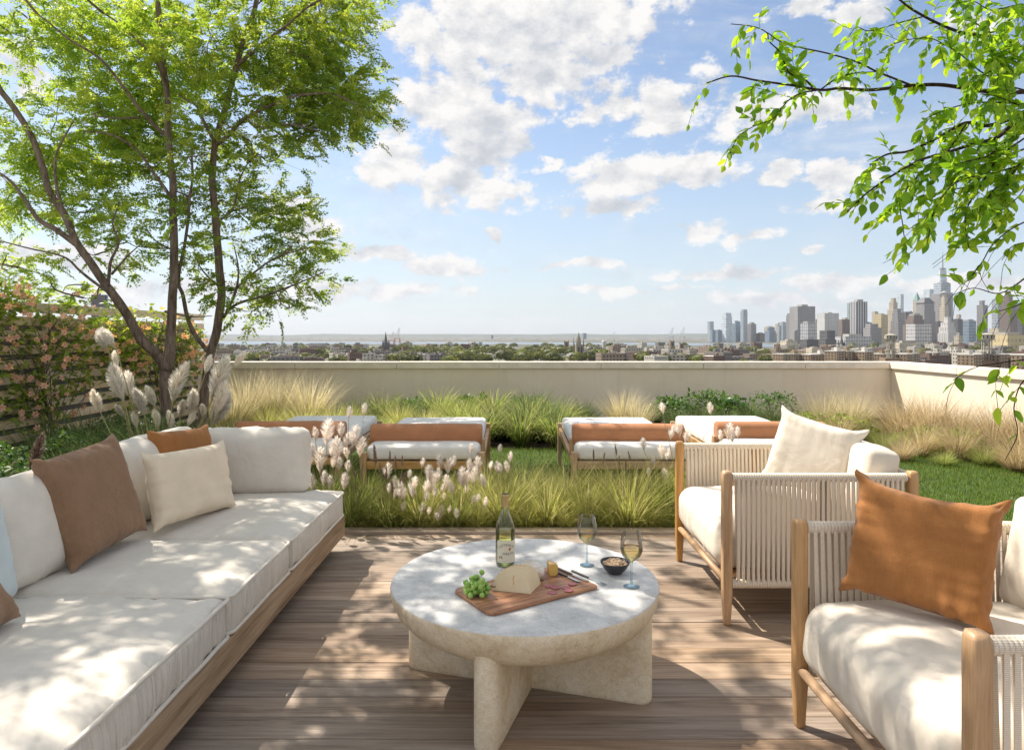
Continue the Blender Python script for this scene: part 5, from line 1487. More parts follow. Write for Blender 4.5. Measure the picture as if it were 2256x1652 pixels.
BRANCH = [  # (tree, r0, r1, points)
    (0, 0.050, 0.012, [(350, 1100, 7.7), (260, 1030, 7.65), (170, 980, 7.6), (90, 870, 7.5), (30, 800, 7.5), (-60, 740, 7.4)]),
    (0, 0.030, 0.008, [(480, 1290, 7.8), (492, 1180, 7.7), (528, 1090, 7.6), (510, 1000, 7.5), (540, 900, 7.4)]),
    (0, 0.026, 0.008, [(528, 1340, 7.85), (430, 1270, 7.7), (350, 1210, 7.6), (280, 1150, 7.5), (120, 1110, 7.4), (0, 1080, 7.3)]),
    (0, 0.020, 0.006, [(495, 1230, 7.7), (570, 1150, 7.7), (640, 1080, 7.6)]),
    (0, 0.030, 0.010, [(290, 960, 7.7), (250, 800, 7.6), (260, 680, 7.5), (330, 540, 7.4)]),
    (0, 0.030, 0.010, [(775, 900, 8.0), (690, 780, 7.9), (600, 660, 7.7), (480, 600, 7.6), (380, 590, 7.5)]),
    (0, 0.034, 0.010, [(755, 620, 7.9), (640, 500, 7.8), (560, 400, 7.7), (440, 260, 7.6), (300, 170, 7.5), (160, 60, 7.4)]),
    (0, 0.026, 0.010, [(745, 400, 7.9), (690, 260, 7.7), (560, 130, 7.6), (460, 60, 7.5)]),
    (0, 0.020, 0.008, [(630, 528, 7.75), (520, 530, 7.6), (410, 520, 7.5)]),
    (1, 0.034, 0.010, [(962, 645, 8.2), (930, 580, 8.1), (880, 480, 8.0), (800, 430, 7.9), (740, 340, 7.8)]),
    (1, 0.040, 0.010, [(962, 650, 8.2), (1030, 600, 8.1), (1100, 530, 8.0), (1200, 480, 7.9), (1330, 430, 7.7), (1480, 420, 7.6), (1600, 470, 7.5)]),
    (1, 0.028, 0.008, [(1100, 530, 8.0), (1170, 575, 7.9), (1300, 560, 7.8), (1430, 590, 7.7)]),
    (1, 0.034, 0.010, [(1060, 300, 8.0), (1150, 220, 7.9), (1280, 120, 7.8), (1400, 20, 7.7), (1560, -40, 7.6)]),
    (1, 0.030, 0.008, [(1000, 1420, 8.4), (1060, 1360, 8.2), (1200, 1320, 8.1), (1330, 1270, 8.0), (1450, 1220, 7.9)]),
    (1, 0.026, 0.008, [(1015, 1395, 8.35), (1060, 1290, 8.2), (1070, 1210, 8.1), (1050, 1100, 8.0)]),
    (1, 0.022, 0.007, [(1062, 1290, 8.2), (1150, 1210, 8.1), (1250, 1150, 8.0), (1380, 1110, 7.9)]),
    (1, 0.022, 0.007, [(965, 1000, 8.3), (1040, 930, 8.2), (1080, 800, 8.1), (1130, 690, 8.0)]),
    (0, 0.016, 0.006, [(770, 1120, 8.05), (700, 1080, 7.9), (640, 1000, 7.8)]),
    (1, 0.018, 0.006, [(975, 1280, 8.35), (900, 1200, 8.2), (870, 1130, 8.1)]),
    (0, 0.020, 0.006, [(740, 1395, 8.0), (850, 1418, 8.1), (950, 1415, 8.3)]),
]
tree_a = empty('honey_locust', z1(742, 2060, 8.0) * 1.0); tag(tree_a, 'leaning two-stemmed tree rising by the fence behind the pampas', 'tree', 'tall trees behind the sofa')
tree_b = empty('honey_locust', z1(905, 2060, 8.5) * 1.0); tag(tree_b, 'straight tree whose crown reaches far over the loungers', 'tree', 'tall trees behind the sofa')
TREES = [tree_a, tree_b]
for tr in TREES: tr.location.z = -0.05
def tree_tube(name, tree, path, radii, mat='bark', n=10):
    rb = TREES[tree].location
    return MB().tube([p - rb for p in path], radii, n).obj(name, M[mat], TREES[tree], smooth=True)
def lay(tree, pts, r0, r1, name, n, wob):
    path = catmull([z1(*p) for p in pts], 5)
    m = len(path); radii = []
    for i, p in enumerate(path):
        t = i / (m - 1)
        radii.append(0.74 * (r0 + (r1 - r0) * t ** (0.55 if r0 > 0.1 else 0.85)) * (1 + (0.35 * max(0, 1 - i / 4) if r0 > 0.07 else 0)) * (1 + 0.06 * mnoise.noise(p * 4)))
        path[i] = p + Vector((mnoise.noise(p * 3), mnoise.noise(p * 3 + Vector((9, 0, 0))), 0)) * wob
    prev = -1
    for p in path: prev = SK.add(p, prev, tree, 0)
    tree_tube(name, tree, path, radii, 'bark', n)
for (tr, nm, r0, r1, pts) in STEMS: lay(tr, pts, r0, r1, nm, 12, 0.02)
for (tr, r0, r1, pts) in BRANCH: lay(tr, pts, r0, r1, 'branch', 8, 0.025)
# foliage masses: (x, y, rx, ry, sprays per unit) in the same frame, plus the part of the crown above the frame
MASS = [(1050, 200, 470, 300, 0.95), (1340, 330, 260, 230, 0.85), (1470, 540, 150, 85, 1.7), (1510, 60, 150, 95, 1.9), (1430, 310, 150, 160, 0.7), (1590, 470, 70, 60, 2.2), (620, 200, 420, 240, 0.95), (200, 130, 260, 160, 0.9),
        (300, 560, 330, 210, 1.0), (650, 620, 330, 260, 0.9), (1000, 780, 220, 220, 0.95), (1120, 980, 200, 150, 0.95), (1300, 1170, 200, 100, 1.05), (240, 880, 260, 180, 0.9), (600, 1030, 280, 170, 0.75),
        (150, 1170, 200, 80, 0.8), (800, 1240, 230, 130, 0.6), (1260, 1390, 140, 50, 0.30), (340, 1290, 200, 55, 0.35), (1150, 1290, 150, 70, 0.4), (60, 700, 140, 200, 0.6), (1180, 620, 200, 120, 0.8)]
cent = []
for (x, y, rx, ry, w) in MASS:
    k = max(3, int(rx * ry * w / 4600))
    for _ in range(k):
        a = random.uniform(0, 6.283); rr = math.sqrt(random.random())
        dep = random.gauss(8.45, 0.42)
        dep = min(max(dep, 7.7), 9.6)
        cent.append((z1(x + rx * rr * math.cos(a), y + ry * rr * math.sin(a), dep), w, 1.0))
# crown above the frame: it shades the sofa, the deck and the table
def shade(gx, gy, z, w=1.0, sc=1.45, gz=0.0):
    p = Vector((gx, gy, gz)); t = (z - gz) / TO_SUN.z
    cent.append((p + TO_SUN * t, w, sc))
for (gx, gy, sx, sy, k, zlo, zhi) in [(-0.85, 3.15, 0.15, 0.50, 12, 4.6, 5.8), (-0.85, 2.3, 0.25, 0.30, 6, 4.6, 5.9), (0.15, 1.85, 0.5, 0.22, 9, 4.8, 6.2), (0.75, 2.15, 0.35, 0.30, 7, 5.0, 6.4),
                                      (-1.6, 3.0, 0.30, 0.9, 8, 4.5, 5.6), (-1.5, 1.9, 0.3, 0.4, 5, 4.6, 5.8), (0.1, 2.75, 0.38, 0.35, 6, 4.9, 6.2), (1.4, 1.9, 0.3, 0.35, 4, 5.4, 6.6), (-2.0, 3.2, 0.3, 0.8, 5, 4.5, 5.6), (-0.4, 4.4, 0.7, 0.3, 5, 4.6, 5.8)]:
    for _ in range(k):
        shade(random.gauss(gx, sx), random.gauss(gy, sy), random.uniform(zlo, zhi), 1.0, 1.25)
base_n = len(SK.p)
def nearest(p, lim):
    A = np.array([tuple(q) for q in SK.p[:lim]])
    dv = A - np.array(tuple(p))
    d = np.linalg.norm(dv, axis=1) + np.where(dv[:, 2] > 0, dv[:, 2] * 1.2, 0)
    return int(np.argmin(d))
A0 = np.array([tuple(q) for q in SK.p])
cent.sort(key=lambda c: np.min(np.linalg.norm(A0 - np.array(tuple(c[0])), axis=1)))
twig = [MB(), MB()]
tips = []
for (p, w, sc) in cent:
    i = nearest(p, len(SK.p)); q = SK.p[i]; tr = SK.tree[i]
    L = (p - q).length
    if L < 0.06: tips.append((p, tr, w, sc, Vector((0, 0, 1)))); continue
    par = SK.par[i]
    d0 = (q - SK.p[par]).normalized() if par >= 0 else Vector((0, 0, 1))
    m1 = q + d0 * L * 0.22 + (p - q) * 0.25
    m2 = q.lerp(p, 0.65) + Vector((random.uniform(-1, 1), random.uniform(-1, 1), random.uniform(0, 1))) * L * 0.09
    path = catmull([q, m1, m2, p], 3)
    r0 = min(0.006 + 0.010 * L, 0.022) * (1.3 if sc > 1.2 else 1)
    twig[tr].tube([x - TREES[tr].location for x in path], [r0 + (0.0035 - r0) * k / (len(path) - 1) for k in range(len(path))], 5, caps=False)
    prev = i
    for x in path[1:]: prev = SK.add(x, prev, tr, 1)
    tips.append((p, tr, w, sc, (p - m2).normalized()))
# leaf sprays: a thin rachis with paired narrow leaflets
def spray_template(seed, nl=11):
    rng = np.random.default_rng(seed); out = []
    for side in range(3):
        a0 = rng.uniform(-0.8, 0.8); Lr = rng.uniform(0.15, 0.24)
        dirv = np.array([math.cos(a0), math.sin(a0), rng.uniform(-0.25, 0.35)]); dirv /= np.linalg.norm(dirv)
        sid = np.cross(dirv, [0, 0, 1]); sid /= np.linalg.norm(sid)
        for k in range(nl):
            t = (k + 1) / nl
            base = dirv * Lr * t + np.array([0, 0, -0.05 * t * t])
            for s in (-1, 1):
                ld = dirv * rng.uniform(0.1, 0.6) + sid * s * 0.9 + np.array([0, 0, rng.uniform(-0.8, 0.25)]); ld /= np.linalg.norm(ld)
                ls = np.cross(ld, [rng.normal(0, .6), rng.normal(0, .6), 1]); ls /= np.linalg.norm(ls)
                L = 0.046 * rng.uniform(0.75, 1.25) * (1 - 0.2 * t); w = L * 0.235
                out.append([base, base + ld * L * 0.5 + ls * w, base + ld * L, base + ld * L * 0.5 - ls * w])
    return np.array(out)
TPL = [spray_template(i) for i in range(8)]
LV = [[], []]; LT = [[], []]
for (p, tr, w, sc, dr) in tips:
    inframe = sc <= 1.2
    ns = int((16 if inframe else 8) * (0.55 + 0.75 * w) * random.uniform(0.7, 1.3))
    spread = 0.20 if inframe else 0.26
    for k in range(ns):
        off = Vector((random.gauss(0, spread), random.gauss(0, spread), random.gauss(0, spread * 0.62)))
        pos = p + off - TREES[tr].location
        if k % 6 == 0:
            twig[tr].tube([p - TREES[tr].location, (p - TREES[tr].location).lerp(pos, 0.5) + Vector((0, 0, 0.03)), pos], [0.0026, 0.0018, 0.0012], 3, caps=False)
        d = (off.normalized() + dr * 0.4 + Vector((random.gauss(0, .4), random.gauss(0, .4), random.gauss(-.05, .3))))
        rz = math.atan2(d.y, d.x)
        Mx = np.array((Matrix.Rotation(rz, 3, 'Z') @ Matrix.Rotation(-math.atan2(d.z, math.hypot(d.x, d.y)) * 0.7, 3, 'Y') @ Matrix.Rotation(random.gauss(0, 0.5), 3, 'X')))
        T_ = TPL[random.randrange(8)]
        s = sc * random.uniform(0.8, 1.2)
        Q = T_.reshape(-1, 3) @ Mx.T * s + np.array(tuple(pos))
        LV[tr].append(Q)
        base = random.random()
        LT[tr].append(np.repeat(np.clip(base * 0.7 + RNG.uniform(0, 0.3, len(T_)), 0, 1), 4))
for tr in (0, 1):
    V = np.concatenate(LV[tr]); tv = np.concatenate(LT[tr])
    t = np.zeros((len(V), 4), np.float32); t[:, 0] = tv; t[:, 3] = 1
    F = np.arange(len(V)).reshape(-1, 4)
    put('crown', np_mesh('crown', V, F, M['tree_leaf'], False, t), TREES[tr])
    o = twig[tr].obj('twigs', M['bark'], TREES[tr], smooth=True)
    tag(o, kind='stuff')

# ------------------------------------------------------------------ flowering vines on the fence
def flower_mesh():
    mb = MB()
    for k in range(6):
        a = R(60 * k); ca, sa = math.cos(a), math.sin(a)
        pts = [(0.004, 0, 0), (0.020, 0.012, 0.006), (0.036, 0.010, 0.004), (0.046, 0, -0.003), (0.036, -0.010, 0.004), (0.020, -0.012, 0.006), (0.026, 0, 0.002)]
        vs = [(x * ca - y * sa, x * sa + y * ca, z) for x, y, z in pts]
        mb.add(vs, [(0, 1, 6), (1, 2, 6), (2, 3, 6), (3, 4, 6), (4, 5, 6), (5, 0, 6)])
    return mb.me('blossom', M['petal'])
FLW = flower_mesh()
HEART = MB().lathe([(0.0001, 0.010), (0.004, 0.009), (0.006, 0.004), (0.003, 0)], 8).me('heart', M['stamen'], True)
def vine(label, y0, y1, z0, z1_, nleaf, nflow, seed, blobs):
    rng = np.random.default_rng(seed); random.seed(seed)
    o = empty('flowering_vine', (FENCE_X + 0.12, (y0 + y1) / 2, -0.05)); tag(o, label, 'vine', 'flowering vines on the fence')
    ob = np.array(tuple(o.location)); P = []
    while len(P) < nleaf:
        cy, cz, ry, rz = blobs[rng.integers(0, len(blobs))]
        a = rng.uniform(0, 6.283); r = rng.uniform(0, 1) ** 0.6
        y = cy + ry * r * math.cos(a); z = cz + rz * r * math.sin(a)
        if z < 0.1: continue
        P.append((FENCE_X + 0.04 + abs(rng.normal(0, 0.13)), y, z))
    P = np.array(P)
    put('foliage', leaf_cloud('foliage', P - ob, 0.088, 'vine_leaf', seed, ratio=0.46), o)
    mb = MB()
    root = Vector((FENCE_X + 0.10, (y0 + y1) / 2, -0.05))
    main = catmull([root, root + Vector((0.05, 0.05, 0.35)), root + Vector((0.0, -0.04, 0.9)), root + Vector((0.03, 0.05, 1.5))], 6)
    mb.tube([p - Vector(ob) for p in main], [0.026 - 0.016 * k / (len(main) - 1) for k in range(len(main))], 7)
    mb.obj('stem', M['bark'], o, smooth=True)
    mb = MB()
    for k in range(34):
        q = main[random.randrange(3, len(main))]; e = Vector(P[rng.integers(0, nleaf)])
        mid = q.lerp(e, 0.5) + Vector((random.uniform(0, 0.12), random.uniform(-.1, .1), random.uniform(-.02, 0.14)))
        pt = catmull([q, mid, e], 4)
        mb.tube([p - Vector(ob) for p in pt], [0.007 - 0.005 * i / (len(pt) - 1) for i in range(len(pt))], 5)
    tag(mb.obj('tendrils', M['bark'], o, smooth=True), kind='stuff')
    for k in range(nflow):
        e = P[rng.integers(0, nleaf)]
        loc = Vector((FENCE_X + 0.20 + random.uniform(0, 0.22), e[1] + random.uniform(-.05, .05), e[2] + random.uniform(-.03, .08))) - Vector(ob)
        f = put('blossom', FLW, o, loc=loc, rot=(R(90) + random.gauss(0, .5), random.gauss(0, .4), R(50) + random.gauss(0, .6)), scale=random.uniform(0.7, 1.05))
        put('heart', HEART, f)
vine('flowering vine with peach blossoms on the fence at the frame edge', 6.6, 8.9, 0.4, 1.8, 1700, 120, 31, [(7.5, 1.35, 0.9, 0.45), (7.2, 0.95, 0.6, 0.5), (8.1, 1.45, 0.7, 0.42), (7.6, 0.6, 0.5, 0.35), (8.3, 1.0, 0.6, 0.4), (6.6, 1.6, 0.5, 0.35), (7.0, 1.75, 0.25, 0.2)])
vine('flowering vine with peach blossoms behind the leaning tree stem', 9.0, 11.4, 0.3, 1.7, 1900, 100, 47, [(9.7, 1.4, 0.8, 0.45), (10.4, 1.3, 0.9, 0.5), (9.6, 0.8, 0.7, 0.55), (10.8, 0.8, 0.6, 0.5), (11.2, 1.2, 0.5, 0.45), (9.2, 1.25, 0.5, 0.45)])

# ------------------------------------------------------------------ tree on the right whose boughs hang into view
random.seed(17)
rt = empty('overhanging_tree', (3.75, 3.3, -0.05)); tag(rt, 'tree with bright translucent leaves on boughs hanging in from the right', 'tree')
RB = Vector(rt.location)
def zr(x, y, d): return W((1700 + x / 2.36) / 1.1082, y / 2.36 / 1.1082, d)
def rpath(pts, d0, d1, k=5):
    m = len(pts)
    return catmull([zr(x, y, d0 + (d1 - d0) * i / (m - 1)) for i, (x, y) in enumerate(pts)], k)
tpath = catmull([(3.75, 3.3, -0.05), (3.70, 3.3, 0.9), (3.6, 3.25, 1.8), (3.45, 3.25, 2.5), (3.35, 3.2, 3.2), (3.3, 3.2, 4.2)], 5)
MB().tube([p - RB for p in tpath], [0.10 - 0.06 * i / (len(tpath) - 1) for i in range(len(tpath))], 12).obj('trunk', M['bark'], rt, smooth=True)
RBR = [  # start joins the trunk outside the frame
    ('bough', 0.013, 0.0028, [(2700, 560), (2250, 540), (1888, 530), (1800, 545), (1550, 510), (1400, 490), (1240, 495), (1000, 520), (830, 510), (720, 520), (560, 495), (350, 465), (200, 440), (60, 480)], 3.15, 2.85),
    ('twig', 0.004, 0.0018, [(670, 505), (620, 455), (540, 425), (510, 370), (480, 300), (420, 240), (405, 190), (330, 155), (200, 140)], 2.93, 2.9),
    ('twig', 0.005, 0.002, [(1230, 490), (1130, 450), (1030, 410), (930, 360), (760, 310), (620, 280), (500, 250), (410, 190)], 3.0, 2.9),
    ('twig', 0.0035, 0.0018, [(720, 515), (800, 460), (900, 425), (1040, 415)], 2.93, 3.0),
    ('twig', 0.0035, 0.0012, [(700, 520), (600, 540), (520, 590), (450, 680), (330, 730), (240, 790), (195, 890)], 2.93, 2.75),
    ('bough', 0.012, 0.003, [(2600, 600), (2200, 400), (1888, 280), (1720, 215), (1550, 195), (1400, 140), (1250, 60), (1170, 0), (1080, -60)], 3.2, 2.9),
    ('twig', 0.004, 0.0015, [(1888, 90), (1800, 120), (1700, 190), (1600, 130), (1500, 110)], 3.0, 2.9),
    ('twig', 0.0035, 0.0013, [(1888, 520), (1750, 480), (1620, 400), (1530, 320), (1450, 270), (1330, 220), (1150, 250), (1040, 320)], 3.0, 2.85),
    ('twig', 0.003, 0.0012, [(1300, 100), (1180, 130), (1000, 180), (920, 160), (860, 250)], 2.95, 2.9),
    ('bough', 0.014, 0.003, [(2700, 700), (2250, 640), (1888, 665), (1800, 690), (1680, 725), (1550, 710), (1400, 790), (1230, 870), (1100, 890), (1000, 950)], 3.1, 2.75),
    ('bough', 0.012, 0.0025, [(2650, 820), (2250, 700), (1888, 690), (1740, 790), (1600, 830), (1440, 880), (1300, 920), (1150, 1000), (1000, 1100), (870, 1220)], 3.0, 2.6),
    ('twig', 0.004, 0.0015, [(1560, 705), (1500, 800), (1440, 880), (1300, 990), (1180, 1150), (1190, 1300), (1220, 1530)], 2.85, 2.7),
    ('twig', 0.004, 0.0015, [(1888, 800), (1750, 900), (1650, 1050), (1560, 1200), (1550, 1300), (1570, 1430)], 2.85, 2.6),
    ('twig', 0.004, 0.0015, [(1888, 950), (1700, 1000), (1500, 1050), (1380, 1200), (1330, 1400)], 2.7, 2.5),
    ('twig', 0.004, 0.0015, [(1888, 600), (1700, 590), (1560, 600), (1420, 640), (1310, 690)], 2.9, 2.8),
    ('twig', 0.003, 0.0012, [(1950, 1250), (1800, 1330), (1700, 1420), (1640, 1520), (1530, 1640), (1480, 1560)], 2.6, 2.5),
    ('twig', 0.003, 0.0012, [(2050, 1350), (1888, 1400), (1820, 1420), (1760, 1500)], 2.6, 2.6),
    ('twig', 0.003, 0.0012, [(2050, 1500), (1900, 1600), (1750, 1690), (1600, 1660), (1480, 1700)], 2.5, 2.4),
    ('twig', 0.003, 0.0012, [(2100, 1600), (1950, 1700), (1850, 1760), (1720, 1800)], 2.5, 2.4),
    ('twig', 0.003, 0.0012, [(2150, 2000), (1950, 2060), (1760, 2090), (1600, 2120), (1480, 2190)], 2.4, 2.3),
    ('twig', 0.003, 0.0012, [(2150, 2100), (2000, 2150), (1880, 2200), (1830, 2350), (1850, 2500), (1780, 2650)], 2.4, 2.3),
    ('twig', 0.003, 0.0012, [(2100, 900), (1950, 1000), (1860, 1130), (1740, 1230), (1690, 1300)], 2.6, 2.5),
    ('twig', 0.003, 0.0012, [(1990, 300), (1860, 330), (1760, 370), (1660, 430), (1560, 440)], 2.9, 2.8),
    ('twig', 0.004, 0.0015, [(1888, 760), (1780, 820), (1680, 900), (1560, 930), (1420, 960), (1250, 1060)], 2.8, 2.7),
    ('twig', 0.004, 0.0015, [(1888, 860), (1790, 900), (1700, 960), (1600, 1060), (1450, 1100), (1300, 1130)], 2.9, 2.75),
    ('twig', 0.004, 0.0015, [(1930, 1000), (1820, 1020), (1720, 1090), (1640, 1180), (1500, 1200)], 2.8, 2.7),
    ('twig', 0.004, 0.0015, [(1930, 900), (1850, 960), (1800, 1060), (1780, 1160), (1820, 1260)], 2.7, 2.6),
    ('twig', 0.004, 0.0015, [(1888, 420), (1800, 390), (1740, 330), (1700, 300)], 2.9, 2.85),
    ('twig', 0.004, 0.0015, [(1930, 620), (1840, 600), (1740, 560), (1640, 540)], 2.8, 2.75),
    ('twig', 0.003, 0.0012, [(2000, 20), (1850, 30), (1700, 60), (1600, 10), (1500, 20)], 2.9, 2.8),
]
def beech_leaf(sd):
    """serrated pointed leaf about 1 long along +y, folded on the midrib, with side veins pressed in"""
    rng = random.Random(sd); k = 7; vs = []; fs = []
    curl = rng.uniform(-0.16, 0.05); fold = rng.uniform(0.05, 0.13)
    for i in range(k + 1):
        t = i / k
        w = 0.27 * math.sin(math.pi * min(1, t ** 0.82)) ** 0.85 * (1 - 0.12 * t) + (0.004 if i in (0, k) else 0)
        zz = curl * t * t; wav = 0.02 * math.sin(t * 14 + sd)
        vs += [(-w, t, zz + fold * w * 3 + wav), (-w * .5, t + 0.02, zz + fold * w * 1.2 + (0.012 if i % 2 else -0.006)), (0, t, zz), (w * .5, t + 0.02, zz + fold * w * 1.2 + (0.012 if i % 2 else -0.006)), (w, t, zz + fold * w * 3 - wav)]
    for i in range(k):
        for j in range(4):
            a = i * 5 + j; fs.append((a, a + 1, a + 6, a + 5))
    return mesh('leaf', vs, fs, M['near_leaf'])
LF = [beech_leaf(i) for i in range(5)]
LFA = [(np.array([tuple(v.co) for v in m.vertices]), np.array([tuple(p.vertices) for p in m.polygons])) for m in LF]
leaves = []
for bi, (nm, r0, r1, pts, d0, d1) in enumerate(RBR):
    path = rpath(pts, d0, d1)
    if nm == 'bough':
        tp = min(tpath, key=lambda q: (q - path[0]).length)
        path = catmull([tp, tp.lerp(path[0], 0.5) + Vector((0, 0, .05)), path[0]], 3)[:-1] + path
    m = len(path)
    MB().tube([p - RB for p in path], [r0 + (r1 - r0) * i / (m - 1) for i in range(m)], 7).obj(nm, M['twig'], rt, smooth=True)
    acc = 0.0; side = 1
    lens = [(path[i + 1] - path[i]).length for i in range(m - 1)]; tot = sum(lens); run = 0
    gap = (0.030 if bi < 22 else 0.020) if nm == 'twig' else 0.045
    for i in range(m - 1):
        run += lens[i]; acc += lens[i]
        if run / tot < (0.62 if bi in (0, 5) else 0.25 if nm == 'bough' else 0.10): continue
        while acc > gap:
            acc -= gap * random.uniform(0.7, 1.4); side = -side
            if bi in (0, 1, 2, 3, 8) and random.random() < 0.42: continue
            t = (path[i + 1] - path[i]).normalized()
            leaves.append((path[i].lerp(path[i + 1], random.random()), t, side))
        # side sprigs carry more leaves
        if random.random() < (0.34 if bi in (0, 4, 8) else 0.20 if 14 < bi < 22 else 0.85 if bi > 21 else 0.55 if bi > 8 else 0.30):
            t = (path[i + 1] - path[i]).normalized()
            sd = Vector((t.z, random.uniform(-.6, .6), random.choice((-1, -1, -1, 1)) * abs(t.x) - random.uniform(-0.1, 0.3))).normalized()
            L = random.uniform(0.06, 0.16); b = path[i]
            pp = catmull([b, b + (sd + t * .6) * L * .5, b + (sd + t * 0.35 + Vector((0, 0, -.15))) * L], 3)
            MB().tube([p - RB for p in pp], 0.0009, 4).obj('sprig', M['twig'], rt)
            for k in range(int(L / 0.017)):
                f = (k + 1) / (L / 0.017 + 1); q = pp[min(len(pp) - 2, int(f * (len(pp) - 1)))]
                leaves.append((q, (pp[-1] - pp[0]).normalized(), 1 if k % 2 else -1))
            leaves.append((pp[-1], (pp[-1] - pp[-2]).normalized(), 0))
def leaf_matrix(p, t, side):
    lat = t.cross(Vector((0, 0, 1)));
    lat = lat.normalized() if lat.length > 1e-3 else Vector((1, 0, 0))
    d = (t * random.uniform(0.5, 0.9) + lat * side * random.uniform(0.5, 1.0) + Vector((0, 0, random.uniform(-0.85, 0.25))) + Vector((side * random.uniform(-.4, .6), 0, 0))).normalized()
    n = Vector((random.gauss(0, .5), random.gauss(-0.5, .6), 0.9 + random.gauss(0, .4)))
    x = d.cross(n).normalized(); n = x.cross(d)
    s = 0.054 * random.uniform(0.45, 1.2)
    return Matrix.Translation(p - RB) @ Matrix((x * s, d * s, n * s)).transposed().to_4x4()
def keep(p):
    u = UC + FPX * p.x / p.y; v = VH + FPX * (CAM_H - p.z) / p.y
    zx, zy = (u * 1.1082 - 1700) * 2.36, v * 1.1082 * 2.36
    if 1360 < zx < 1480 and zy > 1360: return False
    if zy > 1420: return random.random() < 0.38
    return True
leaves = [l for l in leaves if keep(l[0])]
random.shuffle(leaves)
def in_view(p): 
    u = UC + FPX * p.x / p.y
    return 0 if u < 2300 else 1
leaves.sort(key=lambda l: in_view(l[0]))
rest_v = []; rest_f = []; off = 0
for i, (p, t, s) in enumerate(leaves):
    Mx = leaf_matrix(p, t, s)
    if i < 300:
        o = put('leaf', LF[i % 5], rt); o.matrix_local = Mx
    else:
        V, F = LFA[i % 5]; Mn = np.array(Mx)
        rest_v.append(V @ Mn[:3, :3].T + Mn[:3, 3]); rest_f.append(F + off); off += len(V)
if rest_v:
    o = put('foliage', np_mesh('foliage', np.concatenate(rest_v), np.concatenate(rest_f), M['near_leaf']), rt); tag(o, kind='stuff')
print('TREE leaf quads', [sum(len(q) for q in LV[i]) // 4 for i in (0, 1)], 'near leaves', len(leaves), 'tips', len(tips))
# ------------------------------------------------------------------ the city beyond the parapet
CG = -40.0
random.seed(99)
def city_ground_mat():
    m, t, bs, o = new_mat('city_ground')
    v = obj_vec(t, (1, 1, 1), rand=False)
    n = t.noise(v, 0.012, 8, 0.7); n2 = t.noise(v, 0.0012, 4, 0.6)
    c = t.ramp(n.outputs[0], [(0.35, (0.035, 0.05, 0.018)), (0.5, (0.10, 0.095, 0.075)), (0.62, (0.20, 0.18, 0.15))])
    c = t.mix(t.mrange(n2.outputs[0], 0.42, 0.6, 0.0, 0.6), c, (0.05, 0.065, 0.03))
    t.put(bs.inputs['Base Color'], c); bs.inputs['Roughness'].default_value = 0.9
    return m
def sheet(name, pts, z, mat): 
    o = MB().add([(x, y, z) for x, y in pts], [tuple(range(len(pts)))]).obj(name, mat); tag(o, kind='structure'); return o
sheet('city_ground', [(-26000, 60), (26000, 60), (26000, 26000), (-26000, 26000)], CG, city_ground_mat())
def water_mat():
    m, t, bs, o = new_mat('river_water')
    v = obj_vec(t, (1, 1, 1), rand=False)
    bs.inputs['Base Color'].default_value = (0.10, 0.13, 0.16, 1); bs.inputs['Roughness'].default_value = 0.25
    bump(t, bs, t.noise(v, 0.02, 4).outputs[0], 0.3, 3.0)
    return m
M['water'] = water_mat()
def gd(v): return FPX * (CAM_H - CG) / (v - VH)
rv = [(-7000, 3300), (-2500, 3150), (-300, 3350), (700, 3050), (960, 2450), (1180, 2500), (1420, 3200), (1300, 3600), (1000, 3950), (300, 4300), (-1200, 4900), (-3200, 5600), (-7500, 6400)]
sheet('river', rv, CG + 0.5, M['water'])
# far hills and the low shore on the other bank
def ridge(name, y, x0, x1, n, zlo, amp, f, mat, seed, thick=600):
    vs = []; fs = []
    for i in range(n + 1):
        x = x0 + (x1 - x0) * i / n
        h = zlo + amp * (0.5 + 0.5 * mnoise.noise(Vector((x * f + seed, seed, 0)))) + amp * 0.35 * mnoise.noise(Vector((x * f * 4, seed, 3)))
        vs += [(x, y, CG - 2), (x, y + thick * .5, h), (x, y + thick, CG - 2)]
    for i in range(n):
        a = i * 3; fs += [(a, a + 3, a + 4, a + 1), (a + 1, a + 4, a + 5, a + 2)]
    tag(mesh_o(name, vs, fs, mat), kind='structure')
def mesh_o(name, vs, fs, mat): return put(name, mesh(name, vs, fs, mat))
M['hill'] = plain('wooded_hill', (0.06, 0.075, 0.045), 0.95, var=0.3, nscale=0.004)
M['shore'] = plain('built_up_shore', (0.13, 0.125, 0.11), 0.95, var=0.6, nscale=0.02)
ridge('hills', 16500, -18000, 19000, 160, 10, 75, 0.00022, M['hill'], 3.3, 2500)
ridge('far_shore', 6600, -9000, 4200, 420, -37, 16, 0.0035, M['shore'], 8.1, 400)
ridge('far_shore', 9000, -11000, 6500, 300, -36, 26, 0.0022, M['shore'], 5.1, 700)

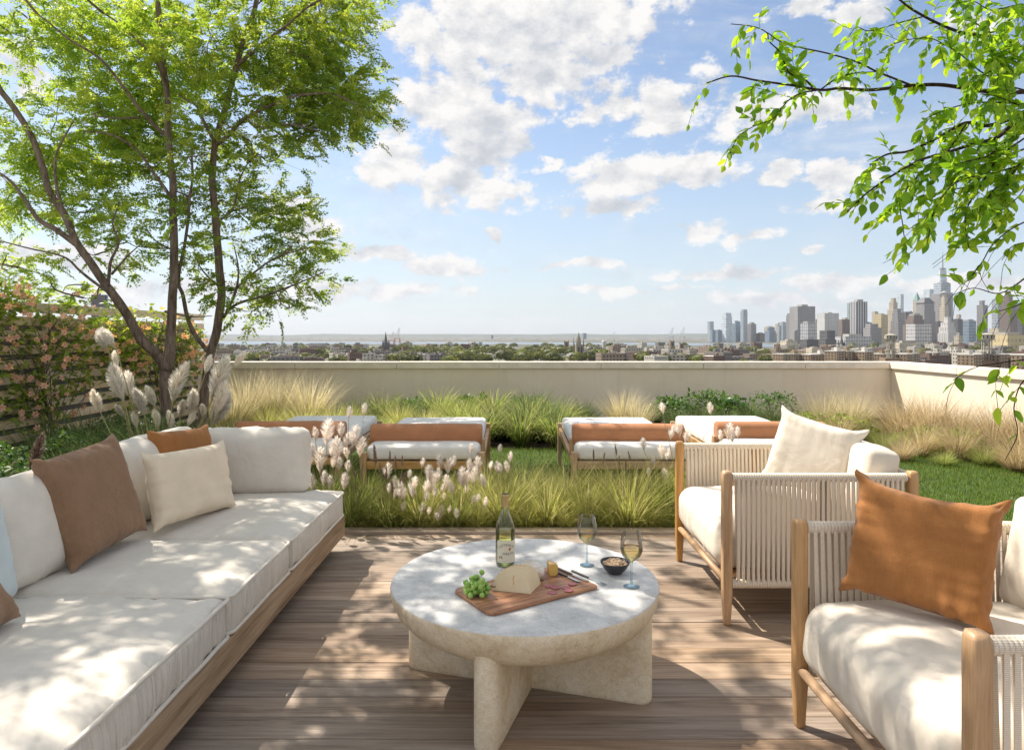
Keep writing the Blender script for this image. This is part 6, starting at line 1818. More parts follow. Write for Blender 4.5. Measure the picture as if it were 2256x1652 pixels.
FAC = {
 'glass': facade('grey_blue_glass', (0.42, 0.46, 0.50), (0.20, 0.25, 0.30), 14, 9, 0.6, 0.75, 0.25),
 'glass_lt': facade('pale_glass', (0.58, 0.63, 0.68), (0.38, 0.45, 0.52), 16, 12, 0.6, 0.8, 0.2),
 'green_glass': facade('green_glass', (0.34, 0.42, 0.41), (0.18, 0.25, 0.26), 14, 9, 0.6, 0.75, 0.25),
 'blue': facade('blue_glass', (0.25, 0.31, 0.37), (0.12, 0.17, 0.23), 14, 9, 0.6, 0.75, 0.25),
 'grey': facade('grey_concrete', (0.30, 0.29, 0.29), (0.13, 0.13, 0.14), 12, 8, 0.5, 0.6),
 'dark': facade('dark_tower', (0.14, 0.13, 0.13), (0.05, 0.055, 0.065), 12, 8, 0.6, 0.6),
 'brown': facade('brown_brick_tower', (0.21, 0.155, 0.13), (0.08, 0.07, 0.07), 11, 8, 0.5, 0.5),
 'cream': facade('cream_masonry', (0.52, 0.46, 0.36), (0.24, 0.215, 0.18), 12, 8, 0.45, 0.45),
 'yellow': facade('yellow_masonry', (0.56, 0.47, 0.27), (0.28, 0.23, 0.14), 14, 10, 0.5, 0.45),
 'white': facade('white_tower', (0.62, 0.60, 0.57), (0.28, 0.28, 0.29), 60, 7, 0.97, 0.5),
 'whitegrid': facade('white_grid', (0.55, 0.53, 0.51), (0.20, 0.205, 0.22), 15, 11, 0.7, 0.72),
 'pier': facade('white_piers', (0.66, 0.64, 0.62), (0.10, 0.10, 0.12), 400, 13, 0.985, 0.70),
}
M['copper'] = plain('green_copper_roof', (0.16, 0.30, 0.25), 0.6, nscale=0.05)
M['slate'] = plain('slate_roof', (0.12, 0.12, 0.13), 0.7, nscale=0.05)
M['mast'] = plain('steel_mast', (0.35, 0.35, 0.36), 0.5, metal=0.5, nscale=0.05)
M['roofgrey'] = plain('grey_flat_roof', (0.33, 0.32, 0.30), 0.9, var=0.3, nscale=0.03)
def zc(x, y): return ((1640 + x / 2.623) / 1.1082, (600 + y / 2.623) / 1.1082)
def tower(label, x0, x1, top, D, fac, tiers=None, extra=None, yaw=24, name='skyscraper', base=CG, conv=zc, depth=0.8, group='skyscrapers on the skyline'):
    u0, vt = conv(x0, top); u1, _ = conv(x1, top)
    X0, X1 = (u0 - UC) / FPX * D, (u1 - UC) / FPX * D
    Wt = X1 - X0; a = R(yaw)
    w = Wt / (math.cos(a) + depth * math.sin(a)); dp = w * depth
    zt = CAM_H - (vt - VH) / FPX * D
    o = empty(name, ((X0 + X1) / 2, D + dp / 2, base), a); tag(o, label, 'tower' if name == 'skyscraper' else 'building', group)
    H = zt - base
    mb = MB()
    if tiers is None: mb.box(-w / 2, w / 2, -dp / 2, dp / 2, 0, H)
    else:
        z = 0
        for (f0, f1, ty) in tiers:      # left and right limit as part of the width, top as a place in the frame
            th = CAM_H - (conv(0, ty)[1] - VH) / FPX * D - base
            s = (f1 - f0)
            mb.box(-w / 2 + f0 * w, -w / 2 + f1 * w, -dp / 2 * s, dp / 2 * s, z, th); z = th - 0.01
    mb.obj('body', FAC[fac], o)
    # roof plant
    if extra is None:
        rx = random.uniform(0.2, 0.35) * w
        MB().box(-rx, rx, -dp * .25, dp * .25, H + 0.02, H + w * 0.10).obj('roof_plant', M['roofgrey'], o)
    elif extra != 'none':
        kind = extra[0]; th = CAM_H - (conv(0, extra[1])[1] - VH) / FPX * D - base
        if kind == 'pyramid':
            MB().add([(-w / 2, -dp / 2, H + .02), (w / 2, -dp / 2, H + .02), (w / 2, dp / 2, H + .02), (-w / 2, dp / 2, H + .02), (0, 0, th)], [(0, 1, 4), (1, 2, 4), (2, 3, 4), (3, 0, 4)]).obj('roof', M[extra[2]], o)
        elif kind == 'hip':
            s = 0.40
            vs = [(-w / 2, -dp / 2, H + .02), (w / 2, -dp / 2, H + .02), (w / 2, dp / 2, H + .02), (-w / 2, dp / 2, H + .02), (-w * s / 2, -dp * s / 2, th), (w * s / 2, -dp * s / 2, th), (w * s / 2, dp * s / 2, th), (-w * s / 2, dp * s / 2, th)]
            MB().add(vs, [(0, 1, 5, 4), (1, 2, 6, 5), (2, 3, 7, 6), (3, 0, 4, 7), (4, 5, 6, 7)]).obj('roof', M[extra[2]], o)
        elif kind == 'box':
            MB().box(-w * extra[2] / 2, w * extra[2] / 2, -dp * .3, dp * .3, H + 0.02, th).obj('roof_plant', M['roofgrey'], o)
    return o
S = 'skyscrapers on the skyline'
tower('slender tower under construction at the waterfront end of the skyline', 234, 272, 485, 4500, 'glass', extra='none')
tower('low blue tower in front of the one under construction', 250, 282, 540, 4350, 'blue')
tower('squat blue tower left of the tallest waterfront tower', 284, 325, 540, 4400, 'blue')
tower('wide pale glass tower with notched crown on the waterfront', 328, 392, 430, 4450, 'glass_lt', tiers=[(0, 1, 490), (0.03, 0.97, 450), (0.10, 0.90, 430)], extra='none')
tower('stepped blue tower between the two tall waterfront towers', 394, 446, 484, 4500, 'blue', tiers=[(0, 1, 497), (0.4, 1, 484)])
tower('tall slim glass tower on the waterfront', 446, 488, 408, 4450, 'glass', tiers=[(0, 1, 420), (0.1, 0.95, 408)], extra='none')
tower('cream and grey tower with broken top right of the slim glass one', 492, 545, 500, 4500, 'grey', extra=('box', 490, 0.5))
tower('low brown block in the gap of the skyline', 545, 604, 560, 4500, 'brown')
tower('dark blue angular tower with sloping top', 606, 668, 530, 4300, 'blue', tiers=[(0, 1, 545), (0.3, 1, 522)])
tower('beige tower with stepped crown behind the angular blue one', 668, 702, 500, 4600, 'cream', extra=('pyramid', 488, 'roofgrey'))
tower('narrow grey glass tower left of the big slab', 697, 740, 490, 4500, 'glass')
tower('grey tower with white stepped top beside the big slab', 741, 792, 445, 3900, 'grey', tiers=[(0, 1, 470), (0, 0.9, 445), (0.1, 0.8, 432)], extra='none')
tower('big wide grey slab tower with roof plant', 790, 923, 388, 3700, 'grey', extra=('box', 376, 0.35), yaw=8)
tower('low grey block at the foot of the big slab', 776, 842, 545, 3500, 'grey', yaw=10)
tower('reflective gridded block in front of the big slab', 841, 936, 495, 3000, 'whitegrid', extra=('box', 484, 0.7))
tower('dark narrow tower behind the white striped slab', 928, 964, 470, 3900, 'dark')
tower('white striped slab tower with notched top', 962, 1075, 432, 3300, 'white', extra=('box', 425, 0.3), yaw=10)
tower('dark brown block in front of the white striped slab', 946, 1066, 542, 2300, 'dark', tiers=[(0, 1, 600), (0.25, 1, 542)], extra='none')
tower('pinkish brown block right of the white striped slab', 1078, 1166, 472, 3400, 'brown', extra=('box', 460, 0.2), yaw=10)
tower('green glass tower behind the white pier tower', 1132, 1170, 368, 3900, 'green_glass', extra='none')
tower('tall dark tower with bright vertical piers', 1168, 1256, 358, 3300, 'pier', extra=('box', 343, 0.5), yaw=7)
tower('grey purple mass of offices right of the pier tower', 1255, 1350, 508, 3200, 'grey', tiers=[(0, 1, 525), (0.1, 0.8, 500)], yaw=12)
tower('beige slab behind the grey purple offices', 1290, 1328, 422, 3900, 'cream')
tower('yellow gridded apartment slab', 1315, 1392, 440, 3600, 'yellow')
tower('pale grey arcaded offices at the foot of the pier tower', 1100, 1282, 582, 2800, 'whitegrid', yaw=5)
tower('cream stepped tower left of the dark glass ones', 1393, 1462, 345, 3700, 'cream', tiers=[(0, 1, 470), (0.08, 1, 410), (0.25, 0.95, 360), (0.4, 0.85, 335)], extra='none')
tower('white glass tower with a dark panel behind the cream stepped one', 1455, 1490, 310, 3900, 'glass_lt', extra='none')
tower('grey stepped ziggurat tower', 1420, 1515, 402, 3300, 'grey', tiers=[(0, 1, 540), (0.04, 0.9, 480), (0.1, 0.75, 430), (0.15, 0.6, 402)], extra='none')
tower('dark glass tower right of the ziggurat', 1485, 1530, 425, 3600, 'dark')
tower('domed grey glass office behind the dark tower', 1510, 1556, 430, 3900, 'blue', extra=('hip', 418, 'slate'))
tower('cream tower with green copper spire', 1557, 1602, 352, 3700, 'cream', extra=('pyramid', 293, 'copper'))
tower('grey tower with a truncated pyramid roof', 1593, 1696, 365, 3500, 'grey', tiers=[(0, 1, 420), (0.05, 0.95, 365)], extra=('hip', 332, 'slate'), yaw=15)
tower('pale box of glass behind the pyramid roofed tower', 1630, 1692, 278, 4300, 'glass_lt', extra='none')
tower('brown stepped hotel in front of the pyramid roofed tower', 1520, 1640, 446, 3000, 'brown', tiers=[(0, 1, 505), (0.1, 0.9, 470), (0.2, 0.85, 446)], yaw=14)
tower('pale gridded office block in front of the brown hotel', 1548, 1668, 503, 2800, 'whitegrid', extra='none', yaw=6)
tower('grey tower in front of the spired tower', 1710, 1808, 240, 3900, 'glass', tiers=[(0, 1, 300), (0, 0.85, 240)], extra=('box', 233, 0.6), yaw=12)
tower('banded grey tower beside the slender art deco one', 1697, 1800, 308, 3600, 'grey', extra='none', yaw=14)
tower('slender cream art deco tower in front of the grey towers', 1730, 1780, 300, 3300, 'cream', tiers=[(0, 1, 390), (0.12, 0.88, 330), (0.25, 0.75, 300)], extra=('pyramid', 288, 'roofgrey'))
tower('dark block left of the white stepped building', 1690, 1742, 485, 3000, 'dark')
tower('white stepped building at the foot of the spired tower', 1733, 1842, 465, 2700, 'white', tiers=[(0, 1, 560), (0.05, 0.92, 520), (0.15, 0.85, 490), (0.35, 0.7, 455)], extra='none')
tower('dark slanted tower right of the white stepped building', 1812, 1872, 470, 3000, 'dark')
tower('blue grey office behind the hanging leaves', 1870, 1962, 480, 3200, 'blue')
tower('dark tower seen between the hanging leaves', 1972, 2032, 355, 3500, 'grey', tiers=[(0, 1, 380), (0.2, 0.7, 355)])
tower('grey blue tower left of the brown art deco tower', 2068, 2126, 342, 3400, 'glass')
tower('brown art deco tower with setbacks at the frame edge', 2132, 2226, 320, 3300, 'brown', tiers=[(0, 1, 410), (0.05, 0.92, 350), (0.15, 0.7, 320), (0.25, 0.6, 290)], extra='none')
tower('dark tower with a small spire at the frame edge', 2216, 2290, 365, 3400, 'dark', extra=('pyramid', 335, 'copper'))
tower('cream apartment block below the leaves', 2060, 2150, 530, 2300, 'cream')
tower('beige brick apartment block at the frame edge above the water tower', 2120, 2300, 570, 1500, 'yellow', yaw=10)
tower('small cream tower with a chimney among the roofs', 1822, 1870, 575, 2200, 'cream', extra=('box', 555, 0.3))
# the spired tower: square foot, chamfered taper, mast
def spire_tower():
    D = 4300; u0, v0 = zc(1727, 150); u1, _ = zc(1806, 150)
    cx = ((u0 + u1) / 2 - UC) / FPX * D; w = (u1 - u0) / FPX * D * 0.62
    o = empty('skyscraper', (cx, D + w, CG), R(20)); tag(o, 'tallest tower of the skyline with tapering glass facets and mast', 'tower', S)
    H = CAM_H - (zc(0, 152)[1] - VH) / FPX * D - CG; h0 = H * 0.14
    a = w * 0.62; b = a * 0.72
    sq = [(-a, -a), (a, -a), (a, a), (-a, a)]; tp = [(0, -b * 1.12), (b * 1.12, 0), (0, b * 1.12), (-b * 1.12, 0)]
    vs = [(x, y, 0) for x, y in sq] + [(x, y, h0) for x, y in sq] + [(x, y, H) for x, y in tp]
    fs = [(0, 1, 5, 4), (1, 2, 6, 5), (2, 3, 7, 6), (3, 0, 4, 7)]
    for k in range(4): fs += [(4 + k, 4 + (k + 1) % 4, 8 + k), (4 + (k + 1) % 4, 8 + (k + 1) % 4, 8 + k)]
    fs.append((8, 9, 10, 11))
    MB().add(vs, fs).obj('body', FAC['glass_lt'], o)
    MB().lathe([(b * 0.85, 0), (b * 0.85, 9)], 16, Matrix.Translation((0, 0, H + 4)), True, True).obj('ring', M['mast'], o)
    ht = CAM_H - (zc(0, 40)[1] - VH) / FPX * D - CG
    MB().tube([(0, 0, H + 1), (0, 0, H + (ht - H) * .5), (0, 0, ht)], [4.5, 3.2, 1.2], 8).obj('mast', M['mast'], o)
spire_tower()

rf = random.Random(77); FILL = []
for i in range(34):
    x0 = rf.uniform(560, 2240); w_ = rf.uniform(26, 60)
    tp = rf.uniform(500, 585) if x0 < 1100 else rf.uniform(440, 575)
    FILL.append(tower('plain mid-rise block', x0, x0 + w_, tp, rf.uniform(4350, 4900), rf.choice(['glass', 'blue', 'grey', 'cream', 'brown', 'glass_lt', 'whitegrid']), group='mid-rise blocks in the gaps of the skyline'))
# --- brick housing slabs just beyond the parapet
def brick_mat():
    m, t, bs, o = new_mat('housing_brick')
    n = t.noise(obj_vec(t), 0.12, 5, 0.6)
    t.put(bs.inputs['Base Color'], t.ramp(n.outputs[0], [(0.3, (0.20, 0.145, 0.095)), (0.7, (0.30, 0.225, 0.15))])); bs.inputs['Roughness'].default_value = 0.9
    return m
M['brick'] = brick_mat(); M['pane'] = plain('window_glass', (0.45, 0.45, 0.43), 0.3, var=0.4, nscale=0.3)
M['darkpane'] = plain('dark_window', (0.05, 0.05, 0.055), 0.2, nscale=0.3)
M['tarwhite'] = plain('pale_roof_edge', (0.55, 0.53, 0.49), 0.9, nscale=0.1)
def window_quads(w, h, nx, nz, s=1.0):
    """sash windows set a little proud of a front wall of width w and height h"""
    mb = MB()
    for i in range(nx):
        for k in range(nz):
            cx = -w / 2 + (i + 0.5) * w / nx; cz = h - (k + 0.6) * 3.0
            mb.box(cx - 0.6 * s, cx + 0.6 * s, -0.12, 0.02, cz - 0.75 * s, cz + 0.75 * s)
    return mb
def housing(label, x0, x1, top, D, wings, seed):
    rr = random.Random(seed)
    u0, vt = zc(x0, top); u1, _ = zc(x1, top)
    X0, X1 = (u0 - UC) / FPX * D, (u1 - UC) / FPX * D; zt = CAM_H - (vt - VH) / FPX * D
    o = empty('housing_slab', ((X0 + X1) / 2, D, CG), 0); tag(o, label, 'building', 'brown brick housing slabs')
    H = zt - CG; Wt = X1 - X0; step = Wt / wings
    for k in range(wings):
        cx = -Wt / 2 + (k + .5) * step; dy = rr.uniform(-4, 4) + (5 if k % 2 else -3); w = step * 0.88
        hh = H * rr.uniform(0.97, 1.0)
        b = MB().box(-w / 2, w / 2, -7, 9, 0, hh).obj('wing', M['brick'], o, loc=(cx, dy, 0), rot=(0, 0, R(22)))
        MB().box(-w / 2 - .3, w / 2 + .3, -7.3, 9.3, hh - 0.02, hh + 0.9).obj('roof_edge', M['tarwhite'], b)
        wb = window_quads(w, hh, max(3, int(w / 4)), 8).obj('windows', M['pane'], b, loc=(0, -7, 0)); tag(wb, kind='stuff')
        wb = window_quads(16, hh, 4, 8).obj('windows', M['darkpane'], b, loc=(-w / 2, 1, 0), rot=(0, 0, R(-90))); tag(wb, kind='stuff')
        if rr.random() < 0.7: MB().box(-2.5, 2.5, -2, 2, hh + 0.9, hh + 4.5).obj('stair_house', M['tarwhite'] if rr.random() < .5 else M['brick'], b, loc=(rr.uniform(-3, 3), 0, 0))
housing('long low brown brick housing slab left of the dark block', 658, 1000, 694, 760, 4, 1)
housing('brown brick housing slab below the church spire', 1010, 1264, 676, 720, 3, 2)
housing('brown brick housing slab beside the near water tower', 1290, 1582, 692, 740, 4, 3)
housing('brown brick housing slab nearest the parapet corner', 1845, 2215, 694, 640, 4, 4)
housing('brown brick housing slab cut by the frame edge', 2210, 2480, 700, 600, 3, 5)
# water towers
def water_tower(label, x0, x1, top, D):
    u0, vt = zc(x0, top); u1, _ = zc(x1, top)
    X0, X1 = (u0 - UC) / FPX * D, (u1 - UC) / FPX * D; zt = CAM_H - (vt - VH) / FPX * D; r = (X1 - X0) / 2
    zb = zt - r * 1.15; H0 = zt - r * 4.2
    o = empty('water_tower', ((X0 + X1) / 2, D, H0)); tag(o, label, 'water tower', 'concrete water towers')
    MB().lathe([(r * .80, zb - H0), (r, zb - H0 + r * .25), (r, zt - H0 - r * .30), (r * 1.04, zt - H0 - r * .25), (r * .5, zt - H0 - r * .08), (0.01, zt - H0)], 16).obj('tank', M['conc'], o)
    for k in range(6):
        a = R(60 * k + 20); MB().box(-.35, .35, -.35, .35, 0, zb - H0 + 0.3).obj('column', M['conc'], o, loc=(r * .62 * math.cos(a), r * .62 * math.sin(a), 0))
    MB().box(-r * .8, r * .8, -r * .8, r * .8, (zb - H0) * .45, (zb - H0) * .45 + .6).obj('tie_beam', M['conc'], o)
    for k in range(5): MB().box(-.5, .5, -.2, .2, zb - H0 + r * .35, zb - H0 + r * .75).obj('opening', M['darkpane'], o, loc=(r * .985 * math.cos(R(-150 + 30 * k)), r * .985 * math.sin(R(-150 + 30 * k)), 0), rot=(0, 0, R(-60 + 30 * k)))
    MB().box(-r * 1.5, r * 1.5, -r, r, CG - H0, -0.02).obj('base_building', M['brick'], o)
M['conc'] = plain('weathered_concrete', (0.36, 0.34, 0.28), 0.9, nscale=0.4)
water_tower('round concrete water tower left of the ziggurat foot', 1366, 1440, 563, 700)
water_tower('round concrete water tower nearer the frame edge', 1976, 2060, 558, 640)

# --- churches, cranes, single buildings on the left
def z3(x, y): return ((520 + x / 3.0486) / 1.1082, (780 + y / 3.0486) / 1.1082)
def z4(x, y): return ((1200 + x / 3.223) / 1.1082, (760 + y / 3.223) / 1.1082)
M['spire'] = plain('weathered_limestone', (0.30, 0.27, 0.21), 0.9, nscale=0.3)
def church(label, conv, x0, x1, shoulder, tip, D, mat):
    u0, vs_ = conv(x0, shoulder); u1, _ = conv(x1, shoulder)
    X0, X1 = (u0 - UC) / FPX * D, (u1 - UC) / FPX * D; w = X1 - X0
    zs = CAM_H - (vs_ - VH) / FPX * D - CG; zt = CAM_H - (conv(0, tip)[1] - VH) / FPX * D - CG
    o = empty('church', ((X0 + X1) / 2, D, CG), R(20)); tag(o, label, 'church')
    b = MB().box(-w * .38, w * .38, -w * .38, w * .38, 0, zs).obj('tower', mat, o)
    for sx in (-1, 1):
        for sy in (-1, 1):
            MB().lathe([(w * .08, zs - w * .8), (w * .08, zs + w * .25), (0.02, zs + w * .9)], 6, Matrix.Translation((sx * w * .42, sy * w * .42, 0))).obj('pinnacle', mat, o)
        for k in range(2):
            MB().box(-w * .07, w * .07, -0.3, 0.2, zs - w * (0.9 + 1.3 * k), zs - w * (0.25 + 1.3 * k)).obj('belfry_opening', M['darkpane'], b, loc=(sx * w * .16, -w * .38, 0))
    MB().lathe([(w * .33, zs + .02), (w * .24, zs + (zt - zs) * .3), (0.05, zt)], 8, None, True).obj('spire', mat, o)
    MB().box(-w * .5, w * .5, w * .38, w * 2.6, 0, zs * .45).obj('nave', mat, o)
    MB().add([(-w * .55, w * .38, zs * .451), (w * .55, w * .38, zs * .451), (0, w * .38, zs * .62), (-w * .55, w * 2.6, zs * .451), (w * .55, w * 2.6, zs * .451), (0, w * 2.6, zs * .62)], [(0, 1, 2), (3, 5, 4), (0, 2, 5, 3), (1, 4, 5, 2)]).obj('nave_roof', M['slate'], o)
church('gothic limestone church tower with tall spire rising over the park', z4, 652, 720, 262, 160, 900, M['spire'])
church('dark pointed church steeple left of the harbour cranes', z3, 1262, 1310, 190, 88, 1300, M['slate'])
church('dark slender church spire in front of the striped slab', zc, 1072, 1104, 620, 565, 1500, M['slate'])
church('small dark domed steeple among the low roofs', z3, 600, 632, 205, 172, 1500, M['slate'])
def twin(label, conv, xs, top, D, w):
    u, vt = conv(xs, top); zt = CAM_H - (vt - VH) / FPX * D - CG
    o = empty('church_tower', ((u - UC) / FPX * D, D, CG)); tag(o, label, 'church')
    MB().box(-w / 2, w / 2, -w / 2, w / 2, 0, zt).obj('tower_shaft', M['brick'], o)
    for sx in (-1, 1):
        for sy in (-1, 1): MB().box(sx * w * .4 - .5, sx * w * .4 + .5, sy * w * .4 - .5, sy * w * .4 + .5, zt + .01, zt + w * .25).obj('merlon', M['brick'], o)
    MB().box(-w * .15, w * .15, -w / 2 - .15, -w / 2 + .1, zt - w * 1.1, zt - w * .3).obj('belfry_opening', M['darkpane'], o)
twin('square brown church tower left of its pair by the cranes', z4, 1420, 236, 1300, 8)
twin('square brown church tower with its pair to the left', z4, 1495, 252, 1350, 8)
twin('slim pinnacled tower left of the gothic spire', z4, 590, 238, 1500, 10)
M['craneblue'] = plain('white_crane_steel', (0.55, 0.55, 0.56), 0.6, nscale=0.1)
M['cranered'] = plain('red_crane_steel', (0.45, 0.12, 0.09), 0.6, nscale=0.1)
def crane(label, conv, x, foot, tip, D, mat, red=False, lean=0.12):
    u, vf = conv(x, foot); zf = CAM_H - (vf - VH) / FPX * D; zt = CAM_H - (conv(0, tip)[1] - VH) / FPX * D
    H = zt - zf; o = empty('harbour_crane', ((u - UC) / FPX * D, D, zf)); tag(o, label, 'crane', 'harbour cranes')
    g = MB(); s = H * 0.16; t = H * 0.010
    for sx in (-1, 1):
        for sy in (-1, 1): g.tube([(sx * s, sy * s, 0), (sx * s * .8, sy * s * .8, H * .42)], t * 1.4, 5)
    for z in (.2, .42): g.box(-s * 1.1, s * 1.1, -s, s, H * z, H * z + t * 2)
    g.obj('portal', M['cranered'] if red else mat, o)
    b = MB()
    for off in (-1, 1): b.tube([(off * s * .25, 0, H * .42), (off * s * .2 + H * lean, 0, H)], t * 1.1, 5)
    for k in range(9):
        f = k / 9; z0 = H * (.42 + .58 * f); z1_ = H * (.42 + .58 * (f + .11))
        b.tube([(-s * .25 + H * lean * f, 0, z0), (s * .22 + H * lean * (f + .11), 0, z1_)], t * .7, 4)
    b.obj('boom', mat, o)
    c = MB(); c.tube([(-s, 0, H * .44), (-s * .2, 0, H * .8)], t, 5); c.tube([(-s * .2, 0, H * .8), (H * lean * .8, 0, H * .9)], t * .6, 4); c.tube([(-s * .2, 0, H * .8), (-s * 1.4, 0, H * .44)], t * .7, 4)
    c.obj('stay', mat, o)
crane('harbour crane with raised boom nearest the dark steeple', z3, 1330, 205, 90, 2600, M['craneblue'], True)
crane('taller harbour crane of the pair right of the steeple', z3, 1372, 200, 62, 2600, M['craneblue'], True)
crane('leaning white crane behind the park', z4, 955, 265, 162, 2700, M['craneblue'])
crane('white harbour crane left of its pair by the waterfront', z4, 1412, 255, 128, 3000, M['craneblue'])
crane('white harbour crane nearest the waterfront skyscrapers', z4, 1500, 255, 128, 3000, M['craneblue'])
for i, x in enumerate((430, 520, 580, 710, 800)):
    crane('%s tiny container crane from the tree on the far shore' % ORD[i], z3, x, 172, 118, 6400, M['craneblue'], lean=0.3)
GB = 'mid-distance buildings on the left'
tower('long white loft building with rows of windows', 662, 880, 198, 1500, 'whitegrid', name='loft_building', conv=z3, yaw=6, depth=0.4, group=GB)
tower('brown brick factory with chimney beside the white lofts', 880, 1040, 214, 1550, 'brown', name='factory', conv=z3, extra=('box', 186, 0.05), yaw=4, depth=0.4, group=GB)
tower('grey block left of the white lofts', 342, 515, 205, 1600, 'grey', name='warehouse', conv=z3, yaw=4, depth=0.4, group=GB)
tower('dark warehouse at the left end of the view', 250, 400, 240, 1100, 'dark', name='warehouse', conv=z3, yaw=10, depth=0.6, group=GB)
tower('grey apartment house beside the dark warehouse', 445, 545, 240, 1100, 'grey', name='apartment_house', conv=z3, yaw=10, group=GB)
tower('white terraced building in the park', 1860, 2080, 255, 1050, 'whitegrid', name='school_building', conv=z3, extra='none', yaw=5, depth=0.4, group=GB)
tower('tall thin slab on the far shore', 715, 748, 172, 6900, 'blue', conv=z4, extra='none', group=GB, name='apartment_tower')
tower('small square tower on the far shore', 2068, 2086, 115, 7500, 'blue', conv=z3, extra='none', group=GB, name='apartment_tower')
tower('glass block beyond the park trees', 1972, 2004, 168, 3000, 'green_glass', conv=z3, extra='none', group=GB, name='office_block')
tower('white round-topped building right of the gothic spire', 868, 905, 236, 2300, 'white', conv=z4, extra=('hip', 228, 'tarwhite'), group=GB, name='silo_building')
tower('pale apartment rows behind the park', 860, 1060, 335, 1000, 'whitegrid', conv=z4, extra='none', yaw=4, depth=0.4, group=GB, name='apartment_house')
tower('cream apartment house left of the dark block', 716, 812, 608, 1800, 'cream', name='apartment_house', yaw=14, group='apartment houses under the skyline')
tower('dark roofscape block under the reflective block', 845, 945, 600, 1900, 'dark', name='apartment_house', yaw=14, group='apartment houses under the skyline')
tower('white apartment house over the housing slab', 880, 965, 655, 1000, 'cream', name='apartment_house', yaw=14, group='apartment houses under the skyline')
tower('long cream house front under the pale grid office', 1450, 1600, 622, 1800, 'cream', name='apartment_house', yaw=5, depth=.4, group='apartment houses under the skyline')
tower('dark roof block rising above the fence on the left', 395, 470, 1320, 60, 'dark', name='roof_block', conv=lambda x, y: (x / 2.033, y / 2.033), base=-12, extra=('box', 1306, 0.08), group=GB)

# --- low roofs and street trees
def low_meshes():
    out = []
    for k in range(6):
        rr = random.Random(k); mb = MB(); w = 1.0
        mb.box(-.5, .5, -.4, .4, 0, 1.0); mb.box(-.5, .5, -.4, -.37, 1.0, 1.06); mb.box(-.5, -.47, -.37, .37, 1.0, 1.06); mb.box(.47, .5, -.37, .37, 1.0, 1.06)
        for q in range(rr.randrange(1, 4)):
            x = rr.uniform(-.35, .3); y = rr.uniform(-.2, .2); s = rr.uniform(.06, .14); mb.box(x - s, x + s, y - s, y + s, 1.0, 1.0 + rr.uniform(.12, .3))
        out.append(mb.v and (mb.v, mb.f))
    return out
def low_mat():
    m, t, bs, o = new_mat('low_house_walls')
    oi = t.new('ShaderNodeObjectInfo')
    c = t.ramp(oi.outputs['Random'], [(0.0, (0.16, 0.10, 0.075)), (0.2, (0.30, 0.23, 0.17)), (0.4, (0.44, 0.40, 0.33)), (0.6, (0.22, 0.20, 0.185)), (0.8, (0.55, 0.52, 0.46)), (1.0, (0.25, 0.15, 0.11))], 'CONSTANT')
    tc = t.new('ShaderNodeTexCoord'); sp = t.new('ShaderNodeSeparateXYZ', ins={0: tc.outputs['Object']})
    fx = t.math('FRACT', t.math('MULTIPLY', t.math('ADD', sp.outputs[0], sp.outputs[1]), 7.0)); fz = t.math('FRACT', t.math('MULTIPLY', sp.outputs[2], 4.0))
    win = t.math('MULTIPLY', t.math('LESS_THAN', t.math('ABSOLUTE', t.math('SUBTRACT', fx, .5)), .22), t.math('LESS_THAN', t.math('ABSOLUTE', t.math('SUBTRACT', fz, .5)), .26))
    ge = t.new('ShaderNodeNewGeometry'); ns = t.new('ShaderNodeSeparateXYZ', ins={0: ge.outputs['True Normal']})
    flat = t.math('GREATER_THAN', ns.outputs[2], 0.7)
    win = t.math('MULTIPLY', win, t.math('SUBTRACT', 1.0, flat))
    c = t.mix(win, c, (0.06, 0.06, 0.065))
    r2 = t.math('FRACT', t.math('MULTIPLY', oi.outputs['Random'], 13.7))
    c = t.mix(flat, c, t.ramp(r2, [(0, (0.16, 0.155, 0.15)), (0.4, (0.35, 0.34, 0.32)), (1, (0.62, 0.60, 0.57))]))
    t.put(bs.inputs['Base Color'], c); bs.inputs['Roughness'].default_value = 0.85
    return m
M['low'] = low_mat()
LOWM = [mesh('low_house', v, f, M['low']) for v, f in low_meshes()]
def far_tree_mesh(seed):
    rng = np.random.default_rng(seed); n = 260
    d = rng.normal(0, 1, (n, 3)); d /= np.linalg.norm(d, axis=1, keepdims=True); d[:, 2] = np.abs(d[:, 2]) * 1.0 - 0.25
    lob = 1 + 0.22 * np.array([mnoise.noise(Vector(tuple(q * 2.2)) + Vector((seed, 0, 0))) for q in d])
    P = d * np.array([0.5, 0.5, 0.42]) * lob[:, None] * rng.uniform(0.78, 1.0, n)[:, None] + np.array([0, 0, 0.62])
    a = rng.normal(0, 1, (n, 3)); a /= np.linalg.norm(a, axis=1, keepdims=True); b = np.cross(a, d + rng.normal(0, .4, (n, 3))); b /= np.maximum(np.linalg.norm(b, axis=1, keepdims=True), 1e-6)
    a = np.cross(b, d); s = rng.uniform(0.05, 0.12, n)[:, None]
    V = np.stack([P - a * s - b * s * .6, P + a * s * .7 - b * s, P + a * s + b * s * .6, P - a * s * .7 + b * s], 1).reshape(-1, 3)
    t = np.zeros((n, 4, 4), np.float32); t[..., 3] = 1; t[..., 0] = rng.uniform(0, 1, n)[:, None]
    return np_mesh('tree_crown', V, np.arange(4 * n).reshape(-1, 4), M['far_leaf'], False, t.reshape(-1, 4))
M['far_leaf'] = leafy('street_tree_leaf', [(0.09, 0.12, 0.03), (0.15, 0.175, 0.045), (0.23, 0.22, 0.07)], trans=0.4, use_tint=True, var_obj=0.35)
FT = [far_tree_mesh(i) for i in range(5)]
FTK = MB().tube([(0, 0, 0), (0, 0, .45)], [0.035, 0.02], 5).me('tree_trunk', M['bark'])
FARTREES = []; FARHOUSES = []
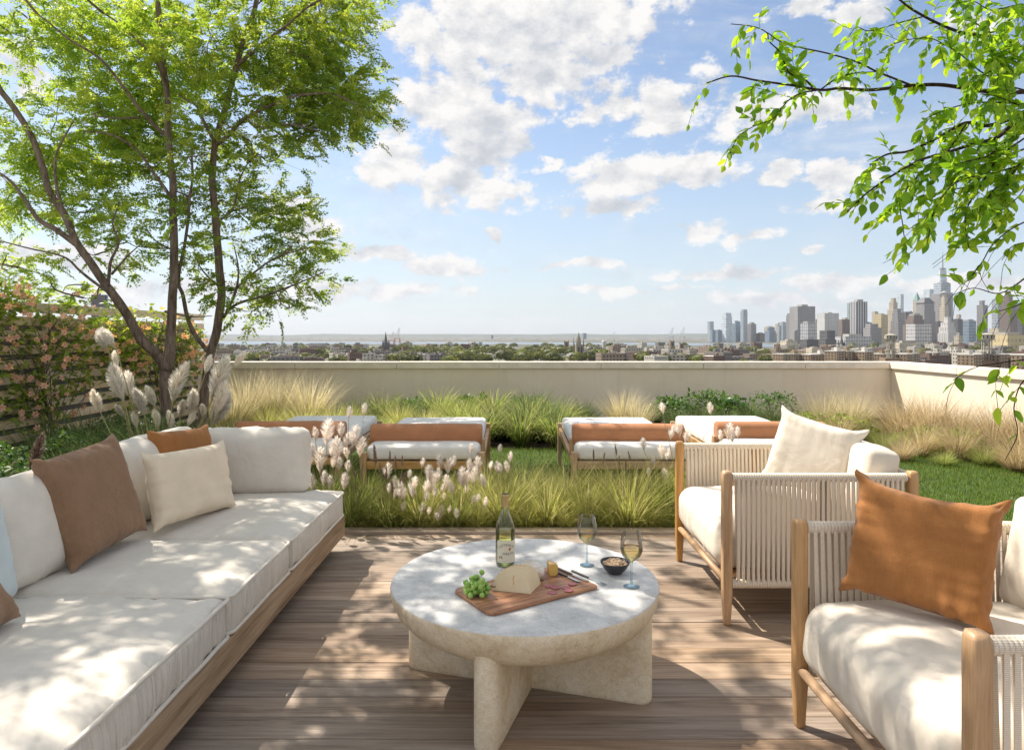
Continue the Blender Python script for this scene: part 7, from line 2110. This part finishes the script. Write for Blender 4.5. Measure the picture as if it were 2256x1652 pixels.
def scatter_city():
    rr = random.Random(4242); nb = nt = 0
    def rnd_u(): return rr.uniform(470, 2290)
    tries = 0
    while (nb < 290 or nt < 290) and tries < 20000:
        tries += 1
        u = rnd_u(); v = rr.uniform(757, 797); D = FPX * (CAM_H - CG - 10) / (v - VH)
        if D < 850 and u > 1700: continue
        park = math.exp(-((u - 1120) / 260) ** 2) * (1 if v > 764 else 0.4)
        ptree = 0.30 + 0.66 * park if u < 1700 else 0.22
        x = (u - UC) / FPX * D
        if -7000 < x < 900 and D > 2900: continue
        if D > 2350 and u < 1760: continue
        if rr.random() < ptree:
            if nt >= 290: continue
            s = rr.uniform(13, 22) * (1.15 if park > .4 else 1)
            nt += 1
            o = empty('street_tree', (x, D, CG), rr.uniform(0, 6.28)); o.scale = (s * rr.uniform(.9, 1.3), s * rr.uniform(.9, 1.3), s)
            put('crown', FT[nt % 5], o); put('trunk', FTK, o)
            FARTREES.append(o)
        else:
            if nb >= 290: continue
            nb += 1
            w = rr.uniform(14, 42); h = rr.uniform(9, 20)
            o = put('low_house', LOWM[nb % 6], loc=(x, D, CG), rot=(0, 0, R(rr.choice((18, 22, 26, 112)))), scale=(w, rr.uniform(14, 26), h))
            FARHOUSES.append(o)
scatter_city()
# labels of the many far houses and trees: by the landmark they stand under and their order from the parapet
MARKS = [(480, 'the far left end of the view'), (550, 'the dark warehouse'), (640, 'the grey block'), (700, 'the white lofts'), (775, 'the brown factory'), (845, 'the dark steeple'), (885, 'the harbour crane pair'), (950, 'the open park edge'), (1010, 'the white terraced building'), (1090, 'the middle of the park'), (1170, 'the right half of the park'),
         (1232, 'the slim pinnacled tower'), (1276, 'the gothic spire'), (1335, 'the white round-topped building'), (1400, 'the pale apartment rows'), (1470, 'the twin brown towers'), (1530, 'the white harbour crane pair'), (1572, 'the tower under construction'), (1606, 'the wide pale glass tower'), (1642, 'the slim glass tower'), (1700, 'the angular blue tower'),
         (1770, 'the big grey slab'), (1830, 'the white striped slab'), (1893, 'the pier tower'), (1945, 'the yellow slab'), (1985, 'the ziggurat tower'), (2030, 'the pyramid roofed tower'), (2087, 'the tallest spired tower'), (2140, 'the hanging leaves'), (2200, 'the brown art deco tower'), (2260, 'the frame edge at the right end')]
TENS = ['', '', 'twenty', 'thirty']
def ordinal(k):
    base = ORD + ['seventeenth', 'eighteenth', 'nineteenth', 'twentieth']
    if k < 20: return base[k]
    return TENS[(k + 1) // 10] + '-' + ORD[(k + 1) % 10 - 1] if (k + 1) % 10 else 'thirtieth'
def label_far(objs, what, cat, group):
    bins = {}
    for o in objs:
        u = UC + FPX * o.location.x / o.location.y
        m = min(MARKS, key=lambda q: abs(q[0] - u)); bins.setdefault(m[1], []).append(o)
    for nm, lst in bins.items():
        lst.sort(key=lambda q: q.location.y)
        for k, o in enumerate(lst):
            lab = '%s below %s' % (what, nm) if len(lst) == 1 else '%s below %s, %s from the parapet' % (what, nm, ordinal(k))
            tag(o, lab, cat, group)
label_far(FARTREES, 'distant round tree', 'tree', 'distant trees between the roofs')
label_far(FARHOUSES, 'distant flat roofed house', 'house', 'distant low houses')
label_far(FILL, 'plain hazy mid-rise block', 'tower', 'mid-rise blocks in the gaps of the skyline')
for o in FILL: o['label'] = o['label'].replace('below', 'behind')
# ------------------------------------------------------------------ the air between here and the far shore
def build_haze():
    m = bpy.data.materials.new('haze_air'); m.use_nodes = True
    t = NT(m.node_tree)
    for n in list(t.n): t.n.remove(n)
    out = t.new('ShaderNodeOutputMaterial')
    pv = t.new('ShaderNodeVolumePrincipled')
    pv.inputs['Color'].default_value = (0.80, 0.88, 1.0, 1)
    pv.inputs['Density'].default_value = 3.1e-5
    pv.inputs['Anisotropy'].default_value = 0.2
    t.l.new(pv.outputs[0], out.inputs['Volume'])
    o = MB().box(-26500, 26500, -60, 26500, CG - 4, 640).obj('haze', m)
    tag(o, kind='stuff')
build_haze()
